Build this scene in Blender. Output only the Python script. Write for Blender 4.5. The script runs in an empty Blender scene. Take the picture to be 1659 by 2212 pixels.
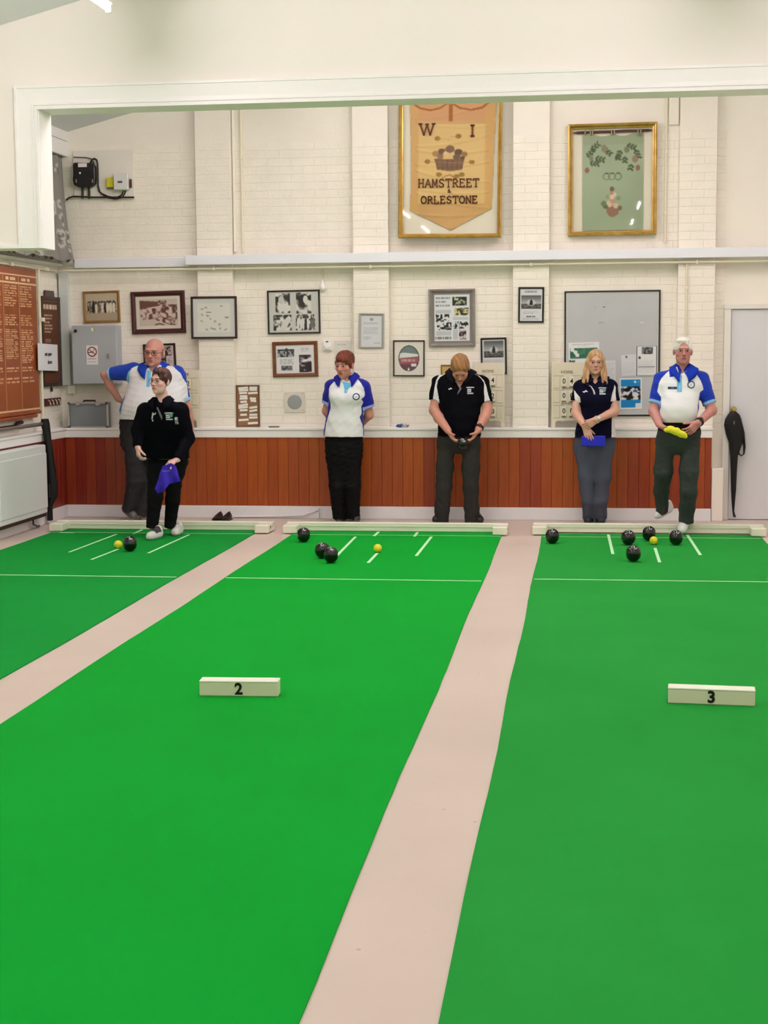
import bpy, bmesh, math, random
import numpy as np
from mathutils import Vector, Matrix
from mathutils.bvhtree import BVHTree

# ------------------------------------------------------------------ camera, world, exposure
W, H = 1659.0, 2212.0
FPX, YAW, PITCH, ROLL, CAMH = 3277.8, 0.12995, 0.10831, -0.00718, 1.623
SC = bpy.context.scene
COL = SC.collection

def cam_axes():
    f = np.array([-math.sin(YAW) * math.cos(PITCH), math.cos(YAW) * math.cos(PITCH), -math.sin(PITCH)])
    r = np.array([math.cos(YAW), math.sin(YAW), 0.0])
    u = np.cross(r, f)
    c, s = math.cos(ROLL), math.sin(ROLL)
    return c * r + s * u, -s * r + c * u, f
AX_R, AX_U, AX_F = cam_axes()
CAMP = np.array([0.0, 0.0, CAMH])

cd = bpy.data.cameras.new('camera')
cam = bpy.data.objects.new('camera', cd)
COL.objects.link(cam)
cd.sensor_fit = 'VERTICAL'
cd.sensor_height = 24.0
cd.lens = FPX / H * 24.0
cd.clip_start = 0.05
cd.clip_end = 100
M = Matrix.Identity(4)
for i in range(3):
    M[i][0] = AX_R[i]; M[i][1] = AX_U[i]; M[i][2] = -AX_F[i]; M[i][3] = CAMP[i]
cam.matrix_world = M
SC.camera = cam

wd = bpy.data.worlds.new('world')
SC.world = wd
wd.use_nodes = True
wd.node_tree.nodes['Background'].inputs['Color'].default_value = (0.9, 0.95, 1.0, 1)
wd.node_tree.nodes['Background'].inputs['Strength'].default_value = 0.4
SC.view_settings.view_transform = 'Standard'
SC.view_settings.look = 'None'
SC.view_settings.exposure = 0.0
SC.view_settings.gamma = 1.0
SC.view_settings.use_curve_mapping = False
SC.cycles.max_bounces = 7
SC.cycles.diffuse_bounces = 4
SC.cycles.caustics_reflective = False
SC.cycles.caustics_refractive = False
SC.cycles.adaptive_threshold = 0.03
SC.cycles.glossy_bounces = 3
SC.cycles.use_denoising = True
LIGHT = 166.0          # strength of the fluorescent tubes

# ------------------------------------------------------------------ pixels to places
def ray(px, py):
    return AX_F + AX_R * ((px - W / 2) / FPX) - AX_U * ((py - H / 2) / FPX)
def onY(px, py, Y):
    d = ray(px, py); return CAMP + d * (Y / d[1])
def onX(px, py, X):
    d = ray(px, py); return CAMP + d * (X / d[0])
def onZ(px, py, Z=0.0):
    d = ray(px, py); return CAMP + d * ((Z - CAMH) / d[2])

# ------------------------------------------------------------------ helpers
def lin(c):
    c = np.asarray(c, dtype=np.float64) / 255.0
    return np.where(c <= 0.04045, c / 12.92, ((c + 0.055) / 1.055) ** 2.4)
def rgba(c):
    l = lin(c); return (float(l[0]), float(l[1]), float(l[2]), 1.0)

MATS = {}
def mat(name, c, rough=0.6, spec=0.4, var=0.0, vscale=3.0, bump=0.0, bscale=40.0, metal=0.0, c2=None, stretch=None, alpha=None, coat=0.0, sheen=0.0):
    if name in MATS: return MATS[name]
    m = bpy.data.materials.new(name); m.use_nodes = True
    nt = m.node_tree; b = nt.nodes['Principled BSDF']
    b.inputs['Base Color'].default_value = rgba(c)
    b.inputs['Roughness'].default_value = rough
    b.inputs['Specular IOR Level'].default_value = spec
    b.inputs['Metallic'].default_value = metal
    if coat: b.inputs['Coat Weight'].default_value = coat; b.inputs['Coat Roughness'].default_value = 0.05
    if sheen: b.inputs['Sheen Weight'].default_value = sheen
    tc = nt.nodes.new('ShaderNodeTexCoord'); mp = nt.nodes.new('ShaderNodeMapping')
    nt.links.new(tc.outputs['Object'], mp.inputs['Vector'])
    if stretch: mp.inputs['Scale'].default_value = stretch
    if var > 0 or c2 is not None:
        n = nt.nodes.new('ShaderNodeTexNoise'); n.inputs['Scale'].default_value = vscale; n.inputs['Detail'].default_value = 4
        nt.links.new(mp.outputs['Vector'], n.inputs['Vector'])
        mx = nt.nodes.new('ShaderNodeMix'); mx.data_type = 'RGBA'
        base = lin(c)
        other = lin(c2) if c2 is not None else base * (1 - var)
        lo = base if c2 is not None else np.minimum(base * (1 + var), 1)
        mx.inputs[6].default_value = (*[float(v) for v in lo], 1); mx.inputs[7].default_value = (*[float(v) for v in other], 1)
        rmp = nt.nodes.new('ShaderNodeMapRange'); rmp.inputs[1].default_value = 0.3; rmp.inputs[2].default_value = 0.7
        nt.links.new(n.outputs['Fac'], rmp.inputs[0]); nt.links.new(rmp.outputs[0], mx.inputs[0])
        nt.links.new(mx.outputs[2], b.inputs['Base Color'])
    if bump > 0:
        n2 = nt.nodes.new('ShaderNodeTexNoise'); n2.inputs['Scale'].default_value = bscale; n2.inputs['Detail'].default_value = 3
        nt.links.new(mp.outputs['Vector'], n2.inputs['Vector'])
        bp = nt.nodes.new('ShaderNodeBump'); bp.inputs['Strength'].default_value = bump; bp.inputs['Distance'].default_value = 0.01
        nt.links.new(n2.outputs['Fac'], bp.inputs['Height']); nt.links.new(bp.outputs['Normal'], b.inputs['Normal'])
    MATS[name] = m
    return m

def colmat(name, rough=0.7, spec=0.3, bump=0.0, bscale=60.0, sheen=0.0, stretch=None):
    """material whose colour is the thing's own printed or dyed colour, held in the mesh attribute Col"""
    if name in MATS: return MATS[name]
    m = mat(name, (128, 128, 128), rough, spec, bump=bump, bscale=bscale, sheen=sheen, stretch=stretch)
    nt = m.node_tree; a = nt.nodes.new('ShaderNodeAttribute'); a.attribute_name = 'Col'
    nt.links.new(a.outputs['Color'], nt.nodes['Principled BSDF'].inputs['Base Color'])
    return m

def glassmat():
    if 'picture_glass' in MATS: return MATS['picture_glass']
    m = bpy.data.materials.new('picture_glass'); m.use_nodes = True
    nt = m.node_tree; nt.nodes.remove(nt.nodes['Principled BSDF'])
    out = nt.nodes['Material Output']
    t = nt.nodes.new('ShaderNodeBsdfTransparent'); g = nt.nodes.new('ShaderNodeBsdfGlossy'); g.inputs['Roughness'].default_value = 0.02
    lw = nt.nodes.new('ShaderNodeLayerWeight'); lw.inputs['Blend'].default_value = 0.5
    pw = nt.nodes.new('ShaderNodeMath'); pw.operation = 'POWER'; pw.inputs[1].default_value = 5.0
    ad = nt.nodes.new('ShaderNodeMath'); ad.operation = 'MULTIPLY_ADD'; ad.inputs[1].default_value = 0.9; ad.inputs[2].default_value = 0.03
    nt.links.new(lw.outputs['Facing'], pw.inputs[0]); nt.links.new(pw.outputs[0], ad.inputs[0])
    mx = nt.nodes.new('ShaderNodeMixShader')
    nt.links.new(ad.outputs[0], mx.inputs[0]); nt.links.new(t.outputs[0], mx.inputs[1]); nt.links.new(g.outputs[0], mx.inputs[2])
    nt.links.new(mx.outputs[0], out.inputs['Surface'])
    MATS['picture_glass'] = m
    return m

def emitmat(name, c, s):
    m = bpy.data.materials.new(name); m.use_nodes = True
    b = m.node_tree.nodes['Principled BSDF']
    b.inputs['Base Color'].default_value = (1, 1, 1, 1)
    b.inputs['Emission Color'].default_value = rgba(c); b.inputs['Emission Strength'].default_value = s
    return m

def link(o, parent=None):
    COL.objects.link(o)
    if parent is not None: o.parent = parent
    return o
def tag(o, label=None, cat=None, group=None, kind=None):
    if label: o['label'] = label
    if cat: o['category'] = cat
    if group: o['group'] = group
    if kind: o['kind'] = kind
    return o
def empty(name, loc, label=None, cat=None, group=None, rot=(0, 0, 0)):
    o = bpy.data.objects.new(name, None); o.empty_display_size = 0.05
    link(o); o.location = loc; o.rotation_euler = rot
    return tag(o, label, cat, group)

class MB:
    """mesh collector: boxes, prisms, tubes, lathes in local metres"""
    def __init__(s): s.v = []; s.f = []
    def quad(s, *p):
        n = len(s.v); s.v += [tuple(map(float, q)) for q in p]; s.f.append(tuple(range(n, n + len(p)))); return s
    def box(s, x0, x1, y0, y1, z0, z1):
        n = len(s.v)
        s.v += [(x0, y0, z0), (x1, y0, z0), (x1, y1, z0), (x0, y1, z0), (x0, y0, z1), (x1, y0, z1), (x1, y1, z1), (x0, y1, z1)]
        s.f += [tuple(n + i for i in q) for q in ((0, 3, 2, 1), (4, 5, 6, 7), (0, 1, 5, 4), (1, 2, 6, 5), (2, 3, 7, 6), (3, 0, 4, 7))]
        return s
    def prism(s, pts, y0, y1):
        """polygon in x,z (counter-clockwise seen from -y) pushed from y0 to y1"""
        n = len(s.v); k = len(pts)
        s.v += [(x, y0, z) for x, z in pts] + [(x, y1, z) for x, z in pts]
        s.f.append(tuple(range(n, n + k))); s.f.append(tuple(range(n + 2 * k - 1, n + k - 1, -1)))
        for i in range(k):
            j = (i + 1) % k; s.f.append((n + j, n + i, n + k + i, n + k + j))
        return s
    def tube(s, pts, r, seg=10, caps=True, flat=1.0):
        P = [np.array(p, float) for p in pts]; n0 = len(s.v); k = len(P)
        rr = [r] * k if np.isscalar(r) else list(r)
        prev = None
        for i in range(k):
            d = P[min(i + 1, k - 1)] - P[max(i - 1, 0)]; d = d / (np.linalg.norm(d) + 1e-9)
            if prev is None:
                a = np.array([0, 0, 1.0]) if abs(d[2]) < 0.9 else np.array([1.0, 0, 0])
                u = np.cross(d, a)
            else: u = prev - d * (prev @ d)
            u = u / np.linalg.norm(u); prev = u; w = np.cross(d, u)
            for j in range(seg):
                t = 2 * math.pi * j / seg
                s.v.append(tuple(P[i] + rr[i] * (u * math.cos(t) * flat + w * math.sin(t))))
        for i in range(k - 1):
            for j in range(seg):
                a, b = n0 + i * seg + j, n0 + i * seg + (j + 1) % seg
                s.f.append((a, b, b + seg, a + seg))
        if caps:
            s.f.append(tuple(n0 + j for j in reversed(range(seg)))); s.f.append(tuple(n0 + (k - 1) * seg + j for j in range(seg)))
        return s
    def lathe(s, prof, seg=24, axis='z', c=(0, 0, 0)):
        n0 = len(s.v); k = len(prof)
        for r, h in prof:
            for j in range(seg):
                t = 2 * math.pi * j / seg; a, b = r * math.cos(t), r * math.sin(t)
                p = (a, b, h) if axis == 'z' else ((a, h, b) if axis == 'y' else (h, a, b))
                s.v.append((p[0] + c[0], p[1] + c[1], p[2] + c[2]))
        for i in range(k - 1):
            for j in range(seg):
                a, b = n0 + i * seg + j, n0 + i * seg + (j + 1) % seg
                s.f.append((a, b, b + seg, a + seg))
        s.f.append(tuple(n0 + j for j in reversed(range(seg)))); s.f.append(tuple(n0 + (k - 1) * seg + j for j in range(seg)))
        return s
    def mesh(s, name, m, smooth=False, bevel=0.0, bseg=1):
        me = bpy.data.meshes.new(name); me.from_pydata(s.v, [], s.f)
        bm = bmesh.new(); bm.from_mesh(me)
        bmesh.ops.recalc_face_normals(bm, faces=bm.faces)
        if bevel > 0:
            eds = [e for e in bm.edges if len(e.link_faces) == 2 and e.calc_face_angle(0) > 0.6]
            bmesh.ops.bevel(bm, geom=eds, offset=bevel, segments=bseg, profile=0.5, affect='EDGES', clamp_overlap=True)
        bm.to_mesh(me); bm.free()
        me.materials.append(m)
        if smooth:
            me.polygons.foreach_set('use_smooth', [True] * len(me.polygons))
            try: me.set_sharp_from_angle(angle=0.7)
            except Exception: pass
        me.update()
        return me
    def build(s, name, m, parent=None, smooth=False, bevel=0.0, bseg=1, loc=None, rot=None):
        o = bpy.data.objects.new(name, s.mesh(name, m, smooth, bevel, bseg))
        link(o, parent)
        if loc is not None: o.location = loc
        if rot is not None: o.rotation_euler = rot
        return o

def box(name, lo, hi, m, parent=None, bevel=0.0, off=(0, 0, 0)):
    b = MB().box(lo[0] - off[0], hi[0] - off[0], lo[1] - off[1], hi[1] - off[1], lo[2] - off[2], hi[2] - off[2])
    o = b.build(name, m, parent, bevel=bevel)
    if parent is None: o.location = off
    return o
def thing_box(name, lo, hi, m, label, cat, group=None, bevel=0.0):
    """single-mesh thing with its origin at the middle of its base"""
    off = ((lo[0] + hi[0]) / 2, (lo[1] + hi[1]) / 2, lo[2])
    return tag(box(name, lo, hi, m, None, bevel, off), label, cat, group)

def setcol(me, cols):
    """cols: Nx3 sRGB 0..255 per vertex"""
    a = me.color_attributes.new('Col', 'FLOAT_COLOR', 'POINT')
    c = np.ones((len(me.vertices), 4), np.float32); c[:, :3] = lin(cols)
    a.data.foreach_set('color', c.ravel())

def textmesh(name, txt, size, m, parent=None, loc=(0, 0, 0), bold=0.0, align='CENTER', sx=1.0, spacing=1.0, shear=0.0, rot=None):
    cu = bpy.data.curves.new(name, 'FONT'); cu.body = txt; cu.size = size; cu.align_x = align; cu.align_y = 'CENTER'
    cu.offset = bold * size; cu.extrude = 0.0008; cu.space_character = spacing; cu.shear = shear; cu.resolution_u = 3
    t = bpy.data.objects.new('tmp_text', cu); COL.objects.link(t)
    dg = bpy.context.evaluated_depsgraph_get(); me = bpy.data.meshes.new_from_object(t.evaluated_get(dg))
    bpy.data.objects.remove(t)
    n = len(me.vertices); co = np.empty(n * 3, np.float32); me.vertices.foreach_get('co', co); co = co.reshape(-1, 3)
    co = np.stack([co[:, 0] * sx, -co[:, 2], co[:, 1]], 1)         # stand it up, reading from -y
    me.vertices.foreach_set('co', co.ravel()); me.materials.clear(); me.materials.append(m); me.update()
    o = bpy.data.objects.new(name, me); link(o, parent); o.location = loc
    if rot: o.rotation_euler = rot
    return o

# ------------------------------------------------------------------ flat prints: colour painted into a fine mesh grid
RNG = np.random.default_rng(7)
def smooth_noise(h, w, n, rng):
    g = rng.random((max(2, n) + 1, max(2, int(n * w / h)) + 1))
    yy = np.linspace(0, g.shape[0] - 1.001, h); xx = np.linspace(0, g.shape[1] - 1.001, w)
    y0 = yy.astype(int); x0 = xx.astype(int); fy = (yy - y0)[:, None]; fx = (xx - x0)[None]
    fy = fy * fy * (3 - 2 * fy); fx = fx * fx * (3 - 2 * fx)
    a = g[y0][:, x0]; b = g[y0][:, x0 + 1]; c = g[y0 + 1][:, x0]; d = g[y0 + 1][:, x0 + 1]
    return (a * (1 - fx) + b * fx) * (1 - fy) + (c * (1 - fx) + d * fx) * fy
class Pic:
    """coordinates u,v in 0..1, v downwards"""
    def __init__(s, w, h, c, cell=0.0035, seed=1):
        s.w, s.h = w, h; s.nx, s.ny = max(4, int(w / cell)), max(4, int(h / cell))
        s.a = np.ones((s.ny, s.nx, 3)) * np.array(c, float); s.rng = np.random.default_rng(seed)
        s.U, s.V = np.meshgrid((np.arange(s.nx) + .5) / s.nx, (np.arange(s.ny) + .5) / s.ny)
        s.mask = np.ones((s.ny, s.nx), bool)
    def put(s, m, c, op=1.0):
        s.a[m] = s.a[m] * (1 - op) + np.array(c, float) * op; return s
    def rect(s, u0, v0, u1, v1, c, op=1.0): return s.put((s.U >= u0) & (s.U < u1) & (s.V >= v0) & (s.V < v1), c, op)
    def ell(s, u, v, ru, rv, c, op=1.0): return s.put(((s.U - u) / ru) ** 2 + ((s.V - v) / rv) ** 2 < 1, c, op)
    def ring(s, u, v, r, t, c, op=1.0):
        d = np.hypot((s.U - u) * s.w, (s.V - v) * s.h); return s.put(abs(d - r) < t, c, op)
    def poly(s, pts, c, op=1.0):
        ins = np.zeros_like(s.mask); n = len(pts)
        for i in range(n):
            (x0, y0), (x1, y1) = pts[i], pts[(i + 1) % n]
            if y0 == y1: continue
            cr = ((y0 > s.V) != (y1 > s.V)) & (s.U < (x1 - x0) * (s.V - y0) / (y1 - y0) + x0); ins ^= cr
        return s.put(ins, c, op)
    def line(s, pts, t, c, op=1.0):
        d = np.full(s.U.shape, 9.0)
        for (x0, y0), (x1, y1) in zip(pts[:-1], pts[1:]):
            ax, ay, bx, by = x0 * s.w, y0 * s.h, x1 * s.w, y1 * s.h; px, py = s.U * s.w - ax, s.V * s.h - ay
            L = (bx - ax) ** 2 + (by - ay) ** 2 + 1e-12; k = np.clip((px * (bx - ax) + py * (by - ay)) / L, 0, 1)
            d = np.minimum(d, np.hypot(px - k * (bx - ax), py - k * (by - ay)))
        return s.put(d < t, c, op)
    def photo(s, u0, v0, u1, v1, dark=(40, 38, 36), light=(215, 212, 205), n=6, con=1.6, horizon=None):
        ix = np.where((s.U[0] >= u0) & (s.U[0] < u1))[0]; iy = np.where((s.V[:, 0] >= v0) & (s.V[:, 0] < v1))[0]
        if len(ix) < 2 or len(iy) < 2: return s
        t = 0.65 * smooth_noise(len(iy), len(ix), n, s.rng) + 0.35 * smooth_noise(len(iy), len(ix), n * 2, s.rng)
        t = np.clip((t - 0.5) * con * 2 + 0.5, 0, 1)
        if horizon is not None: t[:int(horizon * len(iy))] = t[:int(horizon * len(iy))] * .25 + .75
        s.a[np.ix_(iy, ix)] = np.array(dark, float) * (1 - t[..., None]) + np.array(light, float) * t[..., None]; return s
    def words(s, u0, v0, u1, v1, c=(70, 70, 75), rows=6, op=0.6, fill=0.5):
        dv = (v1 - v0) / rows
        for r in range(rows):
            u = u0; end = u1 - (u1 - u0) * (s.rng.random() * .35 if r % 3 == 2 else s.rng.random() * .08)
            while u < end:
                wl = (0.04 + s.rng.random() * 0.09); s.rect(u, v0 + dv * (r + .5 - fill / 2), min(u + wl, end), v0 + dv * (r + .5 + fill / 2), c, op * (.7 + .3 * s.rng.random())); u += wl + 0.02
        return s
    def mesh(s, name, m, relief=None):
        nx, ny = s.nx, s.ny
        xs = (np.arange(nx + 1) / nx - .5) * s.w; zs = (.5 - np.arange(ny + 1) / ny) * s.h
        X, Z = np.meshgrid(xs, zs); Y = np.zeros_like(X) if relief is None else relief(X, Z)
        v = np.stack([X, Y, Z], -1).reshape(-1, 3)
        I, J = np.nonzero(s.mask); b = nx + 1
        f = np.stack([I * b + J, (I + 1) * b + J, (I + 1) * b + J + 1, I * b + J + 1], 1)
        used = np.zeros(len(v), bool); used[f.ravel()] = True; mp = np.cumsum(used) - 1
        vc = np.zeros((ny + 1, nx + 1, 3)); wt = np.zeros((ny + 1, nx + 1, 1))
        for di in (0, 1):
            for dj in (0, 1):
                mk = s.mask[..., None]; vc[di:di + ny, dj:dj + nx] += s.a * mk; wt[di:di + ny, dj:dj + nx] += mk
        vc = (vc / np.maximum(wt, 1)).reshape(-1, 3)
        me = bpy.data.meshes.new(name); me.from_pydata(v[used].tolist(), [], mp[f].tolist())
        setcol(me, vc[used]); me.materials.append(m)
        if relief is not None: me.polygons.foreach_set('use_smooth', [True] * len(me.polygons))
        me.update(); return me
    def build(s, name, m, parent=None, loc=(0, 0, 0), rot=None, relief=None):
        o = bpy.data.objects.new(name, s.mesh(name, m, relief)); link(o, parent); o.location = loc
        if rot: o.rotation_euler = rot
        return o
# ------------------------------------------------------------------ the room
YW, YB, YP, XL, XR, Y0R, BH = 14.20, 14.36, 14.27, -5.05, 2.95, -4.0, 10.6
YF = YB - 0.004                      # face of the bricks
RIDGE = -1.05
def roofz(x): return 3.70 + 0.254 * ((x + 4.9) if x <= RIDGE else (2 * RIDGE - x + 4.9))

M_CREAM = mat('cream_wall_paint', (248, 242, 230), 0.55, 0.35, var=0.03, vscale=1.3, bump=0.25, bscale=25)
M_BRICK = mat('cream_brick_paint', (249, 243, 230), 0.5, 0.35, var=0.03, vscale=6, bump=0.35, bscale=30)
M_BULK = mat('smooth_magnolia_paint', (251, 246, 238), 0.6, 0.3, var=0.015, vscale=0.6, bump=0.08, bscale=12)
M_WHITE = mat('white_gloss_paint', (252, 251, 249), 0.35, 0.5, var=0.015, vscale=4)
M_CEIL = mat('ceiling_paint', (226, 228, 230), 0.8, 0.2, var=0.02, vscale=1.0)
M_SKIRT = mat('skirting_white_paint', (238, 239, 240), 0.4, 0.45, var=0.02, vscale=5)

def structure(o): o['kind'] = 'structure'; return o

# floor: pinkish beige vinyl with small dents and scuffs
mf = mat('beige_vinyl_floor', (217, 200, 188), 0.42, 0.4, var=0.05, vscale=1.1)
nt = mf.node_tree; bs = nt.nodes['Principled BSDF']
vo = nt.nodes.new('ShaderNodeTexVoronoi'); vo.inputs['Scale'].default_value = 8.5; vo.inputs['Randomness'].default_value = 1.0
tcf = [n for n in nt.nodes if n.type == 'TEX_COORD'][0]
nt.links.new(tcf.outputs['Object'], vo.inputs['Vector'])
mr = nt.nodes.new('ShaderNodeMapRange'); mr.inputs[1].default_value = 0.03; mr.inputs[2].default_value = 0.07
nt.links.new(vo.outputs['Distance'], mr.inputs[0])
bp = nt.nodes.new('ShaderNodeBump'); bp.inputs['Strength'].default_value = 0.6; bp.inputs['Distance'].default_value = 0.004
nt.links.new(mr.outputs[0], bp.inputs['Height']); nt.links.new(bp.outputs['Normal'], bs.inputs['Normal'])
old = bs.inputs['Base Color'].links[0].from_socket          # small worn dents in the vinyl
sm = nt.nodes.new('ShaderNodeMix'); sm.data_type = 'RGBA'; sm.inputs[7].default_value = rgba((168, 150, 142))
inv = nt.nodes.new('ShaderNodeMapRange'); inv.inputs[1].default_value = 0.035; inv.inputs[2].default_value = 0.075; inv.inputs[3].default_value = 0.55; inv.inputs[4].default_value = 0.0
nt.links.new(vo.outputs['Distance'], inv.inputs[0]); gate = nt.nodes.new('ShaderNodeMath'); gate.operation = 'GREATER_THAN'; gate.inputs[1].default_value = 0.62
sep = nt.nodes.new('ShaderNodeSeparateColor'); nt.links.new(vo.outputs['Color'], sep.inputs[0]); nt.links.new(sep.outputs[0], gate.inputs[0])
mm = nt.nodes.new('ShaderNodeMath'); mm.operation = 'MULTIPLY'; nt.links.new(inv.outputs[0], mm.inputs[0]); nt.links.new(gate.outputs[0], mm.inputs[1])
nt.links.new(mm.outputs[0], sm.inputs[0]); nt.links.new(old, sm.inputs[6]); nt.links.new(sm.outputs[2], bs.inputs['Base Color'])
structure(box('floor', (XL - .2, Y0R - .2, -0.12), (XR + .2, YB + .2, 0.0), mf))

gable = [(XL - .15, 0), (XR + .15, 0), (XR + .15, roofz(XR)), (RIDGE, roofz(RIDGE)), (XL - .15, roofz(XL))]
wall_back = structure(MB().prism(gable, YB, YB + 0.15).build('wall_back', M_CREAM))
structure(MB().prism(gable, Y0R - 0.15, Y0R).build('wall_rear', M_BULK))
wall_left = structure(box('wall_left', (XL - .15, Y0R, 0), (XL, YB, roofz(XL) + .1), M_CREAM))
structure(box('wall_right', (XR, Y0R, 0), (XR + .15, YB, roofz(XR) + .1), M_BULK))
structure(MB().prism([(XL - .2, roofz(XL) - .05), (RIDGE, roofz(RIDGE)), (RIDGE, roofz(RIDGE) + .15), (XL - .2, roofz(XL) + .1)], Y0R - .15, YB + .15).build('ceiling', M_CEIL))
structure(MB().prism([(RIDGE, roofz(RIDGE)), (XR + .2, roofz(XR) - .05), (XR + .2, roofz(XR) + .1), (RIDGE, roofz(RIDGE) + .15)], Y0R - .15, YB + .15).build('ceiling', M_CEIL))

# bulkhead across the hall with its cased opening
OX, OZ, SZ = onY(84, 300, BH)[0], onY(829, 216, BH)[2], 2.345
bulk = structure(MB().prism([(XL, SZ), (OX, SZ), (OX, OZ), (XR, OZ), (XR, roofz(XR)), (RIDGE, roofz(RIDGE)), (XL, roofz(XL))], BH, BH + 0.25).build('wall_bulkhead', M_BULK))
cs = MB()
cw = 0.165
# architrave: outer bead, board, two inner beads (over the opening, then down its side)
prof = [(0.0, 0.0), (0.0, 0.022), (0.018, 0.022), (0.020, 0.014), (0.026, 0.014), (0.028, 0.024), (0.040, 0.024), (0.042, 0.015), (0.062, 0.015), (cw - .02, 0.02), (cw - .018, 0.03), (cw, 0.03), (cw, 0.0)]
n0 = len(prof)
for a, d in prof: cs.v.append((OX - a, BH - d, SZ))
for a, d in prof: cs.v.append((OX - a, BH - d, OZ + a))
for a, d in prof: cs.v.append((XR, BH - d, OZ + a))
for seg in range(2):
    for i in range(n0 - 1):
        q = seg * n0 + i; cs.f.append((q, q + 1, q + 1 + n0, q + n0))
cs.f.append(tuple(range(n0)))
cs.box(XL + .002, OX - cw - .002, BH - 0.016, BH, SZ, SZ + 0.028)
o = structure(cs.build('trim_1', M_WHITE))
o2 = box('reveal', (OX - .002, BH - .0, SZ), (OX + .006, BH + .25, OZ), M_WHITE, o); o['label'] = 'white stepped architrave round the bulkhead opening'

# pillars on the back wall, and their bricks
def xs_at(pa, pb, py, Y): return onY(pa, py, Y)[0], onY(pb, py, Y)[0]
PILL = [xs_at(a, b, 750, YP) for a, b in ((429, 505), (764, 841), (1107, 1186), (1462, 1543))]
for i, (a, b) in enumerate(PILL):
    structure(box('wall_back_pillar', (a + .004, YP + .004, 0.0), (b - .004, YB, roofz(a) - .02), M_CREAM))
bl, bh, bg = 0.225, 0.075, 0.0045
def brick_mesh(w):
    return MB().box(-w / 2 + bg / 2, w / 2 - bg / 2, -0.004, 0.006, -bh / 2 + bg / 2, bh / 2 - bg / 2).mesh('brick', M_BRICK, bevel=0.0016)
def course_bricks(x0, x1, Y, z0, z1):
    out = []; k = 0; z = z0 + bh / 2
    while z + bh / 2 <= z1 + 0.002:
        x = x0 - (bl / 2 if k % 2 else 0.0)
        while x < x1 - 0.01:
            a, b = max(x, x0), min(x + bl, x1)
            if b - a > 0.03: out.append(((a + b) / 2, Y, z, round(b - a, 3)))
            x += bl
        z += bh; k += 1
    return out
edges = [XL] + [v for p in PILL for v in p] + [XR]
allb = []
DOORX = onY(1562, 800, YB)[0]
for i in range(0, len(edges), 2):
    x1 = edges[i + 1] if i + 2 < len(edges) else DOORX
    allb += course_bricks(edges[i], x1, YB, 0.90, 2.42) + course_bricks(edges[i], x1, YB, 2.50, 3.62)
for a, b in PILL:
    allb += course_bricks(a, b, YP + .004, 0.885, 2.42) + course_bricks(a, b, YP + .004, 2.50, 3.62)
def rank(b):
    low = 0 if b[2] < 2.42 else 5
    return low + abs(b[0] + 1.7) * .55 + abs(b[2] - 1.7) * .4 - (0.8 if b[1] < 14.3 else 0)
allb.sort(key=rank)
bm_cache = {}
for (x, y, z, w) in allb[:300]:
    if w not in bm_cache: bm_cache[w] = brick_mesh(w)
    o = bpy.data.objects.new('brick', bm_cache[w]); link(o, wall_back); o.location = (x, y, z)
def brick_stuff(lst, name, parent, turn=False):
    V, F = [], []
    for (x, y, z, w) in lst:
        if w not in bm_cache: bm_cache[w] = brick_mesh(w)
        me = bm_cache[w]; n = len(V)
        for v in me.vertices:
            c = v.co; V.append((x + c.x, y + c.y, z + c.z) if not turn else (y - c.y, x + c.x, z + c.z))
        F += [tuple(n + i for i in p.vertices) for p in me.polygons]
    me = bpy.data.meshes.new(name); me.from_pydata(V, [], F); me.materials.append(M_BRICK)
    o = bpy.data.objects.new(name, me); link(o, parent); o['kind'] = 'stuff'; return o
brick_stuff(allb[300:], 'brick_courses', wall_back)
brick_stuff(course_bricks(12.4, YB, XL, 0.95, 2.36), 'brick_courses', wall_left, True)

# wainscot boards, ledge, skirting
LEDX = onY(1538, 940, YW)[0]
XWL = onY(142, 1000, YW)[0]          # inner corner of the wainscot
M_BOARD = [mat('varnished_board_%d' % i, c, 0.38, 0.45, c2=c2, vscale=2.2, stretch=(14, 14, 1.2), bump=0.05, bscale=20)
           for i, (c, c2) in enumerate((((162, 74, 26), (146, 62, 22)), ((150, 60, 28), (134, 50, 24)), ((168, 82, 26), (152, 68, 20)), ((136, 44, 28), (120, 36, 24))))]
wains = structure(box('trim_2', (XWL - .02, YW + .016, 0.10), (LEDX, YB - .01, 0.80), M_BOARD[1]))
wains['label'] = 'red-brown tongue and groove wainscot along the back wall'
bw = 0.1
rb = random.Random(5)
x = XWL
bmesh_cache = {}
k = 0
while x < LEDX - 0.01:
    w = min(bw, LEDX - x)
    t = (x - XWL) / (LEDX - XWL)
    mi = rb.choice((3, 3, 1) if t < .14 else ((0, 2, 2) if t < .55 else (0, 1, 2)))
    key = (round(w, 3), mi)
    if key not in bmesh_cache:
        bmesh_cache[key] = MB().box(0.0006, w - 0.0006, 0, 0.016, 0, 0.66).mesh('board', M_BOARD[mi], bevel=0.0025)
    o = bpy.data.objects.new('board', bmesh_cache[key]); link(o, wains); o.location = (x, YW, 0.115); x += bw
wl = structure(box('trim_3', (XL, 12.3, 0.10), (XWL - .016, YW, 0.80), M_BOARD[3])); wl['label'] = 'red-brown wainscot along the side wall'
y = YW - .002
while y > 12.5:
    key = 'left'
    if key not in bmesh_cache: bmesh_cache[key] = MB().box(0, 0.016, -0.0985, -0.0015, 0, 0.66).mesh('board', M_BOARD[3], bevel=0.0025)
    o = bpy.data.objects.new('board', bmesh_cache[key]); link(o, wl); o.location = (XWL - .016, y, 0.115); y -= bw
lg = MB().box(XWL - .03, LEDX + .01, YW - .022, YB, 0.842, 0.866).box(XWL - .01, LEDX + .005, YW - .012, YB, 0.772, 0.842)
o = structure(lg.build('trim_4', M_WHITE, bevel=0.004)); o['label'] = 'white ledge capping the back wainscot'
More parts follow.
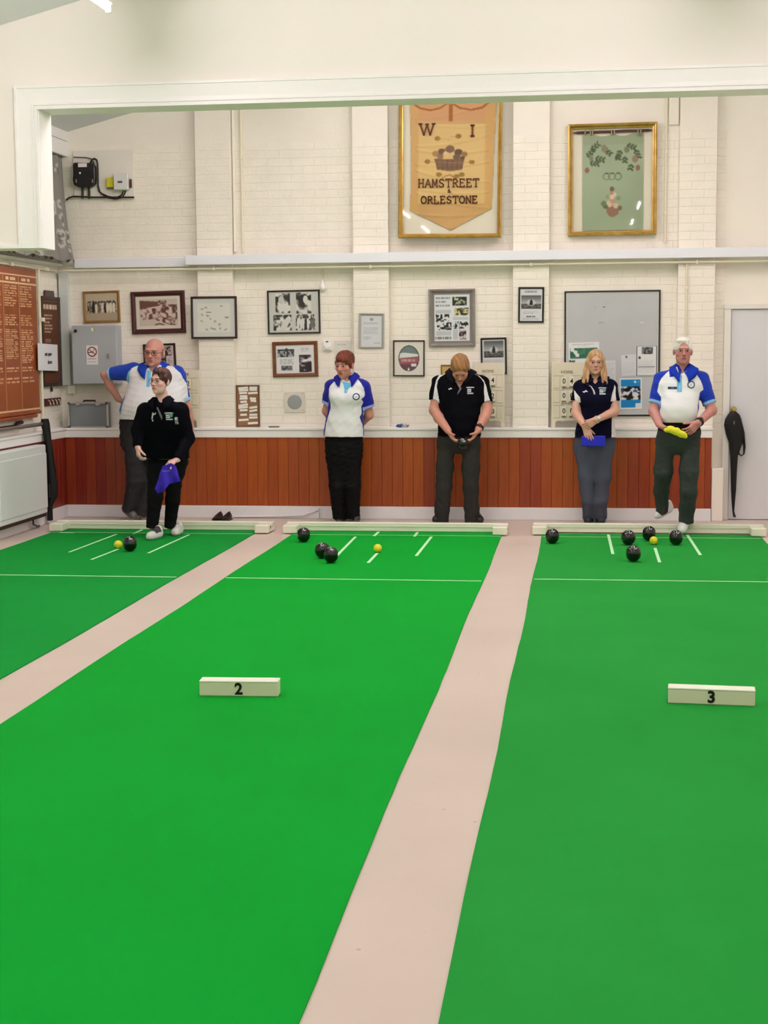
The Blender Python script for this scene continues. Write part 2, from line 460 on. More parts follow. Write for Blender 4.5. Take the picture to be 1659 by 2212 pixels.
o = structure(MB().box(XL, XWL + .022, 12.3, YB, 0.842, 0.866).box(XL, XWL + .012, 12.3, YW, 0.772, 0.842).build('trim_5', M_WHITE, bevel=0.004)); o['label'] = 'white ledge capping the side wainscot'
sk = MB().box(XWL - .03, LEDX, YW - .018, YB - .02, 0, 0.10).prism([(0, 0)] * 3, 0, 0) if False else MB().box(XWL - .03, LEDX, YW - .018, YB - .02, 0, 0.118)
structure(sk.build('baseboard_back', M_SKIRT, bevel=0.004))
structure(MB().box(XL, XWL + .018, 12.3, YW, 0, 0.118).build('baseboard_left', M_SKIRT, bevel=0.004))
# plinth at the wainscot end, below the last pillar
a, b = onY(1537, 1060, YW)[0], onY(1562, 1060, YW)[0]
structure(box('wall_back_plinth', (a, YW - .01, 0), (b, YB, onY(1550, 1012, YW)[2]), M_CREAM, bevel=0.006))

# door with frame
dxl, dz = onY(1577, 800, YB - .02)[0], onY(1600, 668, YB)[2]
fr = MB().box(DOORX, dxl, YB - .05, YB, 0, dz).box(DOORX, XR - .01, YB - .05, YB, dz + .001, dz + .045)
dr = empty('door_1', (dxl + .42, YB, 0)); dr['kind'] = 'structure'; dr['label'] = 'plain white door in the back wall'
M_DOOR = mat('door_white', (226, 228, 232), 0.5, 0.4, var=0.02, vscale=2)
fo = fr.build('door_frame', mat('door_frame_paint', (238, 236, 228), 0.45, 0.4), bevel=0.004); fo.parent = dr; fo.location = (-(dxl + .42), -YB, 0)
dp = MB().box(-.416, .44, -.022, 0, 0.006, dz - .004).build('door_panel', M_DOOR, dr, bevel=0.003)
kx = onY(1585, 884, YB - .05); M_BRASS = mat('brass', (196, 168, 100), 0.3, 0.5, metal=1.0)
kb = MB().lathe([(0.006, 0), (0.024, -.003), (0.024, -.006), (0.009, -.012), (0.009, -.035), (0.022, -.045), (0.026, -.058), (0.02, -.068), (0.004, -.07)], 20, 'y').build('door_knob', M_BRASS, dr, smooth=True)
kb.location = (kx[0] - (dxl + .42), -.022, kx[2])

# white trunking and conduit along the back wall
tz0, tz1 = onY(800, 567, YW)[2], onY(800, 546, YW)[2]
xt = onY(400, 560, YW)[0]
M_TRUNK = mat('trunking_white', (240, 243, 250), 0.4, 0.4, var=0.01, vscale=3)
o = structure(box('trim_6', (xt, YW - .01, tz0), (XR, YP, tz1), M_TRUNK, bevel=0.004)); o['label'] = 'white trunking running along the back wall above head height'
xt0 = onY(165, 560, YB)[0]
o = structure(box('trim_7', (xt0, YP + .02, tz0 - .01), (xt + .01, YB, tz1 - .01), M_TRUNK, bevel=0.004)); o['label'] = 'flatter white trunking by the meter board'
M_PIPE = mat('cream_pipe_paint', (240, 234, 208), 0.35, 0.45)
pz = onY(800, 575, YW - .02)[2]
def pipe(name, pts, r, label, cat='pipe', clips=(), m=None, group=None):
    c = np.mean(np.array(pts, float), 0); root = empty(name, tuple(c), label, cat, group)
    MB().tube([np.array(p, float) - c for p in pts], r, 10).build('pipe_run', m or M_PIPE, root, smooth=True)
    for q in clips:
        q = np.array(q, float) - c
        MB().box(q[0] - .012, q[0] + .012, q[1] - r - .003, q[1] + .05, q[2] - r - .006, q[2] + r + .006).build('pipe_clip', m or M_PIPE, root, bevel=0.003)
    return root
YC = YP - .03
pipe('conduit_pipe', [(XL + .03, YC, pz), (XR - .02, YC, pz)], 0.011, 'long cream conduit pipe under the white trunking on the back wall', clips=[((a + b) / 2, YC, pz) for a, b in PILL])
pipe('conduit_pipe', [(XL + .3, YB - .03, pz + .035), (XR - .02, YB - .03, pz + .035)], 0.009, 'thin cream conduit tucked behind the long conduit pipe', clips=[(x, YB - .06, pz + .035) for x in (-4.0, -2.8, -1.4, 0.6)])
YS = YB - .02
def vpipe(pxa, pya, pxb, pyb, Y, r, label, clips=()):
    p, q = onY(pxa, pya, Y), onY(pxb, pyb, Y); xm = (p[0] + q[0]) / 2
    return pipe('conduit_pipe', [(xm, Y, p[2]), (xm, Y, q[2])], r, label, clips=[(xm, Y, onY(pxa, c, Y)[2]) for c in clips])
vpipe(519, 180, 524, 543, YS, 0.011, 'upright cream conduit beside the pillar above the drawing', (340, 480))
vpipe(1441, 160, 1436, 524, YS, 0.010, 'upright cream conduit beside the framed green hanging', (328, 460))
vpipe(1483, 562, 1481, 790, YP - .012, 0.009, 'upright cream conduit on the pillar beside the door', (622,))
# flat vertical cable covers near the conduits
for (pa, pb, t, b_, lab) in ((500, 512, 180, 545, 'flat cream cable cover beside the drawing pillar'), (1446, 1466, 160, 270, 'flat cream cable cover beside the green hanging')):
    p, q = onY(pa, t, YB), onY(pb, b_, YB); thing_box('cable_cover', (p[0], YB - .03, q[2]), (q[0], YB - .003, p[2]), M_CREAM, lab, 'cable cover', bevel=0.004)
# conduit along the side wall
q0, q1 = onX(0, 566, XL + .04), onX(128, 581, XL + .04)
pipe('conduit_pipe', [(XL + .03, 11.5, pz), (XL + .03, YC, pz)], 0.011, 'cream conduit pipe along the side wall above the honours board', clips=[(XL + .05, 13.0, pz), (XL + .05, 13.9, pz)])
pipe('conduit_pipe', [(XL + .02, 11.5, pz + .05), (XL + .02, YB - .04, pz + .05)], 0.009, 'thin upper conduit on the side wall under the curtain')
p = onX(88, 740, XL + .03)
pipe('conduit_pipe', [(XL + .03, p[1], pz), (XL + .03, p[1], onX(95, 905, XL + .03)[2])], 0.013, 'upright cream pipe between the honours board and the dark shield board', clips=[(XL + .05, p[1], 1.9)])
# boxed corner panel behind the grey cabinet
a, b = onY(133, 700, YB)[0], onY(153, 700, YB)[0]
structure(box('trim_8', (a, YB - .06, onY(140, 832, YB)[2]), (b, YB, onY(140, 590, YB)[2]), mat('boxing_grey_white', (222, 226, 224), 0.5, 0.3), bevel=0.003))['label'] = 'pale boxed-in corner panel'
# curved white pipe end along the skirting
sp = [onY(px, py, YW - .03) for px, py in ((505, 1116), (600, 1115), (655, 1113), (678, 1105), (689, 1099))]
c0 = sp[0].copy(); c0[2] = 0
r0 = empty('skirting_pipe', tuple(c0), 'white pipe curving up the skirting beside the red-haired woman', 'pipe')
MB().tube([p - c0 for p in sp], 0.009, 8).build('pipe_run', M_SKIRT, r0, smooth=True)
p = onY(689, 1107, YW - .025); MB().box(p[0] - c0[0] - .004, p[0] - c0[0] + .004, -.02, .012, 0.012, .10).build('pipe_clip', M_SKIRT, r0)

# fascia boards and curtain over the high side window beyond the bulkhead
M_FASC = mat('fascia_white', (236, 236, 232), 0.5, 0.3)
fas = structure(box('trim_9', (XL, BH + .3, 3.46), (XL + .12, YB, roofz(XL) + .02), M_FASC, bevel=0.003)); fas['label'] = 'white fascia boards above the curtain'
for z0, z1 in ((3.46, 3.60), (3.605, 3.72)): MB().box(XL + .12, XL + .135, BH + .3, YB, z0, z1).build('board', M_FASC, fas, bevel=0.002)
mc = colmat('grey_curtain_cloth', 0.85, 0.15, bump=0.2, bscale=200)
NY, NZ = 150, 110
ys = np.linspace(11.0, 14.30, NY); zs = np.linspace(3.45, 2.46, NZ)
YY, ZZ = np.meshgrid(ys, zs); t = (3.45 - ZZ) / 0.99
fold = np.sin(YY * 34 + np.sin(YY * 7) * 1.4 + t * .8) * (0.016 + .012 * t) + np.sin(YY * 13 + 1) * 0.012
XX = XL + 0.055 + fold + t ** 2 * 0.09 + 0.03
ZZ = ZZ - (t > .97) * (np.sin(YY * 40) * .012)
YY2 = YY + t ** 2 * 0.0
ca = np.ones((NZ, NY, 3)) * np.array((138, 134, 128.))
rg = np.random.default_rng(3)
for _ in range(150):         # woven scroll motif
    cy, cz, r = rg.uniform(11.0, 14.3), rg.uniform(2.46, 3.45), rg.uniform(.02, .05)
    ang = np.arctan2(ZZ - cz, YY - cy); d = np.hypot((YY - cy), (ZZ - cz) * .6)
    ca[(abs(d - r) < .008) & (ang > rg.uniform(-3, 0))] = (190, 187, 180)
    ca[(d < r * .45)] = (112, 108, 104)
v = np.stack([XX, YY2, ZZ], -1).reshape(-1, 3); I, J = np.meshgrid(np.arange(NZ - 1), np.arange(NY - 1), indexing='ij'); I = I.ravel(); J = J.ravel()
f = np.stack([I * NY + J, I * NY + J + 1, (I + 1) * NY + J + 1, (I + 1) * NY + J], 1)
cb = np.array([XL + .06, 12.6, 2.46])
me = bpy.data.meshes.new('curtain'); me.from_pydata((v - cb).tolist(), [], f.tolist()); setcol(me, ca.reshape(-1, 3)); me.materials.append(mc)
me.polygons.foreach_set('use_smooth', [True] * len(me.polygons))
cur = empty('curtain', tuple(cb), 'grey patterned curtain drawn over the high side window', 'curtain')
co = bpy.data.objects.new('curtain_cloth', me); link(co, cur)
so = co.modifiers.new('thick', 'SOLIDIFY'); so.thickness = 0.003
MB().tube([(0.03, -1.7, 1.0), (0.03, 1.72, 1.0)], 0.008, 8).build('curtain_rail', mat('rail_dark', (60, 50, 42), 0.5), cur)
# window behind the curtain and its sill
wz = structure(box('window_1', (XL - .02, 11.0, 2.5), (XL + .006, 14.2, 3.4), mat('dusk_window_glass', (60, 66, 74), 0.1, 0.5))); wz['label'] = 'high side window behind the curtain'
structure(box('trim_10', (XL, 10.9, 2.425), (XL + .05, YB, 2.447), M_WHITE, bevel=0.003))['label'] = 'white sill under the curtained window'

# ------------------------------------------------------------------ fluorescent battens
M_TUBE = emitmat('lit_tube', (255, 240, 243), LIGHT)
M_BAT = mat('batten_white', (240, 240, 238), 0.4, 0.4)
def batten(x, y0, y1, z, label, alongx=False):
    L = (y1 - y0); mid = (y0 + y1) / 2
    root = empty('batten_light', (x, mid, z) if not alongx else (mid, x, z), label, 'light', 'fluorescent battens lighting the hall', (0, 0, math.pi / 2 if alongx else 0))
    MB().box(-.03, .03, -L / 2 + .02, L / 2 - .02, .028, .075).build('housing', M_BAT, root, bevel=0.006)
    MB().tube([(0, -L / 2 + .03, 0), (0, L / 2 - .03, 0)], 0.014, 12).build('tube', M_TUBE, root, smooth=True)
    for s in (-1, 1):
        MB().box(-.018, .018, s * (L / 2 - .015) - .016, s * (L / 2 - .015) + .016, -.02, .04).build('end_cap', M_BAT, root, bevel=0.004)
    rz = roofz(root.location.x) - z
    for s in (-.5, .5): MB().tube([(0, s * L * .7, .07), (0, s * L * .7, rz + .03)], 0.004, 6).build('hanger', M_BAT, root)
    return root
LB = 'lit fluorescent batten hanging from the sloping ceiling before the bulkhead'
pl = onY(236, 22, 9.62)
batten(pl[0], 8.1, 9.62, pl[2], LB)
ORD = ('second', 'third', 'fourth')
for n, y1 in enumerate((6.9, 3.4, 0.0)): batten(pl[0], y1 - 1.5, y1, pl[2] + .1, 'lit fluorescent batten, %s from the bulkhead in the row nearer the honours board' % ORD[n])
for n, y1 in enumerate((9.62, 6.9, 3.4, 0.0)): batten(0.92, y1 - 1.5, y1, 3.95, 'lit fluorescent batten, %s from the bulkhead in the row over the number three mat' % (('first',) + ORD)[n])
for x, z, w_ in ((pl[0], 4.05, 'by the meter board'), (-1.05, 4.42, 'facing the gold banner'), (0.92, 4.05, 'facing the green hanging')): batten(x, 11.3, 12.8, z, 'lit fluorescent batten behind the bulkhead ' + w_)
# ------------------------------------------------------------------ things on the back wall
M_PRINT = colmat('printed_paper', 0.55, 0.25)
M_CLOTHP = colmat('embroidered_cloth', 0.9, 0.1, bump=0.15, bscale=300)

def quad_on(tl, tr, br, bl, Y):
    P = [onY(*q, Y) for q in (tl, tr, br, bl)]
    c = sum(P) / 4; w = (np.linalg.norm(P[1] - P[0]) + np.linalg.norm(P[2] - P[3])) / 2; h = (np.linalg.norm(P[0] - P[3]) + np.linalg.norm(P[1] - P[2])) / 2
    e = (P[1] - P[0]) + (P[2] - P[3]); return c, w, h, math.atan2(e[2], e[0])
def rect_q(x0, y0, x1, y1): return ((x0, y0), (x1, y0), (x1, y1), (x0, y1))

def moulding(w, h, prof):
    """mitred frame; prof = (inset, projection) pairs from the outside in"""
    b = MB(); n = len(prof)
    for a, d in prof:
        b.v += [(-w / 2 + a, -d, -h / 2 + a), (w / 2 - a, -d, -h / 2 + a), (w / 2 - a, -d, h / 2 - a), (-w / 2 + a, -d, h / 2 - a)]
    for i in range(n - 1):
        for j in range(4):
            k = (j + 1) % 4; b.f.append((4 * i + j, 4 * i + k, 4 * i + 4 + k, 4 * i + 4 + j))
    return b
def framed(label, q, fm, border, depth, paint, bg, Y=YF, mount=None, mw=0.0, glass=True, cell=0.0035, cat='picture', name='framed_picture', lip=None, seed=1, group='framed pictures on the back wall'):
    c, w, h, a = quad_on(*q, Y - depth)
    root = empty(name, (c[0], Y, c[2]), label, cat, group, (0, -a, 0))
    pr = [(0, 0.0), (0, depth * .8), (border * .15, depth), (border * .5, depth), (border * .75, depth * .72), (border, depth * .62), (border, depth * .25)]
    moulding(w, h, pr).build('frame', fm, root)
    MB().box(-w / 2 + .004, w / 2 - .004, -depth * .2, -.001, -h / 2 + .004, h / 2 - .004).build('backing', fm, root)
    iw, ih = w - 2 * border, h - 2 * border
    if mount is not None:
        moulding(iw, ih, [(0, depth * .3), (0, depth * .38), (mw, depth * .38), (mw, depth * .3)]).build('mount', mount, root)
        pw, ph = iw - 2 * mw + .004, ih - 2 * mw + .004
    else: pw, ph = iw, ih
    p = Pic(pw, ph, bg, cell, seed); paint(p)
    p.build('print', M_PRINT, root, (0, -depth * .32, 0))
    if glass:
        MB().quad((-iw / 2, 0, -ih / 2), (iw / 2, 0, -ih / 2), (iw / 2, 0, ih / 2), (-iw / 2, 0, ih / 2)).build('glass', glassmat(), root, loc=(0, -depth * .5, 0))
    return root, w, h

M_GOLDW = mat('gilt_wood', (150, 112, 56), 0.45, 0.4, var=0.12, vscale=20)
M_MAROON = mat('maroon_wood', (66, 18, 20), 0.35, 0.5, var=0.1, vscale=15)
M_DARKW = mat('dark_brown_wood', (44, 20, 20), 0.35, 0.5)
M_BLACKF = mat('black_frame', (18, 16, 17), 0.35, 0.5)
M_OAK = mat('oak_frame', (128, 76, 36), 0.4, 0.45, c2=(98, 54, 24), vscale=8, stretch=(1, 8, 8))
M_SILV = mat('silver_frame', (178, 178, 172), 0.35, 0.5, metal=0.4)
M_GREYF = mat('grey_wood_frame', (150, 144, 138), 0.5, 0.35, c2=(128, 122, 116), vscale=12)
M_MOUNT = mat('ivory_mount', (226, 220, 206), 0.8, 0.2)
M_MOUNTG = mat('pale_grey_mount', (214, 218, 212), 0.8, 0.2)

def people_row(p, u0, u1, v0, v1, n, cols, rng):
    for i in range(n):
        u = u0 + (u1 - u0) * (i + .5) / n + rng.uniform(-.01, .01); hgt = (v1 - v0) * rng.uniform(.85, 1.0); wd = (u1 - u0) / n * rng.uniform(.42, .6)
        c = cols[rng.integers(len(cols))]
        p.ell(u, v1 - hgt * .42, wd, hgt * .45, c); p.ell(u, v1 - hgt * .95, wd * .55, hgt * .1, (70, 60, 52))
def pt_group(p):
    p.rect(0, 0, 1, .35, (202, 190, 166)); p.rect(0, .62, 1, 1, (172, 158, 132)); p.photo(.06, .3, .94, .68, (70, 62, 54), (200, 188, 166), 5)
    people_row(p, .1, .92, .27, .72, 9, [(48, 42, 40), (226, 216, 196), (120, 112, 102), (30, 26, 26), (235, 226, 208)], p.rng); p.rect(0, .74, 1, 1, (182, 168, 142))
framed('small gilt framed sepia group photograph above the grey cabinet', ((177, 630), (256, 627), (260, 696), (182, 698)), M_GOLDW, .022, .02, pt_group, (196, 182, 156), seed=2)
def pt_harbour(p):
    p.rect(0, 0, 1, 1, (206, 194, 180))
    p.photo(.05, .22, .98, .98, (92, 46, 40), (214, 196, 182), 6, 2.0)
    p.poly([(.03, .05), (.5, .10), (.6, .16), (.45, .32), (.03, .36)], (104, 62, 52)); p.poly([(.15, .33), (.52, .26), (.62, .2), (.55, .36)], (212, 190, 176))
    p.poly([(0, .78), (.35, .74), (.86, 1), (0, 1)], (204, 192, 178)); p.photo(.5, .05, .72, .2, (96, 58, 50), (190, 168, 154), 4); p.rect(.0, .0, 1, .04, (206, 194, 180))
    p.line([(.42, .95), (.52, .92), (.62, .955)], .006, (90, 48, 42))
framed('large maroon framed sepia view of crowded boats', ((281, 631), (397, 627), (401, 719), (285, 722)), M_MAROON, .045, .03, pt_harbour, (206, 194, 180), mount=M_MOUNT, mw=.03, seed=3)
def pt_sketch(p):
    for i in range(16):
        u, v = p.rng.uniform(.06, .94), p.rng.uniform(.08, .92); c = (120, 124, 118) if i % 4 else (150, 128, 124)
        p.line([(u + p.rng.uniform(-.06, .06), v + p.rng.uniform(-.05, .05)) for _ in range(4)], .0022, c, .8)
        p.ell(u, v, .02, .025, (140, 142, 136), .6)
    p.rect(.26, .30, .42, .335, (110, 112, 108))
framed('dark brown framed pale line drawing hung across the pillar', ((411, 640), (510, 640), (512, 731), (413, 733)), M_DARKW, .02, .028, pt_sketch, (226, 226, 216), Y=YP, mount=M_MOUNTG, mw=.045, seed=4)
def pt_four(p):
    for (a, b, c, d, n) in ((.13, .04, .43, .52, 4), (.55, .03, .85, .54, 4), (.08, .57, .45, .95, 4), (.54, .57, .93, .95, 6)): p.photo(a, b, c, d, (38, 38, 36), (226, 226, 218), n, 2.2)
    p.poly([(.26, .36), (.43, .34), (.42, .46), (.34, .52), (.28, .46)], (222, 224, 216)); p.ell(.25, .2, .06, .1, (206, 206, 198)); p.ell(.67, .22, .07, .14, (40, 40, 38)); p.ell(.74, .2, .05, .1, (226, 226, 220))
    p.poly([(.27, .72), (.4, .58), (.45, .66), (.32, .95), (.2, .95)], (218, 218, 212)); people_row(p, .56, .92, .58, .94, 7, [(40, 40, 40), (224, 224, 220), (110, 110, 108)], p.rng)
framed('black framed sheet of four black and white photographs', ((576, 628), (690, 625), (692, 720), (579, 722)), M_BLACKF, .015, .022, pt_four, (206, 207, 200), seed=5)
def pt_card(p):
    p.photo(.04, .14, .48, .42, (40, 44, 48), (180, 184, 186), 5, 2); p.rect(.04, .14, .48, .2, (40, 44, 50)); p.ell(.28, .15, .03, .05, (44, 46, 50)); p.words(.1, .47, .46, .68, rows=4, op=.45)
    p.photo(.12, .72, .42, .9, (56, 58, 62), (150, 152, 154), 5); p.words(.66, .08, .86, .26, rows=5, op=.3); p.photo(.6, .36, .92, .98, (46, 34, 42), (236, 230, 232), 4, 2.2); p.rect(.82, .62, .92, .95, (40, 28, 36)); p.ell(.78, .46, .06, .05, (40, 30, 36))
framed('oak framed card with two small photographs and text above the wall speaker', ((587, 739), (685, 736), (687, 813), (590, 815)), M_OAK, .034, .022, pt_card, (232, 233, 234), seed=6)
def pt_cert(p):
    p.ell(.5, .13, .1, .05, (150, 154, 158), .8); p.words(.12, .22, .82, .30, rows=2, op=.55); p.words(.12, .38, .85, .62, rows=5, op=.3); p.words(.12, .68, .5, .8, rows=3, op=.25); p.words(.62, .88, .92, .93, rows=1, op=.4)
framed('silver framed typed certificate on the pillar', ((774, 676), (829, 677), (829, 752), (776, 752)), M_SILV, .02, .02, pt_cert, (222, 226, 230), Y=YP, seed=7)
def pt_history(p):
    for i in range(3): p.words(.04, .05 + i * .08, .46 - (.1 if i == 1 else 0), .1 + i * .08, (120, 124, 126), 1, .8, .8)
    p.photo(.52, .06, .92, .24, (24, 28, 20), (206, 212, 176), 4, 2.0); p.rect(.52, .06, .57, .24, (18, 18, 16)); p.poly([(.72, .06), (.92, .06), (.92, .15), (.78, .12)], (22, 22, 20)); p.photo(.57, .29, .97, .45, (44, 44, 16), (216, 210, 160), 5, 2.0)
    p.rect(.04, .33, .46, .4, (196, 202, 204)); p.photo(.04, .42, .42, .58, (14, 14, 14), (226, 230, 232), 4, 3); p.photo(.07, .6, .48, .76, (12, 12, 12), (228, 232, 234), 4, 3); p.photo(.53, .58, .96, .73, (16, 16, 16), (224, 228, 230), 3, 3)
    p.rect(.05, .78, .47, .88, (200, 205, 206)); p.rect(.53, .75, .66, .97, (198, 204, 206)); p.rect(.53, .48, .96, .55, (200, 206, 208)); p.photo(.7, .76, .9, .97, (40, 20, 24), (210, 196, 194), 4, 2.2); p.words(.02, .9, .48, .96, (90, 92, 96), 1, .8, .9)
r, w, h = framed('wide grey framed poster of printed columns and small photographs', ((925, 625), (1026, 623), (1026, 748), (927, 749)), M_GREYF, .03, .035, pt_history, (228, 234, 236), mount=mat('grey_inner_slip', (132, 126, 120), 0.6, 0.3), mw=.022, seed=8)
def pt_sign(p):
    p.rect(0, 0, 1, 1, (232, 228, 216)); p.ell(.5, .5, .36, .385, (64, 70, 72)); p.ell(.5, .5, .33, .355, (206, 212, 210))
    m = ((p.U - .5) / .33) ** 2 + ((p.V - .5) / .355) ** 2 < 1
    p.put(m & (p.V < .38), (112, 132, 128)); p.put(m & (p.V < .47) & (p.V > .33 + .1 * abs(p.U - .35)), (226, 230, 228)); p.put(m & (p.V > .5), (134, 76, 82)); p.put(m & (p.V > .7), (104, 66, 82))
    p.poly([(.17, .5), (.83, .44), (.83, .62), (.17, .67)], (160, 96, 96)); p.words(.24, .5, .78, .62, (214, 186, 180), 1, .8, .7); p.rect(.58, .66, .76, .74, (238, 236, 232)); p.ell(.49, .83, .03, .05, (238, 236, 232))
framed('thin framed round village emblem print with hills', ((849, 735), (917, 735), (917, 813), (849, 813)), M_DARKW, .012, .02, pt_sign, (232, 228, 216), seed=9)
def pt_boat(p, top=.2, bot=.62):
    p.rect(.06, top, .94, bot, (120, 124, 124)); n = 14
    for i in range(n): p.rect(.06, top + (bot - top) * .62 * i / n, .94, top + (bot - top) * .62 * (i + 1) / n, tuple(np.array((84, 88, 88)) + (150 - 84 + 50) * i / n * np.array((.9, .92, .92))))
    p.rect(.06, top + (bot - top) * .62, .94, bot, (86, 88, 84)); p.photo(.06, top + (bot - top) * .66, .94, bot, (60, 62, 58), (112, 114, 108), 4)
    p.ell(.5, top + (bot - top) * .55, .2, .1, (214, 216, 214), .7); p.poly([(.42, top + (bot - top) * .72), (.45, top + (bot - top) * .42), (.5, top + (bot - top) * .28), (.56, top + (bot - top) * .42), (.58, top + (bot - top) * .72)], (22, 22, 22)); p.rect(.06, bot - .03, .94, bot, (30, 30, 30))
def pt_b1(p): pt_boat(p); p.words(.2, .05, .8, .13, (80, 80, 84), 1, .6, .7); p.words(.14, .68, .86, .78, rows=3, op=.3); p.words(.3, .84, .7, .88, (30, 30, 34), 1, .9, .9); p.words(.1, .9, .9, .97, rows=2, op=.25)
framed('black framed notice with a dark tower photograph on the pillar', ((1119, 620), (1175, 620), (1175, 697), (1120, 697)), M_BLACKF, .016, .02, pt_b1, (222, 224, 226), Y=YP, seed=10)
def pt_b2(p): pt_boat(p, .05, .54); p.words(.06, .6, .94, .78, rows=4, op=.28)
framed('black framed dark tower photograph standing behind the middle scoreboard', ((1039, 730), (1095, 729), (1094, 808), (1038, 810)), M_BLACKF, .016, .02, pt_b2, (216, 220, 220), seed=11)
def pt_dark(p): p.photo(.05, .06, .95, .8, (30, 12, 14), (196, 180, 176), 5, 2.4); p.rect(.04, .84, .96, .96, (236, 224, 222)); p.rect(.72, .5, .96, .96, (226, 216, 212)); p.words(.76, .52, .94, .9, (60, 48, 46), 6, .5)
framed('dark framed photograph half hidden behind the bald man', ((308, 744), (377, 741), (381, 795), (311, 798)), M_DARKW, .02, .02, pt_dark, (224, 206, 204), seed=12)
def pt_plate(p): p.rect(0, 0, 1, 1, (196, 170, 100))
framed('small brass-coloured frame behind the shoulder of the man looking down', rect_q(952, 788, 980, 812), M_GOLDW, .012, .014, pt_plate, (206, 182, 112), glass=False, cell=.01)

# gilt framed banners
M_GILT = mat('bright_gilt', (176, 134, 54), 0.3, 0.5, c2=(206, 170, 92), vscale=12, metal=0.55)
M_PANEL = mat('cream_mount_board', (232, 226, 204), 0.8, 0.2)
M_THREAD = mat('brown_thread', (104, 48, 16), 0.8, 0.1)
STROKES = {  # letters in a unit box, x right, y up
 'W': [[(0, 1), (.27, 0)], [(.27, 0), (.5, .95)], [(.5, .95), (.73, 0)], [(.73, 0), (1, 1)], [(-.1, 1), (.12, 1)], [(.4, .97), (.6, .97)], [(.88, 1), (1.1, 1)]],
 'I': [[(.5, 0), (.5, 1)], [(.3, 0), (.7, 0)], [(.3, 1), (.7, 1)]],
 'H': [[(.12, 0), (.12, 1)], [(.88, 0), (.88, 1)], [(.12, .52), (.88, .52)], [(0, 0), (.26, 0)], [(.74, 0), (1, 0)], [(0, 1), (.26, 1)], [(.74, 1), (1, 1)]],
 'A': [[(0, 0), (.5, 1)], [(.5, 1), (1, 0)], [(.2, .36), (.8, .36)], [(-.06, 0), (.14, 0)], [(.84, 0), (1.08, 0)]],
 'M': [[(.06, 0), (.12, 1)], [(.12, 1), (.5, .2)], [(.5, .2), (.88, 1)], [(.88, 1), (.94, 0)], [(-.06, 0), (.2, 0)], [(.8, 0), (1.06, 0)]],
 'S': [[(.88, .8), (.7, .97), (.38, .99), (.12, .82), (.2, .58), (.55, .48), (.86, .32), (.8, .08), (.5, .0), (.2, .04), (.06, .22)]],
 'T': [[(.5, 0), (.5, 1)], [(0, 1), (1, 1)], [(0, 1), (-.02, .8)], [(1, 1), (1.02, .8)], [(.34, 0), (.66, 0)]],
 'R': [[(.14, 0), (.14, 1)], [(.14, 1), (.6, .99), (.84, .82), (.8, .6), (.55, .5), (.14, .48)], [(.5, .49), (.94, 0)], [(0, 0), (.28, 0)], [(.86, 0), (1.04, 0)]],
 'E': [[(.14, 0), (.14, 1)], [(.14, 1), (.86, 1)], [(.14, .52), (.68, .52)], [(.14, 0), (.9, 0)], [(.86, 1), (.86, .84)], [(.9, 0), (.9, .18)], [(0, 0), (.14, 0)], [(0, 1), (.14, 1)]],
 'O': [[(.5 + .5 * math.cos(t * math.pi / 8), .5 + .5 * math.sin(t * math.pi / 8)) for t in range(17)]],
 'L': [[(.16, 0), (.16, 1)], [(.16, 0), (.88, 0)], [(.88, 0), (.9, .2)], [(0, 1), (.32, 1)], [(0, 0), (.16, 0)]],
 'N': [[(.1, 0), (.1, 1)], [(.1, 1), (.9, 0)], [(.9, 0), (.9, 1)], [(-.02, 0), (.24, 0)], [(.76, 1), (1.02, 1)]],
 '&': [[(.95, 0), (.3, .7), (.28, .92), (.45, 1), (.6, .9), (.55, .7), (.15, .35), (.1, .15), (.3, 0), (.6, .05), (.9, .4)]]}
def letter(parent, ch, x, z, w, h, t, m, y=-.004):
    b = MB()
    for st in STROKES[ch]:
        for (x0, z0), (x1, z1) in zip(st[:-1], st[1:]):
            p, q = np.array((x0 * w, z0 * h)), np.array((x1 * w, z1 * h)); d = q - p; L = np.hypot(*d) + 1e-9; d /= L; n = np.array((-d[1], d[0])) * t / 2; p = p - d * t * .3; q = q + d * t * .3
            b.prism([tuple(p - n), tuple(q - n), tuple(q + n), tuple(p + n)], -.002, 0)
    return b.build('letter', m, parent, loc=(x, y, z))
def word(parent, txt, x0, x1, z, h, t, m, gap=.22, y=-.004):
    n = len(txt); cwid = (x1 - x0) / (n + (n - 1) * gap)
    for i, ch in enumerate(txt): letter(parent, ch, x0 + i * cwid * (1 + gap), z, cwid, h, t, m, y)

def banner_frame(label, q, Y, border, depth):
    c, w, h, a = quad_on(*q, Y - depth * .6)
    root = empty('framed_banner', (c[0], Y, c[2]), label, 'banner', 'gilt framed banners', (0, -a, 0))
    pr = [(0, 0), (0, depth), (border * .3, depth * 1.12), (border * .55, depth), (border * .7, depth * .7), (border, depth * .6), (border, 0.01)]
    moulding(w, h, pr).build('frame', M_GILT, root)
    MB().box(-w / 2 + .006, w / 2 - .006, -.01, -.001, -h / 2 + .006, h / 2 - .006).build('mount_board', M_PANEL, root)
    iw, ih = w - 2 * border, h - 2 * border
    MB().quad((-iw / 2, 0, -ih / 2), (iw / 2, 0, -ih / 2), (iw / 2, 0, ih / 2), (-iw / 2, 0, ih / 2)).build('glass', glassmat(), root, loc=(0, -depth * .66, 0))
    def loc(px, py):
        p = onY(px, py, Y - .03); dx, dz = p[0] - c[0], p[2] - c[2]; ca, sa = math.cos(a), math.sin(a); return dx * ca + dz * sa, -dx * sa + dz * ca
    return root, w, h, loc
QB = ((862, 160), (1086, 156), (1083, 513), (861, 515))
broot, w, h, bl_ = banner_frame('tall gilt framed gold banner with embroidered lettering', QB, YP + .03, .04, .07)
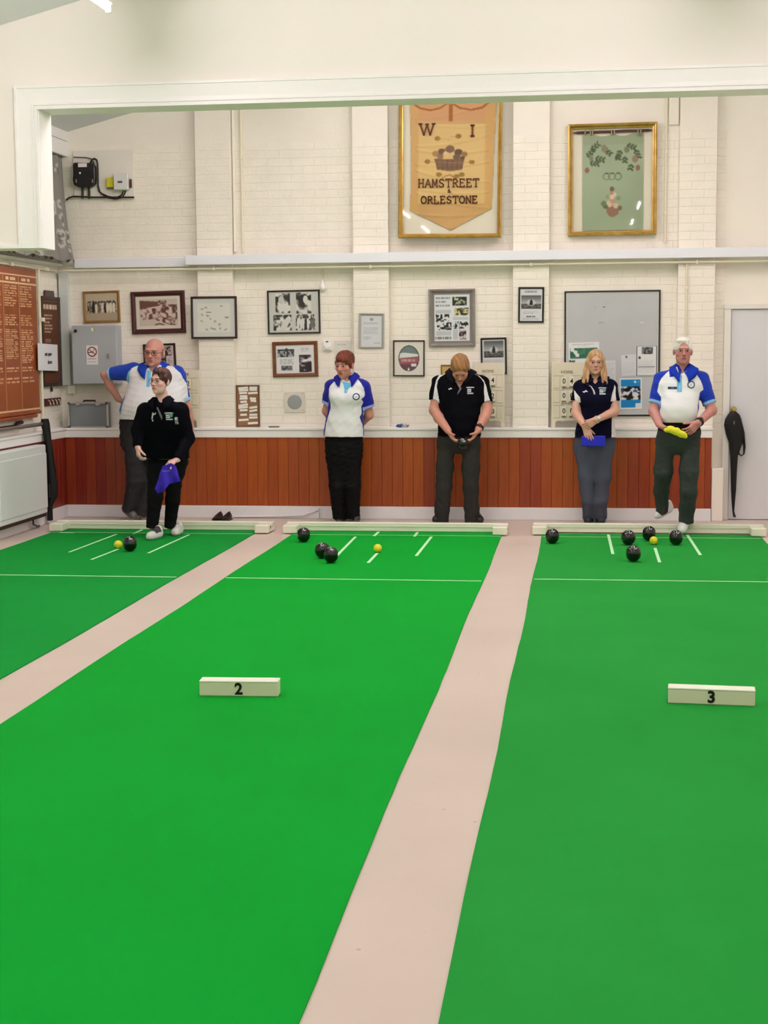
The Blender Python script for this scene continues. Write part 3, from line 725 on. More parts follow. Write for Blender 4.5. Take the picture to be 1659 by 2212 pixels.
# the pointed cloth
pts = [bl_(*p) for p in ((884, 205), (1073, 202), (1068, 300), (1062, 450), (973, 497), (886, 455), (888, 330))]
xs = [p[0] for p in pts]; zs_ = [p[1] for p in pts]; x0, x1, z0, z1 = min(xs), max(xs), min(zs_), max(zs_) + .14
P = Pic(x1 - x0, z1 - z0, (208, 168, 110), .006, 21)
def uv(px, py): q = bl_(px, py); return (q[0] - x0) / (x1 - x0), (z1 - q[1]) / (z1 - z0)
tone = smooth_noise(P.ny, P.nx, 5, P.rng)[..., None]
P.a = P.a * (1 - .06 * tone)
P.put(P.V < uv(900, 262)[1], (206, 156, 108))
P.rect(*uv(904, 268), *uv(1048, 440), (216, 184, 120))
P.put((P.U < uv(904, 300)[0]) | (P.U > uv(1046, 300)[0]), (208, 166, 98), .6)
for (a, b_, c_) in (((890, 222), (930, 238), (968, 222)), ((974, 222), (1018, 237), (1062, 216))):
    P.line([uv(*a), uv((a[0] + b_[0]) / 2 - 2, b_[1] - 4), uv(*b_), uv((c_[0] + b_[0]) / 2 + 2, b_[1] - 5), uv(*c_)], .008, (160, 96, 40))
P.rect(*uv(969, 222), *uv(978, 262), (164, 100, 48))
P.poly([uv(938, 343), uv(1003, 343), uv(998, 366), uv(972, 370), uv(944, 366)], (122, 92, 68))
for k in range(6): P.line([uv(944 + k * 11, 346), uv(946 + k * 10, 366)], .004, (96, 70, 50), .8)
for (px, py, r, c_) in ((941, 332, 8, (170, 132, 80)), (954, 327, 8, (112, 84, 60)), (965, 331, 7, (222, 190, 140)), (977, 331, 7, (222, 190, 140)), (990, 329, 9, (96, 74, 54)), (1003, 333, 7, (150, 112, 72)), (972, 322, 10, (118, 88, 62)), (951, 338, 7, (140, 108, 78)), (986, 339, 8, (110, 84, 62)), (999, 341, 5, (88, 64, 46))):
    u, v_ = uv(px, py); P.ell(u, v_, r / 235 / P.w, r * .8 / 235 / P.h, c_)
for (px, py) in ((945, 299), (990, 294), (923, 349), (1019, 350), (948, 377), (997, 377), (986, 381)):
    u, v_ = uv(px, py); P.ell(u, v_, .028 / P.w, .02 / P.h, (140, 110, 48)); P.line([(u, v_), uv(972, py + 2)], .003, (180, 140, 70), .6)
P.line([uv(955, 384), uv(971, 377), uv(985, 386)], .004, (140, 96, 40))
P.mask[:] = False
ins = Pic(P.w, P.h, (0, 0, 0), .006); ins.nx, ins.ny = P.nx, P.ny
ins.poly([((x - x0) / P.w, (z1 - z) / P.h) for x, z in [(pts[0][0], z1)] + [(pts[1][0], z1)] + pts[1:]], (255, 255, 255)); P.mask = ins.a[..., 0] > 100
rngw = np.random.default_rng(4)
def banner_relief(X, Z):
    Yr = np.zeros_like(X)
    for cz in np.linspace(Z.min() + .1, Z.max() - .35, 9):
        c_ = cz + rngw.uniform(-.03, .03); slope = rngw.uniform(-.25, .25); Yr -= .005 * np.exp(-((Z - c_ - slope * X - .25 * X * X) / .012) ** 2) * (abs(X) < .34)
    return Yr
P.build('banner_cloth', M_CLOTHP, broot, ((x0 + x1) / 2, -.022, (z0 + z1) / 2), relief=banner_relief)
MB().tube([(-w / 2 + .05, -.03, bl_(973, 214)[1]), (w / 2 - .05, -.03, bl_(973, 208)[1])], .008, 8).build('banner_rod', mat('rod_gold', (190, 150, 90), 0.4, 0.4), broot)
def pxword(root, loc, txt, pa, pb, base, top, t, gap=.22, y=-.034):
    (xa, za), (xb, zb) = loc(pa, base), loc(pb, base); _, zt = loc(pa, top); word(root, txt, xa, xb, (za + zb) / 2, zt - za, t, M_THREAD, gap, y)
pxword(broot, bl_, 'W', 908, 937, 292, 268, .016); pxword(broot, bl_, 'I', 1012, 1029, 294, 271, .018)
pxword(broot, bl_, 'HAMSTREET', 904, 1034, 404, 387, .011, .28); pxword(broot, bl_, '&', 967, 974, 416, 409, .007); pxword(broot, bl_, 'ORLESTONE', 910, 1031, 439, 424, .011, .28)

QG = ((1228, 270), (1420, 263), (1418, 507), (1226, 510))
groot, w, h, gl_ = banner_frame('gilt framed sage green hanging with embroidered flowers', QG, YB - .005, .042, .06)
x0, z1 = gl_(1259, 288); x1, z0 = gl_(1389, 496)
P = Pic(x1 - x0, z1 - z0, (160, 178, 146), .006, 31)
def uv(px, py): q = gl_(px, py); return (q[0] - x0) / (x1 - x0), (z1 - q[1]) / (z1 - z0)
P.a *= (1 - .07 * smooth_noise(P.ny, P.nx, 4, P.rng)[..., None]); P.put(P.V < .12, (146, 158, 126), .6)
# scalloped top
for cxp in (1302, 1346): P.mask &= ~((((P.U - uv(cxp, 288)[0]) / (20 / 235 / P.w)) ** 2 + ((P.V) / (7 / 235 / P.h)) ** 2) < 1)
def sprig(px, py, ang, n, c=(70, 86, 58)):
    for k in range(n):
        x, y = px + math.cos(ang) * k * 7, py + math.sin(ang) * k * 7
        for s in (-1, 1):
            a = ang + s * .9; P.line([uv(x, y), uv(x + 6 * math.cos(a), y + 6 * math.sin(a))], .0085, c)
for args in ((1270, 338, -.9, 3), (1280, 322, -.7, 3), (1306, 322, .7, 3), (1288, 342, .2, 3), (1276, 352, .1, 3), (1340, 326, 1.9, 3), (1356, 314, .3, 3), (1374, 325, 1.2, 3), (1350, 340, 1.6, 2), (1364, 356, 1.8, 2), (1336, 334, 1.6, 2)): sprig(*args)
for (px, py, r, c_) in ((1305, 321, 8, (132, 126, 104)), (1277, 342, 6, (120, 128, 100)), (1268, 368, 6, (140, 98, 86)), (1372, 343, 8, (146, 118, 102)), (1378, 362, 6, (134, 96, 84)), (1354, 323, 7, (118, 124, 96))): u, v_ = uv(px, py); P.ell(u, v_, r * .8 / 235 / P.w, r / 235 / P.h, c_)
for px in (1310, 1322, 1335): u, v_ = uv(px, 381); P.ring(u, v_, .03, .0045, (110, 126, 100)); P.ell(u, uv(px, 374)[1], .018 / P.w, .007 / P.h, (70, 84, 62))
P.poly([uv(1309, 446), uv(1338, 446), uv(1336, 462), uv(1324, 469), uv(1312, 462)], (146, 112, 92)); u, v_ = uv(1323, 452); P.ell(u, v_, .055 / P.w, .07 / P.h, (146, 112, 92))
for (px, py, r, c_) in ((1317, 440, 7, (214, 184, 158)), (1330, 444, 6, (196, 190, 158)), (1324, 434, 6, (190, 148, 128)), (1322, 425, 5, (222, 196, 170)), (1328, 420, 4, (206, 200, 172)), (1321, 417, 4, (180, 136, 112)), (1322, 408, 5, (120, 92, 78)), (1308, 446, 5, (92, 108, 80)), (1304, 440, 6, (112, 124, 96)), (1339, 449, 5, (130, 102, 84)), (1312, 425, 4, (140, 152, 120)), (1336, 428, 5, (136, 148, 116))): u, v_ = uv(px, py); P.ell(u, v_, r / 235 / P.w, r / 235 / P.h, c_)
def green_relief(X, Z): return -.004 * np.sin(Z * 22 + X * 3) * np.clip((.0 - Z) * 3, 0, 1) - .003 * np.sin(X * 20)
P.build('banner_cloth', M_CLOTHP, groot, ((x0 + x1) / 2, -.022, (z0 + z1) / 2), relief=green_relief)
(xa, za), (xb, zb) = gl_(1238, 287), gl_(1410, 281)
MB().tube([(xa, -.028, za), (xa + .04, -.028, za), (xb - .04, -.028, zb), (xb, -.028, zb)], [.003, .013, .013, .003], 10).build('banner_rod', mat('dark_rod', (70, 32, 18), 0.45, 0.4), groot, smooth=True)
for px in (1264, 1275, 1280, 1321, 1327, 1378, 1384):
    xq, zq = gl_(px, 285); MB().box(xq - .006, xq + .006, -.044, -.03, zq - .03, zq + .018).build('loop', M_CLOTHP if False else mat('sage_loop', (150, 140, 118), 0.9, 0.1), groot)

# notice board
c, w, h, a = quad_on((1218, 629), (1426, 626), (1426, 899), (1220, 900), YF - .02)
nb = empty('notice_board', (c[0], YF, c[2]), 'large grey felt notice board with a thin black edge', 'notice board', rot=(0, -a, 0))
MB().box(-w / 2 + .008, w / 2 - .008, -.014, 0, -h / 2 + .008, h / 2 - .008).build('felt', mat('grey_felt', (192, 195, 196), 0.9, 0.1, var=0.03, vscale=4, bump=.1, bscale=300), nb)
moulding(w, h, [(0, 0), (0, .02), (.008, .02), (.016, .02), (.016, .012)]).build('frame', mat('dark_edge', (44, 44, 42), 0.4, 0.4), nb)
moulding(w - .032, h - .032, [(0, .012), (0, .017), (.008, .017), (.008, .012)]).build('frame_lining', mat('pale_lining', (214, 214, 210), 0.5, 0.3), nb)
for (px, py, ww, hh, cc) in ((1285, 663, .012, .006, (150, 152, 152)), (1305, 663, .026, .007, (110, 112, 112)), (1298, 697, .05, .012, (168, 171, 172)), (1387, 697, .034, .008, (222, 224, 224))):
    p = onY(px, py, YF - .02); MB().box(-ww / 2, ww / 2, -.002, 0, -hh / 2, hh / 2).build('mark', mat('mark_%d_%d' % (px, py), cc, 0.8, 0.1), nb, loc=(p[0] - c[0], -.014, p[2] - c[2]))
def paper(label, q, Y, paint, bg=(232, 233, 232), name='pinned_paper', cell=.004, seed=1, group='papers pinned to the notice board', cat='paper', thick=.002):
    c, w, h, a = quad_on(*q, Y)
    root = empty(name, (c[0], Y, c[2]), label, cat, group, (0, -a, 0))
    MB().box(-w / 2, w / 2, -thick, 0, -h / 2, h / 2).build('sheet', mat('paper_white', (232, 232, 228), 0.7, 0.2), root)
    p = Pic(w, h, bg, cell, seed); paint(p); p.build('print', M_PRINT, root, (0, -thick - .0006, 0))
    return root
YN = YF - .0145
def pp_green(p):
    p.words(.12, .06, .85, .12, (80, 84, 84), 1, .7); p.words(.3, .15, .7, .2, (120, 120, 120), 1, .5); p.rect(.05, .26, .95, .75, (52, 108, 82)); p.photo(.05, .26, .95, .75, (44, 96, 74), (72, 128, 100), 4, 1.0)
    for u, v in ((.12, .33), (.22, .45), (.28, .58)): p.ell(u, v, .07, .09, (230, 236, 232))
    p.photo(.02, .8, .2, .98, (40, 44, 42), (190, 194, 192), 4)
paper('poster with a dark green panel behind the scoreboard on the notice board', ((1228, 740), (1294, 739), (1295, 785), (1229, 788)), YN, pp_green, seed=2)
def pp_plain(p): p.words(.1, .35, .9, .9, (150, 154, 156), 9, .3); p.ell(.35, .1, .07, .06, (90, 92, 92))
paper('curling white sheet pinned beside the bordered notice', ((1342, 768), (1374, 764), (1376, 812), (1343, 812)), YN, pp_plain, (212, 216, 218), seed=3)
def pp_notice(p):
    p.rect(.03, .02, .97, .985, (74, 78, 78)); p.rect(.055, .035, .945, .965, (226, 229, 229)); p.photo(.27, .06, .77, .28, (16, 16, 16), (130, 132, 132), 5, 1.6); p.ell(.17, .4, .06, .045, (70, 72, 74)); p.words(.1, .46, .88, .92, (150, 152, 154), 9, .35); p.rect(.1, .68, .88, .72, (150, 152, 154))
paper('black bordered notice with a dark photograph at its head', ((1373, 746), (1420, 746), (1421, 812), (1374, 813)), YN - .003, pp_notice, seed=4)
def pp_blue(p):
    p.rect(.05, .04, .95, .95, (24, 132, 196)); p.photo(.05, .27, .95, .7, (16, 18, 22), (222, 224, 226), 4, 2.4); p.poly([(.3, .62), (.55, .4), (.6, .68)], (20, 22, 26)); p.ell(.7, .42, .1, .05, (50, 80, 170)); p.ell(.7, .53, .14, .08, (222, 222, 220)); p.rect(.7, .8, .95, .95, (226, 228, 230)); p.ell(.7, .12, .05, .04, (226, 240, 248)); p.words(.78, .1, .92, .14, (226, 240, 248), 1, .8)
paper('bright blue poster with a photograph of a worker', ((1338, 817), (1386, 817), (1387, 883), (1339, 885)), YN, pp_blue, seed=5)
def pp_faint(p): p.words(.08, .06, .92, .94, (160, 164, 166), 14, .35)
paper('faint white sheet behind the blonde woman', ((1303, 779), (1328, 779), (1332, 840), (1303, 842)), YN, pp_faint, (214, 217, 219), seed=6)
def pp_f2(p): p.words(.2, .1, .7, .16, (130, 132, 130), 1, .6); p.words(.1, .35, .8, .5, (170, 170, 166), 3, .4)
paper('pale sheet taped to the wall beside the thermostat', ((721, 736), (759, 736), (759, 798), (722, 798)), YF, pp_f2, (226, 224, 214), group='papers taped to the wall', seed=7)
paper('pale blank sheet taped beside the middle scoreboard', ((1020, 782), (1038, 782), (1038, 830), (1020, 830)), YF, lambda p: p.words(.1, .1, .9, .6, (180, 182, 180), 5, .3), (222, 226, 224), group='papers taped to the wall', seed=8)

# cork board with name labels
c, w, h, a = quad_on((511, 833), (558, 831), (562, 921), (509, 923), YF - .02)
ck = empty('label_board', (c[0], YF, c[2] - h / 2), 'brown board covered with small white name labels', 'board')
MB().box(-w / 2, w / 2, -.014, 0, 0, h).build('board_panel', mat('brown_hardboard', (146, 108, 76), 0.8, 0.2, var=.08, vscale=8), ck)
moulding(w, h, [(0, 0), (0, .02), (.012, .02), (.012, .014)]).build('frame', mat('brown_edge', (112, 80, 54), 0.6, 0.3), ck, loc=(0, 0, h / 2))
M_LAB = mat('label_white', (240, 238, 230), 0.7, 0.2)
for (px, py, ww, an) in ((525, 838, 22, 6), (526, 843, 22, 3), (547, 837, 18, 2), (547, 842, 17, 0), (546, 849, 22, 3), (525, 849, 18, 2), (526, 856, 17, 0), (526, 861, 18, 2), (526, 868, 15, 5), (525, 875, 22, 10), (525, 880, 22, 6), (526, 886, 18, 3), (526, 896, 15, 2), (526, 907, 23, 4), (546, 861, 14, -3), (547, 866, 13, -6), (547, 880, 18, 8), (547, 887, 18, 10), (547, 896, 18, 2), (547, 902, 19, 2), (546, 914, 23, 3)):
    p = onY(px, py, YF - .02); s = ww / 233 / 2
    MB().box(-s, s, -.002, 0, -.0105, .0105).build('name_label', M_LAB, ck, loc=(p[0] - c[0], -.0145, p[2] - c[2] + h / 2), rot=(0, -math.radians(an), 0))

# wall speaker, thermostat, call point, blue packet, junction box
c, w, h, a = quad_on(*rect_q(614, 846, 659, 891), YF - .01)
sp_ = empty('wall_speaker', (c[0], YF, c[2]), 'square cream wall speaker with a round grey grille', 'speaker')
MB().box(-w / 2, w / 2, -.012, 0, -h / 2, h / 2).build('plate', mat('cream_plate', (226, 222, 208), 0.5, 0.3), sp_, bevel=.003)
MB().lathe([(0.002, -.02), (.05, -.02), (.066, -.017), (.07, -.012), (.071, -.0)], 32, 'y').build('grille', mat('grey_grille', (170, 174, 172), 0.7, 0.2, bump=.6, bscale=300), sp_, smooth=True)
for sx in (-1, 1):
    for sz in (-1, 1): MB().lathe([(.001, -.015), (.006, -.014), (.006, -.012)], 10, 'y', (sx * .08, 0, sz * .08)).build('screw', mat('screw_grey', (190, 186, 172), .4), sp_)
c, w, h, a = quad_on(*rect_q(697, 734, 716, 757), YF - .03)
th = empty('thermostat', (c[0], YF, c[2]), 'small white wall thermostat beside the oak framed card', 'thermostat')
MB().box(-w / 2, w / 2, -.03, 0, -h / 2, h / 2).build('body', M_WHITE, th, bevel=.006)
MB().lathe([(.001, -.045), (.024, -.045), (.028, -.04), (.03, -.03)], 24, 'y', (0, 0, -.008)).build('dial', M_WHITE, th, smooth=True)
MB().box(-.012, .012, -.032, -.03, .026, .038).build('display', mat('lcd_dark', (70, 74, 72), .3), th)
p = onY(698, 620, YF); ps = empty('wall_sensor', (p[0], YF, p[2]), 'white drop-shaped sensor hanging above the four photographs', 'sensor')
MB().lathe([(.001, -.035), (.014, -.034), (.026, -.018), (.028, 0), (.02, .02), (.009, .05), (.006, .07)], 20, 'z', (0, -.028, 0)).build('body', M_WHITE, ps, smooth=True)
MB().tube([(0, -.014, .06), (0, -.012, (pz - p[2]))], .006, 8).build('cable', M_PIPE, ps)
def crumple(name, label, cat, c, sx, sy, sz, cols, seed):
    bm = bmesh.new(); bmesh.ops.create_icosphere(bm, subdivisions=3, radius=1.0); rg = random.Random(seed)
    for v in bm.verts:
        k = .75 + .35 * rg.random(); v.co = Vector((v.co.x * sx * k, v.co.y * sy * k, max(0, (v.co.z + .6)) * sz * .62 * k))
    me = bpy.data.meshes.new(name); bm.to_mesh(me); bm.free()
    setcol(me, [cols[0] if v.co.x < -sx * .1 else (cols[1] if rg.random() < .6 else cols[2]) for v in me.vertices]); me.materials.append(M_PRINT)
    o = bpy.data.objects.new(name, me); link(o); o.location = c; return tag(o, label, cat)
p = onY(870, 918, YW + .07); crumple('crumpled_packet', 'small crumpled blue and grey packet lying on the white ledge', 'packet', (p[0], YW + .07, .866), .065, .04, .035, [(40, 90, 150), (206, 206, 200), (120, 124, 124)], 3)
p = onY(592, 922, YW + .07); thing_box('pen_tray', (p[0] - .05, YW + .04, .866), (p[0] + .05, YW + .09, .878), mat('grey_tray', (120, 116, 106), .5), 'small dark grey strip lying on the ledge by the speaker', 'tray', bevel=.003)

# scoreboards standing on the ledge
M_SB = mat('cream_scoreboard', (230, 222, 198), 0.55, 0.3)
M_INK = mat('ink_brown', (52, 46, 34), 0.7, 0.2); M_FAINT = mat('faint_grey_ink', (166, 160, 142), 0.8, 0.1); M_PEN = mat('pencil_ink', (120, 112, 94), .8, .1)
def scoreboard(label, pl, pr, top, rows, Y=YW + .04, foot=True):
    """pl, pr: pixel edges; rows: (py centre, [digits]) with py of the three score lines"""
    L, R_ = onY(pl, 860, Y)[0], onY(pr, 860, Y)[0]; zt = onY(pl, top, Y)[2]; zb = .866; w = R_ - L; cx = (L + R_) / 2
    root = empty('scoreboard', (cx, Y, zb), label, 'scoreboard', 'cream scoreboards standing on the ledge')
    hh = zt - zb; fl = onY(pl, 909, Y)[2] - zb
    MB().prism([(-w / 2, 0), (-w / 2 + .035, 0), (-w / 2 + .04, fl * .8), (-w / 2 + .055, fl), (w / 2 - .055, fl), (w / 2 - .04, fl * .8), (w / 2 - .035, 0), (w / 2, 0), (w / 2, hh), (-w / 2, hh)], 0, .012).build('panel', M_SB, root, bevel=.002)
    zr = [onY(pl, py, Y)[2] - zb for py, _ in rows]
    for (py, digs), z in zip(rows, zr):
        for i, s in enumerate((-.5, .5)):
            MB().box(s * (w - .1) - .026 * (1 if i else 1), s * (w - .1) + .026, -.006, 0, z - .062, z + .045).build('card_slot', M_SB, root, bevel=.002)
        for (dx, ch) in digs:
            MB().box(dx - .023, dx + .023, -.005, 0, z - .045, z + .045).build('score_card', mat('score_card_white', (240, 234, 214), .6), root, bevel=.001)
            MB().box(dx - .02, dx + .02, -.010, 0, z - .056, z - .05).build('card_rest', M_PEN, root)
            textmesh('digit', ch, .066, M_INK, root, (dx, -.006, z), bold=.012, sx=.9)
        for s in (-.28, .28): MB().box(s * w - .05, s * w + .05, -.0012, 0, z + .05, z + .054).build('rule', M_FAINT, root)
    return root, zr, w
def sbtext(root, txt, x, z, size, m): textmesh('lettering', txt, size, m, root, (x, -.002, z), spacing=1.05)
for (lab, pl, pr, top, rows, dx) in (('cream scoreboard propped behind the bald man', 366, 432, 800, ((829, '02'), (861, ' 2'), (893, ' 2')), .075), ('cream scoreboard on the ledge behind the man looking down', 1023, 1090, 784, ((822, '04'), (856, ' 2'), (889, ' 0')), .07), ('cream scoreboard on the ledge behind the blonde woman', 1191, 1262, 783, ((824, '04'), (855, '00'), (888, '00')), .07)):
    root, zr, w = scoreboard(lab, pl, pr, top, [(py, [((i - .5) * dx, ch) for i, ch in enumerate(d) if ch != ' ']) for py, d in rows])
    sbtext(root, 'HOME', -.01, zr[0] + .085, .038, M_PEN); sbtext(root, 'ENDS', -.01, zr[1] + .066, .03, M_FAINT); sbtext(root, 'AWAY', -.01, zr[2] + .068, .034, M_PEN)

# grey cabinet with the no smoking sign
c0, c1 = onY(153, 703, YB - .17), onY(254, 830, YB - .17)
M_GCAB = mat('grey_enamel', (176, 182, 186), 0.4, 0.4, var=.02, vscale=3)
gc = empty('electrical_cabinet', ((c0[0] + c1[0]) / 2, YB, c1[2]), 'grey metal wall cabinet with a no smoking sign', 'cabinet')
w, h = c1[0] - c0[0], c0[2] - c1[2]
MB().box(-w / 2, w / 2, -.15, 0, 0, h).build('body', M_GCAB, gc, bevel=.006)
dd = MB().box(-w / 2 + .004, w / 2 - .004, -.17, -.152, .004, h - .004).build('door', M_GCAB, gc, bevel=.005)
def cb(px, py): q = onY(px, py, YB - .172); return q[0] - (c0[0] + c1[0]) / 2, q[2] - c1[2]
x, z = cb(199, 767); P = Pic(.115, .185, (232, 234, 234), .0025, 41)
P.ring(.5, .33, .043, .0055, (150, 60, 60)); P.poly([(.2, .34), (.62, .32), (.62, .37), (.2, .39)], (60, 50, 50)); P.line([(.28, .22), (.72, .45)], .004, (150, 60, 60)); P.line([(.62, .3), (.7, .22), (.66, .15)], .003, (120, 110, 110)); P.words(.08, .66, .92, .74, (90, 90, 96), 1, .7); P.words(.08, .82, .92, .88, (90, 90, 96), 1, .6)
P.build('sign', M_PRINT, dd, (x, -.172, z))
x, z = cb(163, 715); MB().lathe([(.001, -.182), (.012, -.182), (.016, -.172)], 16, 'y', (x, 0, z)).build('lamp_button', mat('dark_button', (50, 20, 22), .4), dd)
x, z = cb(201, 712); MB().box(x - .02, x + .004, -.174, -.171, z - .016, z + .016).build('sticker', M_LAB, dd); MB().box(x + .004, x + .024, -.174, -.171, z - .004, z + .016).build('sticker', mat('yellow_sticker', (190, 196, 96), .6), dd)
x, z = cb(235, 769); MB().box(x - .009, x + .009, -.186, -.171, z - .022, z + .022).build('handle', mat('chrome', (190, 190, 194), .25, metal=1.0), dd, bevel=.003)
a_, b_ = onY(145, 832, YB - .05), onY(163, 851, YB - .05); thing_box('junction_box', (a_[0], YB - .05, b_[2]), (b_[0], YB - .003, a_[2]), M_CREAM, 'small cream junction box under the grey cabinet', 'junction box', bevel=.005)
# silver flight case on the ledge
c0, c1 = onY(147, 869, YW), onY(235, 927, YW); w, h = c1[0] - c0[0], c0[2] - .866
fc = empty('flight_case', ((c0[0] + c1[0]) / 2, YW + .045, .866), 'silver framed grey equipment case standing on the ledge below the cabinet', 'case')
MB().box(-w / 2 + .014, w / 2 - .014, -.045, .055, .006, h - .006).build('shell', mat('case_grey', (132, 138, 142), .45, .4, var=.04, vscale=4), fc, bevel=.004)
M_ALU = mat('aluminium_edge', (196, 196, 190), .3, .5, metal=.6)
for yy in (-.05, .04): moulding(w, h, [(0, -.012), (0, .008), (.014, .008), (.014, -.012)]).build('edge_frame', M_ALU, fc, loc=(0, yy, h / 2), bevel=.0)
for sx in (-1, 1):
    for zz in (.01, h - .01): MB().box(sx * (w / 2 - .012) - .014, sx * (w / 2 - .012) + .014, -.062, -.05, zz - .012, zz + .012).build('corner_cap', mat('cap_dark', (96, 96, 94), .4), fc, bevel=.004)
MB().tube([(-.06, 0, h), (-.055, 0, h + .014), (.055, 0, h + .014), (.06, 0, h)], .008, 8).build('handle', mat('black_rubber', (22, 22, 22), .6), fc)
for sx in (-.1, .1): MB().box(sx - .02, sx + .02, -.064, -.05, h - .03, h - .004).build('latch', M_ALU, fc, bevel=.002)

# electricity meter board
c0, c1 = onY(158, 326, YB - .02), onY(290, 426, YB - .02); ox, oz = (c0[0] + c1[0]) / 2, c1[2]
mbd = empty('meter_board', (ox, YB - .005, oz), 'cream board carrying the electricity meter and black fuse box', 'meter board')
w, h = c1[0] - c0[0], c0[2] - c1[2]
MB().box(-w / 2, w / 2, -.02, 0, 0, h).build('board_panel', mat('board_cream', (238, 233, 222), .6), mbd, bevel=.002)
def mp(px, py): q = onY(px, py, YB - .05); return q[0] - ox, q[2] - oz
M_BAKE = mat('black_bakelite', (22, 20, 22), .35, .5)
pp = [mp(*q) for q in ((160, 355), (163, 352), (202, 353), (207, 360), (208, 385), (207, 398), (200, 405), (172, 405), (162, 400), (160, 390), (161, 376))]
fb = MB().prism(pp[::-1], -.09, -.02).build('fuse_box', M_BAKE, mbd, bevel=.008)
x, z = mp(181.5, 358); MB().box(x - .043, x + .043, -.093, -.089, z - .018, z + .018).build('sticker', M_LAB, fb)
x, z = mp(176, 375); MB().lathe([(.001, -.096), (.009, -.094), (.01, -.089)], 14, 'y', (x, 0, z)).build('seal', M_LAB, fb)
for px, py in ((168, 392), (203, 392)): x, z = mp(px, py); MB().box(x - .005, x + .005, -.094, -.088, z - .016, z + .016).build('clip', mat('clip_grey', (150, 150, 150), .4), fb)
x0_, z0_ = mp(248, 411); x1_, z1_ = mp(278, 375); mt = MB().box(x0_, x1_, -.085, -.02, z0_, z1_).build('meter', mat('meter_white', (222, 224, 218), .4), mbd, bevel=.006)
x, z = mp(262, 394); MB().box(x - .024, x + .022, -.087, -.084, z - .01, z + .01).build('display', mat('lcd_grey', (90, 94, 88), .3), mt)
x0_, z0_ = mp(231, 405); x1_, z1_ = mp(248, 384); MB().box(x0_, x1_, -.06, -.02, z0_, z1_).build('yellow_block', mat('yellow_plastic', (214, 206, 40), .4), mbd, bevel=.004)
x, z = mp(239, 406); MB().box(x - .036, x + .036, -.05, -.02, z - .008, z + .008).build('terminal_strip', mat('strip_grey', (96, 96, 100), .4), mbd)
x, z = mp(282, 396); MB().box(x - .006, x + .006, -.05, -.02, z - .04, z + .04).build('red_strip', mat('strip_red', (90, 30, 30), .4), mbd)
M_CAB = mat('brown_cable', (40, 26, 22), .5, .4)
def cable(pts, r=.008):
    q = [mp(*p) for p in pts]; MB().tube([(x, -.035, z) for x, z in q], r, 8).build('cable', M_CAB, mbd, smooth=True)
cable([(195, 353), (197, 346), (203, 342), (208, 345), (210, 352), (211, 375), (211, 400), (213, 412), (219, 418), (232, 424), (246, 427), (256, 425), (263, 420), (266, 412)])
cable([(192, 354), (196, 348), (201, 349), (203, 356)], .006); cable([(212, 402), (216, 416), (232, 427), (250, 430), (262, 427), (268, 420), (271, 412)], .006); cable([(142, 432), (148, 427), (158, 424), (200, 426), (240, 426), (289, 426)], .008); cable([(158, 339), (185, 340), (198, 343)], .004)
for px in (177, 191): cable([(px, 404), (px + 1, 415), (px + 1, 429)], .011)

# ------------------------------------------------------------------ side wall things
XS = XL + .004
def lw(px, py, dx=.03): return onX(px, py, XL + dx)
RL = math.pi / 2
yb1 = lw(86, 880)[1]; yb0 = 12.15; zb0, zb1 = lw(80, 887)[2], lw(60, 585)[2] + .015
hb = empty('honours_board', (XS + .004, (yb0 + yb1) / 2, zb0), 'varnished orange-brown honours board with pale lettered columns', 'honours board', rot=(0, 0, RL))
w, h = yb1 - yb0, zb1 - zb0
M_VARN = mat('varnished_orange_wood', (160, 78, 28), .3, .5, c2=(136, 60, 20), vscale=3, stretch=(3, 3, .6))
P = Pic(w, h, (158, 78, 32), .004, 51)
P.a *= (1 - .12 * smooth_noise(P.ny, P.nx, 5, P.rng)[..., None])
def huv(px, py): q = lw(px, py); return (q[1] - yb0) / w, (zb1 - q[2]) / h
GOLD = (236, 196, 150)
P.rect(0, .045, 1, .055, GOLD); P.rect(0, .10, 1, .11, GOLD)
cu = [huv(40, 620)[0], huv(6, 620)[0]]; cwid = cu[0] - cu[1]
cols = [cu[0] - k * cwid for k in range(0, 6) if cu[0] - k * cwid > 0]
for u in cols: P.rect(u - .0035, .05, u + .0035, .985, (214, 150, 96))
P.rect(0, .978, 1, .99, GOLD)
for ci, u in enumerate(cols + [cols[-1] - cwid]):
    a0 = max(u + .015, .005); a1 = min(u + cwid - .03, .985)
    if a1 <= a0: continue
    P.words(a0 + .03, .066, a1 - .02, .092, (250, 222, 190), 1, .95, .8)
    P.words(a0, .12, a1, .27, GOLD, 9, .85, .55); P.words(a0, .32, a1, .40, GOLD, 5, .85, .55)
    P.words(a0, .42, a1, .66 - .03 * (ci % 2), GOLD, 15, .85, .55); P.words(a0, .68, a1, .72, GOLD, 2, .85, .55); P.words(a0, .75, a1, .8, GOLD, 2, .85, .5)
MB().box(-w / 2, w / 2, -.022, 0, 0, h).build('board_panel', M_VARN, hb, bevel=.003)
P.build('lettering', colmat('gilded_varnish', .32, .45), hb, (0, -.0232, h / 2))
MB().box(-w / 2, w / 2 + .012, -.035, 0, -.028, .0).build('base_moulding', M_VARN, hb, bevel=.006); MB().box(-w / 2, w / 2 - .13, -.05, 0, -.06, -.03).build('base_moulding', M_VARN, hb, bevel=.008)
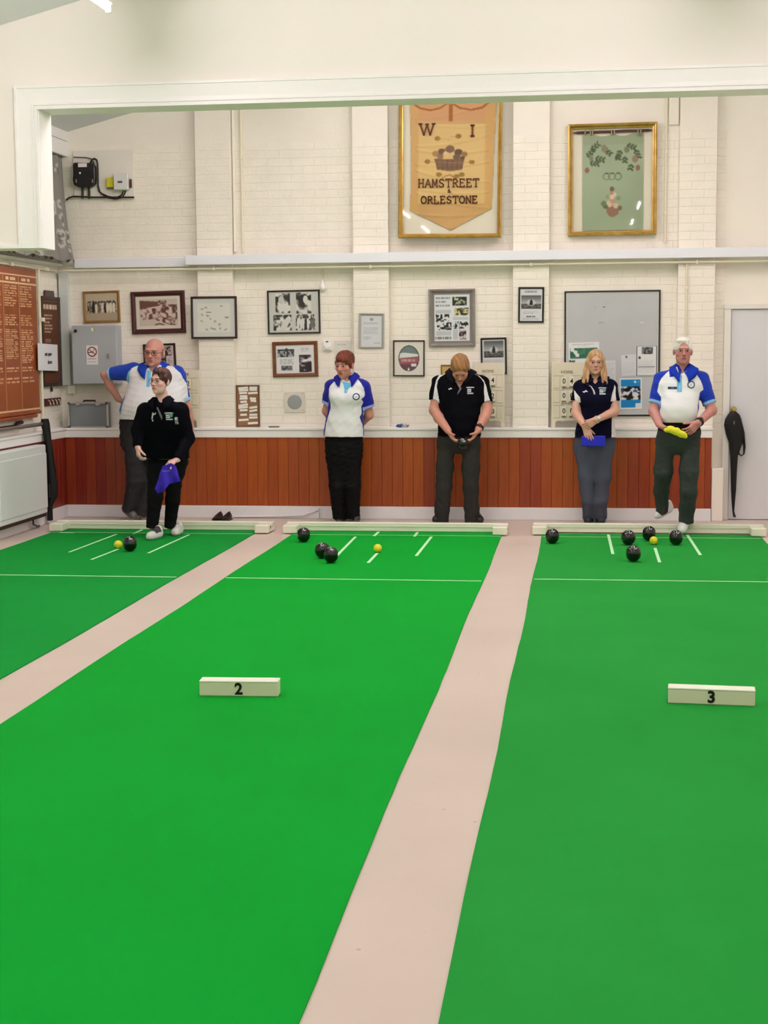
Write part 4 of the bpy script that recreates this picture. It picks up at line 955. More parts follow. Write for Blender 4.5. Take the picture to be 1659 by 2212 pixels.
# dark shield board
y0, y1 = lw(90, 700)[1], lw(130, 700)[1]; zb, zt = lw(110, 835)[2], lw(110, 641)[2]; zc = lw(110, 628)[2]
sb = empty('shield_board', (XS, (y0 + y1) / 2, zb), 'narrow dark brown cup board with pale lettering', 'honours board', rot=(0, 0, RL)); w, h = y1 - y0, zt - zb
M_MAH = mat('dark_mahogany', (84, 42, 26), .35, .45, c2=(66, 30, 20), vscale=4)
hc = zc - zb
MB().prism([(-w / 2, 0), (w / 2, 0), (w / 2, h), (w * .24, h), (w * .22, hc), (-w * .22, hc), (-w * .24, h), (-w / 2, h)], -.025, 0).build('board_panel', M_MAH, sb, bevel=.004)
M_EDGE = mat('mahogany_edge', (44, 16, 14), .35, .5)
moulding(w, h, [(0, 0), (0, .032), (.03, .032), (.034, .026), (.034, .02)]).build('edge', M_EDGE, sb, loc=(0, 0, h / 2))
P = Pic(w - .08, h - .1, (92, 52, 32), .005, 52); P.words(.05, .03, .95, .1, (240, 226, 204), 1, .95, .9); P.words(.08, .15, .6, .4, (226, 206, 180), 6, .9, .5); P.words(.1, .46, .5, .52, (210, 186, 160), 2, .8, .6)
P.build('lettering', M_PRINT, sb, (0, -.0262, h / 2)); MB().lathe([(.001, 0), (.012, 0), (.012, .03), (.002, .05)], 8, 'z', (0, -.012, -.05)).build('finial', M_EDGE, sb)
# white paper on the pipe
q = [lw(*p, .06) for p in ((88, 742), (118, 751), (116, 800), (92, 794))]; c = sum(q) / 4
wp = empty('taped_notice', tuple(c), 'white notice with black lettering taped across the shield board', 'paper', rot=(0, 0, RL)); w = np.linalg.norm(q[1] - q[0]) + .16; h = .25
MB().box(-w / 2, w / 2, -.001, .001, -h / 2, h / 2).build('sheet', mat('paper_white2', (234, 236, 240), .7), wp, rot=(0, math.radians(1.5), 0))
textmesh('lettering', 'not open', .055, M_BLACKF, wp, (.0, -.003, .03), bold=.01, shear=.2, sx=.9); textmesh('lettering', 'doors', .055, M_BLACKF, wp, (.04, -.003, -.045), bold=.01, shear=.2, sx=.9)
# key hook rail
y0, y1 = lw(98, 868)[1], lw(134, 866)[1]; z0, z1 = lw(115, 876)[2], lw(115, 860)[2]
hr = empty('hook_rail', (XS, (y0 + y1) / 2, z0), 'dark red wooden rail with four pale hooks', 'hook rail', rot=(0, 0, RL)); w, h = y1 - y0, z1 - z0
MB().box(-w / 2, w / 2, -.018, 0, 0, h).build('rail', mat('dark_red_wood', (72, 22, 20), .4), hr, bevel=.003)
for k in range(4):
    x = -w * .28 + k * w * .2; MB().tube([(x, -.018, h * .75), (x, -.03, h * .7), (x + .012, -.034, h * .35), (x + .006, -.04, h * .15), (x - .01, -.04, h * .25)], .006, 8).build('hook', mat('hook_cream', (206, 184, 168), .4), hr, smooth=True)
# grab rail, black coat, radiator
z = lw(60, 921, .12)[2]; yr1 = lw(94, 913, .12)[1]
gr = empty('grab_rail', (XL + .1, 13.0, z), 'brushed steel rail fixed to the side wall above the heater', 'rail', rot=(0, 0, RL)); L1 = yr1 - 13.0
MB().tube([(-.9, 0, 0), (L1, 0, 0)], .018, 12).build('bar', mat('brushed_steel', (160, 154, 146), .35, metal=.8), gr, smooth=True)
for x in (-.5, L1 - .35): MB().tube([(x, 0, 0), (x, .06, -.02), (x, .1, -.02)], .012, 8).build('bracket', M_ALU, gr)
# black hanging cover at the rail's end
def bag_profile():
    pr = [(905, 90, 104), (915, 88, 107), (935, 94, 109), (955, 96, 111), (985, 97, 116), (1020, 98, 121), (1050, 99, 124), (1072, 99, 124), (1085, 101, 118), (1095, 102, 113), (1124, 103, 114)]
    out = []
    for py, a, b in pr:
        p, q = onY(a, py, yr1 + .05), onY(b, py, yr1 + .05); out.append(((p[0] + q[0]) / 2, (q[0] - p[0]) / 2, p[2]))
    return out
bp_ = bag_profile(); hbg = empty('folded_parasol_bag', (bp_[-1][0], yr1 + .05, 0), 'tall black zipped cover hanging from the end of the steel rail', 'bag')
b = MB(); seg = 16
for (cx, rx, zz) in bp_:
    for j in range(seg):
        t = 2 * math.pi * j / seg; b.v.append((cx - bp_[-1][0] + rx * math.cos(t), .045 * min(1, rx / .03) * math.sin(t), max(zz, .002)))
for i in range(len(bp_) - 1):
    for j in range(seg): b.f.append((i * seg + j, i * seg + (j + 1) % seg, (i + 1) * seg + (j + 1) % seg, (i + 1) * seg + j))
b.f.append(tuple(range(seg))); b.f.append(tuple(range((len(bp_) - 1) * seg, len(bp_) * seg)))
M_BLKC = mat('black_nylon', (10, 10, 11), .55, .35, bump=.3, bscale=30)
b.build('cover', M_BLKC, hbg, smooth=True)
bx_ = onY(107, 1060, yr1); MB().box(-.004, .004, -.008, 0, -.06, .06).build('zip', mat('zip_grey', (70, 70, 74), .4), hbg, loc=(bx_[0] - bp_[-1][0] - .0, -.05, bx_[2]))
xr = XWL + .11
p0, p1 = onX(99, 960, xr), onX(101, 1108, xr); zt, zb = p0[2], p1[2]; y1 = p0[1]; y0 = 12.2
rad = empty('wall_heater', (XWL, (y0 + y1) / 2, 0), 'white panel wall heater under the steel rail', 'heater', rot=(0, 0, RL)); w = y1 - y0
M_RAD = mat('heater_white', (228, 234, 234), .35, .45)
MB().box(-w / 2, w / 2, -.11, -.012, zb, zt).build('case', M_RAD, rad, bevel=.012, bseg=2)
MB().box(-w / 2 + .012, w / 2 - .012, -.118, -.108, zb + .05, zt - .075).build('front_panel', M_RAD, rad, bevel=.004)
MB().box(-w / 2 + .01, w / 2 - .01, -.10, -.02, zb - .03, zb + .002).build('grille_slot', mat('dark_slot', (44, 24, 22), .6), rad)
for s in (-.4, .4): MB().box(s * w - .03, s * w + .03, -.012, .016, zb + .1, zt - .1).build('bracket', M_RAD, rad)
MB().tube([(w / 2 - .25, -.06, zb - .02), (w / 2 - .25, -.06, .05), (w / 2 - .1, -.05, .012), (w / 2 - .02, -.03, .012)], .008, 8).build('feed_pipe', mat('dark_pipe', (60, 52, 48), .5), rad, smooth=True)
q = lw(50, 905, .05); thing = empty('tool_rack', (XS, lw(28, 908)[1], q[2] - .085), 'dark red tool strip on the side wall under the honours board', 'tool rack', rot=(0, 0, RL))
MB().box(-.35, .12, -.02, 0, 0, .04).build('rail', mat('dark_red_wood', (72, 22, 20), .4), thing, bevel=.003); MB().tube([(-.02, -.03, .01), (.1, -.03, .05), (.2, -.03, .055)], [.008, .02, .02], 8).build('handle', M_EDGE, thing, smooth=True)

# black coat bag hanging on the door knob
pr = [(889, 1578, 1590), (896, 1572, 1598), (906, 1566, 1602), (918, 1564, 1604), (938, 1568, 1606), (955, 1574, 1605), (985, 1577, 1594), (1020, 1578, 1592), (1060, 1579, 1590), (1080, 1580, 1588), (1105, 1582, 1586), (1117, 1584, 1590)]
YD = YB - .085; c = onY(1584, 1117, YD); hg = empty('hanging_bag', (c[0], YD, 0), 'long black drawstring bag hanging from the door knob', 'bag'); b = MB()
for py, a, q_ in pr:
    p, q = onY(a, py, YD), onY(q_, py, YD)
    for j in range(seg):
        t = 2 * math.pi * j / seg; b.v.append(((p[0] + q[0]) / 2 - c[0] + (q[0] - p[0]) / 2 * math.cos(t), min(.035, (q[0] - p[0]) * .5) * math.sin(t), max(.002, p[2])))
for i in range(len(pr) - 1):
    for j in range(seg): b.f.append((i * seg + j, i * seg + (j + 1) % seg, (i + 1) * seg + (j + 1) % seg, (i + 1) * seg + j))
b.f.append(tuple(range(seg))); b.f.append(tuple(range((len(pr) - 1) * seg, len(pr) * seg)))
b.build('cloth', M_BLKC, hg, smooth=True)
st = [onY(px, py, YD - .005) for px, py in ((1598, 905), (1605, 935), (1608, 965), (1607, 980), (1602, 985), (1596, 980), (1593, 960), (1594, 935))]
MB().tube([(p[0] - c[0], 0, p[2]) for p in st], [.014, .016, .012, .008, .006, .008, .012, .012], 8).build('strap', M_BLKC, hg, smooth=True)
p = onY(1586, 913, YD - .036); MB().box(-.004, .004, -.002, .006, -.016, .016).build('tag', mat('tag_grey', (120, 120, 120), .5), hg, loc=(p[0] - c[0], -.037, p[2]))
# pair of black shoes left by the skirting
# ------------------------------------------------------------------ mats, fenders, blocks, bowls
def greenmat(name, c, c2):
    return mat(name, c, 0.95, 0.08, c2=c2, vscale=0.8, bump=0.12, bscale=500)
M_G = [greenmat('green_baize_a', (18, 145, 55), (15, 138, 50)), greenmat('green_baize_b', (10, 159, 48), (8, 152, 43)), greenmat('green_baize_c', (38, 151, 60), (31, 142, 52))]
M_LINE = mat('white_mat_marking', (196, 246, 196), 0.9, 0.1)
M_FEND = mat('cream_gloss_wood', (240, 240, 220), 0.45, 0.4, var=.02, vscale=6)
M_BUFF = mat('fender_felt_edge', (216, 220, 196), 0.6, 0.3)
YE = 13.16                                   # far end of the mats
MT = 0.006
spans = [(-4.675, -2.842), (-2.50, -0.672), (-0.332, 1.506)]
def lines_for(i):
    # marking strokes given as pixel ends, read onto the floor
    return [
        [((149, 1193), (252, 1154), .011), ((197, 1209), (256, 1186), .011), ((320, 1195), (409, 1155), .011), ((288, 1153), (310, 1143), .011), ((382, 1152), (394, 1145), .011), ((128, 1150.5), (160, 1151), .012)],
        [((722, 1206), (768, 1159.5), .012), ((795, 1216), (815, 1195), .012), ((899, 1201), (932, 1159.5), .012), ((808, 1158), (818, 1149), .012), ((895, 1159), (902, 1150), .012)],
        [((1324, 1197), (1314, 1155), .012), ((1425, 1215), (1415, 1184), .012), ((1513, 1199), (1485, 1156), .012), ((1355, 1151), (1352, 1145), .012), ((1448, 1153), (1445, 1147), .012)]][i]
mat_lab = ['green bowls mat beside the side wall heater', 'bright green bowls mat with the number two block', 'slightly greyer green bowls mat with the number three block']
for i, (xa, xb) in enumerate(spans):
    cx = (xa + xb) / 2; y0 = 0.75
    root = empty('bowls_mat', (cx, (YE + y0) / 2, 0), mat_lab[i], 'bowls mat', 'short bowls mats laid side by side'); oy = (YE + y0) / 2
    nseg = 60; b = MB(); rg = random.Random(i)
    # slightly wavy rubber-backed edge
    ya = np.linspace(y0, YE, nseg); L = [xa + .004 * math.sin(t * 2.1 + i) + rg.uniform(-.0015, .0015) for t in ya]; R_ = [xb + .005 * math.sin(t * 1.7 + 2 * i) + rg.uniform(-.0015, .0015) for t in ya]
    for k in range(nseg): b.v += [(L[k] - cx, ya[k] - oy, .0006), (L[k] - cx, ya[k] - oy, MT), (R_[k] - cx, ya[k] - oy, MT), (R_[k] - cx, ya[k] - oy, .0006)]
    for k in range(nseg - 1):
        for j in range(3): b.f.append((4 * k + j, 4 * k + 4 + j, 4 * k + 5 + j, 4 * k + 1 + j))
    b.f += [(0, 1, 2, 3), (4 * nseg - 1, 4 * nseg - 2, 4 * nseg - 3, 4 * nseg - 4)]
    b.build('baize', M_G[i], root)
    def stroke(p, q, w, name='marking_line'):
        p, q = np.array(p[:2]), np.array(q[:2]); d = q - p; L_ = np.hypot(*d); d /= L_; n = np.array((-d[1], d[0])) * w; c = (p + q) / 2
        m = MB()
        for z in (MT + .0004, MT + .0012): m.v += [(*(p - n - c), z), (*(q - n - c), z), (*(q + n - c), z), (*(p + n - c), z)]
        m.f += [(4, 5, 6, 7), (0, 1, 5, 4), (1, 2, 6, 5), (2, 3, 7, 6), (3, 0, 4, 7)]
        m.build(name, M_LINE, root, loc=(c[0] - cx, c[1] - oy, 0))
    for p, q, w in lines_for(i): stroke(onZ(*p, MT), onZ(*q, MT), w)
    yd = 10.40 if i < 2 else 10.52
    stroke((xa + .01, yd), (xb - .01, yd - .0), .011, 'dead_line')
    stroke((xa + .01, 12.91), (xb - .01, 12.91), .006, 'ditch_line')
    stroke((xa + .01, 12.16 - 9.0), (xb - .01, 12.16 - 9.0), .011, 'dead_line')
# fenders: a long plank with a short return at each end
def fender(pxl, pxr, label, yb):
    xa, xb = onZ(pxl, 1152, 0)[0], onZ(pxr, 1154, 0)[0]; cx = (xa + xb) / 2; w = xb - xa; h = .085
    root = empty('fender', (cx, yb, 0), label, 'fender', 'cream end fenders')
    MB().box(-w / 2, w / 2, 0, .075, .0085, h).build('plank', M_FEND, root, bevel=.005)
    for s in (-1, 1):
        x0, x1 = (w / 2 - .125, w / 2) if s > 0 else (-w / 2, -w / 2 + .125)
        MB().box(x0, x1, -.20, -.001, .0085, h - .006).build('return_block', M_FEND, root, bevel=.007)
        MB().lathe([(.001, -.004), (.011, -.003), (.012, .0)], 12, 'x', (s * (w / 2 + .001) if s < 0 else w / 2 + .002, -.1, .05)).build('bolt', mat('bolt_dark', (96, 84, 72), .5), root)
    MB().box(-w / 2 + .13, w / 2 - .13, -.004, 0, .05, .056).build('felt_strip', M_BUFF, root)
    for x in (-.3, .3): MB().box(x * w - .05, x * w + .05, .02, .06, .0074, .0086).build('foot', M_FEND, root)
    return root
fender(100, 580, 'cream wooden fender at the end of the mat by the side wall', YE - .015)
fender(614, 1097, 'cream wooden fender in front of the red-haired woman', YE - .01)
fender(1151, 1648, 'cream wooden fender behind the old man in white shoes', YE + .05)
# centre blocks
M_BLK = mat('block_cream', (226, 224, 196), 0.5, 0.35)
M_TOP = mat('block_white_top', (250, 252, 236), 0.4, 0.4)
for (q, ch, lab) in (((431, 1503.8, 601, 1505.5), '2', 'cream wooden centre block numbered two'), ((1443, 1519.3, 1631, 1526.5), '3', 'cream wooden centre block numbered three')):
    p0, p1 = onZ(q[0], q[1], MT), onZ(q[2], q[3], MT); c = (p0 + p1) / 2; L = np.linalg.norm(p1 - p0); an = math.atan2(p1[1] - p0[1], p1[0] - p0[0])
    r0 = empty('number_block', (c[0], c[1], MT), lab, 'number block', 'centre blocks on the mats', (0, 0, an))
    MB().box(-L / 2, L / 2, 0, .075, 0, .0655).build('block_body', M_BLK, r0, bevel=.004); MB().box(-L / 2 - .001, L / 2 + .001, -.0015, .0765, .0655, .075).build('block_top', M_TOP, r0, bevel=.003)
    textmesh('digit', ch, .074, mat('black_paint', (8, 8, 8), .5), r0, (0.0, -.0012, .034), bold=.035)

M_BOWL = mat('black_bowl_plastic', (7, 7, 8), 0.22, 0.45, coat=.15)
M_EMB = mat('silver_engraving', (170, 172, 176), 0.4, 0.4)
bowl_lab = {}
def bowl_parts(root, r):
    prof = []
    for k in range(25):
        t = -math.pi / 2 + math.pi * k / 24; rr = r * math.cos(t); hh = r * .93 * math.sin(t)
        if abs(hh) > r * .80: hh = math.copysign(r * .80 + (abs(hh) - r * .8) * .45, hh)
        prof.append((max(rr, .0008), hh))
    b = MB().lathe(prof, 32, 'x'); o = b.build('bowl_body', M_BOWL, root, smooth=True, loc=(0, 0, r))
    return o
def engraving(root, r, ang, tilt):
    """curled maker's mark lying on the upper face of the bowl"""
    m = MB(); pts = []
    for (u, v) in ((-.34, .1), (-.12, .32), (.1, .12), (.0, -.16), (.2, -.3), (.38, -.02)): pts.append((u, v))
    for (u0, v0), (u1, v1) in zip(pts[:-1], pts[1:]):
        for k in range(3):
            def sp(u, v):
                d = Vector((u, -math.cos(math.asin(min(.95, math.hypot(u, v)))), v)); d.rotate(Matrix.Rotation(-tilt, 3, 'X')); d.rotate(Matrix.Rotation(ang, 3, 'Z')); return d * (r * 1.003)
            ua, va, ub, vb = [u0 + (u1 - u0) * k / 3, v0 + (v1 - v0) * k / 3, u0 + (u1 - u0) * (k + 1) / 3, v0 + (v1 - v0) * (k + 1) / 3]
            du, dv = vb - va, -(ub - ua); L = math.hypot(du, dv); du, dv = du / L * .055, dv / L * .055
            m.quad(sp(ua - du, va - dv), sp(ub - du, vb - dv), sp(ub + du, vb + dv), sp(ua + du, va + dv))
    m.build('engraved_mark', M_EMB, root, loc=(0, 0, r))
GB = 'black bowls on the mats'
def bowl(px, py_bottom, label, spin, r=.062, tilt=1.0, at=None):
    p = onZ(px, py_bottom, MT) if at is None else np.array(at); root = empty('bowl', (p[0], p[1], MT if at is None else p[2]), label, 'bowl', GB if at is None else 'bowls held in the hands')
    bowl_parts(root, r).rotation_euler = (0, 0, spin); engraving(root, r, spin * .3, tilt); return root
bowl(281, 1191, 'black bowl resting against the yellow jack on the mat by the side wall', .5)
bowl(656, 1171, 'black bowl beside the end of the fender on the bright green mat', .3)
bowl(697, 1206, 'black bowl tucked behind another black bowl on the bright green mat', -.6)
bowl(715, 1216, 'black bowl in front of a matching bowl, the two touching', .2)
bowl(1193, 1174, 'black bowl standing alone near the fender end on the greyer mat', -.3)
bowl(1357, 1177.5, 'black bowl between two white lines, behind the foremost bowl on the greyer mat', .4)
bowl(1402, 1168.5, 'black bowl directly behind the yellow jack on the greyer mat', -.2)
bowl(1460, 1177.5, 'black bowl at the toe of the old man in white shoes', .1)
bowl(1368, 1213, 'foremost black bowl on the greyer mat, farthest from its fender', .25)
M_JACK = mat('yellow_jack', (236, 222, 52), 0.4, 0.4)
for (px, py, lab) in ((255.5, 1185, 'yellow jack touching a black bowl on the mat by the side wall'), (816, 1193.5, 'yellow jack alone at the tip of a white line on the bright green mat'), (1412, 1176.5, 'yellow jack in front of a black bowl on the greyer mat')):
    p = onZ(px, py, MT); r = .034
    o = MB().lathe([(max(.0006, r * math.cos(-math.pi / 2 + math.pi * k / 20)), r * math.sin(-math.pi / 2 + math.pi * k / 20)) for k in range(21)], 28).mesh('jack', M_JACK, smooth=True)
    j = bpy.data.objects.new('jack', o); link(j); j.location = (p[0], p[1], MT + r); tag(j, lab, 'jack', 'yellow jacks')
# black shoes left by the wall
M_SH = mat('black_shoe', (16, 15, 16), .45, .4)
for k, (px, lab) in enumerate(((473, 'black shoe left on the floor by the skirting, toe to its twin'), (485, 'second black shoe left on the floor beside its twin at the skirting'))):
    p = onZ((452, 504)[k], 1127, 0); p = onY((470, 489)[k], 1122, 13.95); r0 = empty('left_shoe', (p[0], 13.95, 0), lab, 'shoe', 'pair of shoes by the skirting')
    b = MB(); n = 9
    for i in range(n):
        t = i / (n - 1); yy = -.13 + .26 * t; ww = .042 * (1 - (2 * t - 1) ** 4 * .7); hh = .035 + .05 * max(0, t - .35)
        for j in range(12):
            a = 2 * math.pi * j / 12; b.v.append((ww * math.cos(a), yy, max(.002, hh * .55 + hh * .6 * math.sin(a))))
    for i in range(n - 1):
        for j in range(12): b.f.append((i * 12 + j, i * 12 + (j + 1) % 12, i * 12 + 12 + (j + 1) % 12, i * 12 + 12 + j))
    b.f += [tuple(range(12)), tuple(range((n - 1) * 12, n * 12))]
    b.build('upper', M_SH, r0, smooth=True)
    MB().box(-.036, .036, -.12, .12, 0.0005, .012).build('sole', mat('shoe_sole_dark', (34, 32, 32), .6), r0, bevel=.004)
# ------------------------------------------------------------------ soft bodies: signed distance fields meshed with surface nets
def smin(a, b, k):
    h = np.clip(0.5 + 0.5 * (b - a) / k, 0, 1); return b + (a - b) * h - k * h * (1 - h)
def cap(a, b, ra, rb=None, cut=False):
    a, b = np.array(a, float), np.array(b, float); rb = ra if rb is None else rb; ab = b - a; L2 = ab @ ab + 1e-12
    def fn(x, y, z):
        t = ((x - a[0]) * ab[0] + (y - a[1]) * ab[1] + (z - a[2]) * ab[2]) / L2; tc = np.clip(t, 0, 1)
        d = np.sqrt((x - a[0] - tc * ab[0]) ** 2 + (y - a[1] - tc * ab[1]) ** 2 + (z - a[2] - tc * ab[2]) ** 2) - (ra + tc * (rb - ra))
        if cut: d = np.maximum(d, (t - 1) * math.sqrt(L2))
        return d
    r = max(ra, rb); return fn, np.minimum(a, b) - r, np.maximum(a, b) + r
def ell(c, r, R=None):
    c, r = np.array(c, float), np.array(r, float)
    def fn(x, y, z):
        X, Y, Z = x - c[0], y - c[1], z - c[2]
        if R is not None: X, Y, Z = (R[0][0] * X + R[1][0] * Y + R[2][0] * Z, R[0][1] * X + R[1][1] * Y + R[2][1] * Z, R[0][2] * X + R[1][2] * Y + R[2][2] * Z)
        k0 = np.sqrt((X / r[0]) ** 2 + (Y / r[1]) ** 2 + (Z / r[2]) ** 2) + 1e-6; k1 = np.sqrt((X / r[0] ** 2) ** 2 + (Y / r[1] ** 2) ** 2 + (Z / r[2] ** 2) ** 2) + 1e-6
        return k0 * (k0 - 1) / k1
    e = r.max() if R is not None else r
    return fn, c - e, c + e
def cubic(zq, zs, v):
    """smooth monotone-ish interpolation"""
    zs, v = np.asarray(zs, float), np.asarray(v, float); m = np.gradient(v, zs)
    i = np.clip(np.searchsorted(zs, zq) - 1, 0, len(zs) - 2); h = zs[i + 1] - zs[i]; t = np.clip((zq - zs[i]) / h, 0, 1)
    return (2 * t ** 3 - 3 * t ** 2 + 1) * v[i] + (t ** 3 - 2 * t ** 2 + t) * h * m[i] + (-2 * t ** 3 + 3 * t ** 2) * v[i + 1] + (t ** 3 - t ** 2) * h * m[i + 1]
def loft(secs, p=2.3):
    """secs: (z, cx, cy, rx, ry)"""
    s = np.array(sorted(secs), float)
    def fn(x, y, z):
        zz = np.asarray(z).ravel(); sh = np.asarray(z).shape
        cx, cy, rx, ry = [cubic(np.clip(zz, s[0, 0], s[-1, 0]), s[:, 0], s[:, k]).reshape(sh) for k in range(1, 5)]
        rx = np.maximum(rx, .004); ry = np.maximum(ry, .004)
        q = (np.abs((x - cx) / rx) ** p + np.abs((y - cy) / ry) ** p) ** (1 / p)
        d = (q - 1) * np.minimum(rx, ry)
        return np.maximum(d, np.maximum(z - s[-1, 0], s[0, 0] - z))
    lo = np.array([(s[:, 1] - s[:, 3]).min(), (s[:, 2] - s[:, 4]).min(), s[0, 0]]) - .01; hi = np.array([(s[:, 1] + s[:, 3]).max(), (s[:, 2] + s[:, 4]).max(), s[-1, 0]]) + .01
    return fn, lo, hi
class Field:
    def __init__(s, vox=.0045): s.ops = []; s.vox = vox
    def add(s, prim, k=.012): s.ops.append(('u', prim, k)); return s
    def sub(s, prim, k=.008): s.ops.append(('s', prim, k)); return s
    def disp(s, fn, lo, hi): s.ops.append(('d', (fn, np.array(lo, float), np.array(hi, float)), 0)); return s
    def solve(s):
        lo = np.min([o[1][1] for o in s.ops if o[0] == 'u'], 0) - .02; hi = np.max([o[1][2] for o in s.ops if o[0] == 'u'], 0) + .02
        n = np.ceil((hi - lo) / s.vox).astype(int) + 1; s.lo = lo
        ax = [(lo[i] + np.arange(n[i]) * s.vox).astype(np.float32) for i in range(3)]
        D = np.full(n, 0.2, np.float32)
        for op, (fn, a, b), k in s.ops:
            m = (k + .012) if op != 'd' else 0
            i0 = np.clip(np.floor((a - m - lo) / s.vox).astype(int), 0, n - 1); i1 = np.clip(np.ceil((b + m - lo) / s.vox).astype(int) + 1, 1, n)
            sl = tuple(slice(i0[q], i1[q]) for q in range(3))
            x, y, z = ax[0][sl[0]][:, None, None], ax[1][sl[1]][None, :, None], ax[2][sl[2]][None, None, :]
            if op == 'd': D[sl] += fn(x, y, z).astype(np.float32); continue
            d = fn(x, y, z).astype(np.float32)
            D[sl] = smin(D[sl], d, k) if op == 'u' else -smin(-D[sl], d, k)
        s.D = D; return s
    def nets(s):
        D, vox = s.D, s.vox; S = D < 0; n = np.array(D.shape); C = n - 1
        off = [(i, j, k) for i in (0, 1) for j in (0, 1) for k in (0, 1)]
        cnt = np.zeros(C, np.uint8)
        for o in off: cnt += S[o[0]:C[0] + o[0], o[1]:C[1] + o[1], o[2]:C[2] + o[2]]
        act = (cnt > 0) & (cnt < 8); idx = np.argwhere(act); ids = np.full(C, -1, np.int32); ids[act] = np.arange(len(idx))
        V = np.stack([D[idx[:, 0] + o[0], idx[:, 1] + o[1], idx[:, 2] + o[2]] for o in off], 1)
        acc = np.zeros((len(idx), 3)); c = np.zeros((len(idx), 1)); O = np.array(off, float)
        for a in range(8):
            for b in range(a + 1, 8):
                if np.abs(O[a] - O[b]).sum() != 1: continue
                m = (V[:, a] < 0) != (V[:, b] < 0); t = np.where(m, V[:, a] / np.where(m, V[:, a] - V[:, b], 1), 0)[:, None]
                acc += np.where(m[:, None], O[a] + t * (O[b] - O[a]), 0); c += m[:, None]
        P = s.lo + (idx + acc / np.maximum(c, 1)) * vox
        F = []
        for q in range(3):
            u, w = (q + 1) % 3, (q + 2) % 3
            sa = [slice(0, None)] * 3; sb = [slice(0, None)] * 3; sa[q] = slice(0, n[q] - 1); sb[q] = slice(1, n[q])
            e = S[tuple(sa)] != S[tuple(sb)]; g = np.argwhere(e); g = g[(g[:, u] > 0) & (g[:, w] > 0) & (g[:, u] < C[u]) & (g[:, w] < C[w])]
            ins = S[g[:, 0], g[:, 1], g[:, 2]]
            def cell(du, dw):
                h = g.copy(); h[:, u] += du; h[:, w] += dw; return ids[h[:, 0], h[:, 1], h[:, 2]]
            f = np.stack([cell(-1, -1), cell(0, -1), cell(0, 0), cell(-1, 0)], 1); f[~ins] = f[~ins][:, ::-1]; F.append(f)
        return P, np.concatenate(F)
def skin(name, field, m, base, parent=None, colfn=None, relax=1):
    V, F = field.solve().nets()
    for _ in range(relax):      # gentle relaxation of the grid
        A = np.zeros_like(V); c = np.zeros((len(V), 1))
        for a, b in ((0, 1), (1, 2), (2, 3), (3, 0)):
            np.add.at(A, F[:, a], V[F[:, b]]); np.add.at(c, F[:, a], 1); np.add.at(A, F[:, b], V[F[:, a]]); np.add.at(c, F[:, b], 1)
        V = V * .5 + .5 * A / np.maximum(c, 1)
    me = bpy.data.meshes.new(name)
    me.vertices.add(len(V)); me.vertices.foreach_set('co', (V - base).astype(np.float32).ravel())
    me.loops.add(len(F) * 4); me.loops.foreach_set('vertex_index', F.astype(np.int32).ravel())
    me.polygons.add(len(F)); me.polygons.foreach_set('loop_start', np.arange(0, len(F) * 4, 4, dtype=np.int32)); me.polygons.foreach_set('loop_total', np.full(len(F), 4, np.int32))
    me.update(calc_edges=True); me.validate()
    me.polygons.foreach_set('use_smooth', [True] * len(me.polygons))
    if colfn is not None: setcol(me, colfn(V))
    me.materials.append(m)
    o = bpy.data.objects.new(name, me); link(o, parent)
    if parent is None: o.location = base
    return o
def wrinkle(seed, amp, sx, sy, sz):
    rg = np.random.default_rng(seed); T = [(rg.uniform(-1, 1, 3) * np.array((sx, sy, sz)) * rg.uniform(.6, 1.6), rg.uniform(0, 6.3)) for _ in range(6)]
    def fn(x, y, z):
        s = 0
        for i, (k, ph) in enumerate(T):
            q = np.sin(k[0] * x + k[1] * y + k[2] * z + ph); s = s + (q if i % 2 else 1.2 * (np.abs(q) - .6))
        return amp * s / 2.5
    return fn
def euler(yaw, pitch, roll): return np.array(Matrix.Rotation(yaw, 3, 'Z') @ Matrix.Rotation(roll, 3, 'Y') @ Matrix.Rotation(pitch, 3, 'X'))

M_SKIN = colmat('skin', 0.55, 0.35, bump=.08, bscale=200)
M_KNIT = colmat('polo_knit', 0.85, 0.15, bump=.12, bscale=260, sheen=.15)
M_DARK = colmat('dark_knit', 0.9, 0.08, bump=.12, bscale=260)
M_TROU = colmat('trouser_cloth', 0.85, 0.15, bump=.15, bscale=120)
M_HAIR = colmat('hair', 0.5, 0.35, bump=.5, bscale=90, stretch=(1, 1, .25))
M_SHOE = colmat('shoe_leather', 0.5, 0.35)
M_EYE = colmat('eye', 0.15, 0.5)

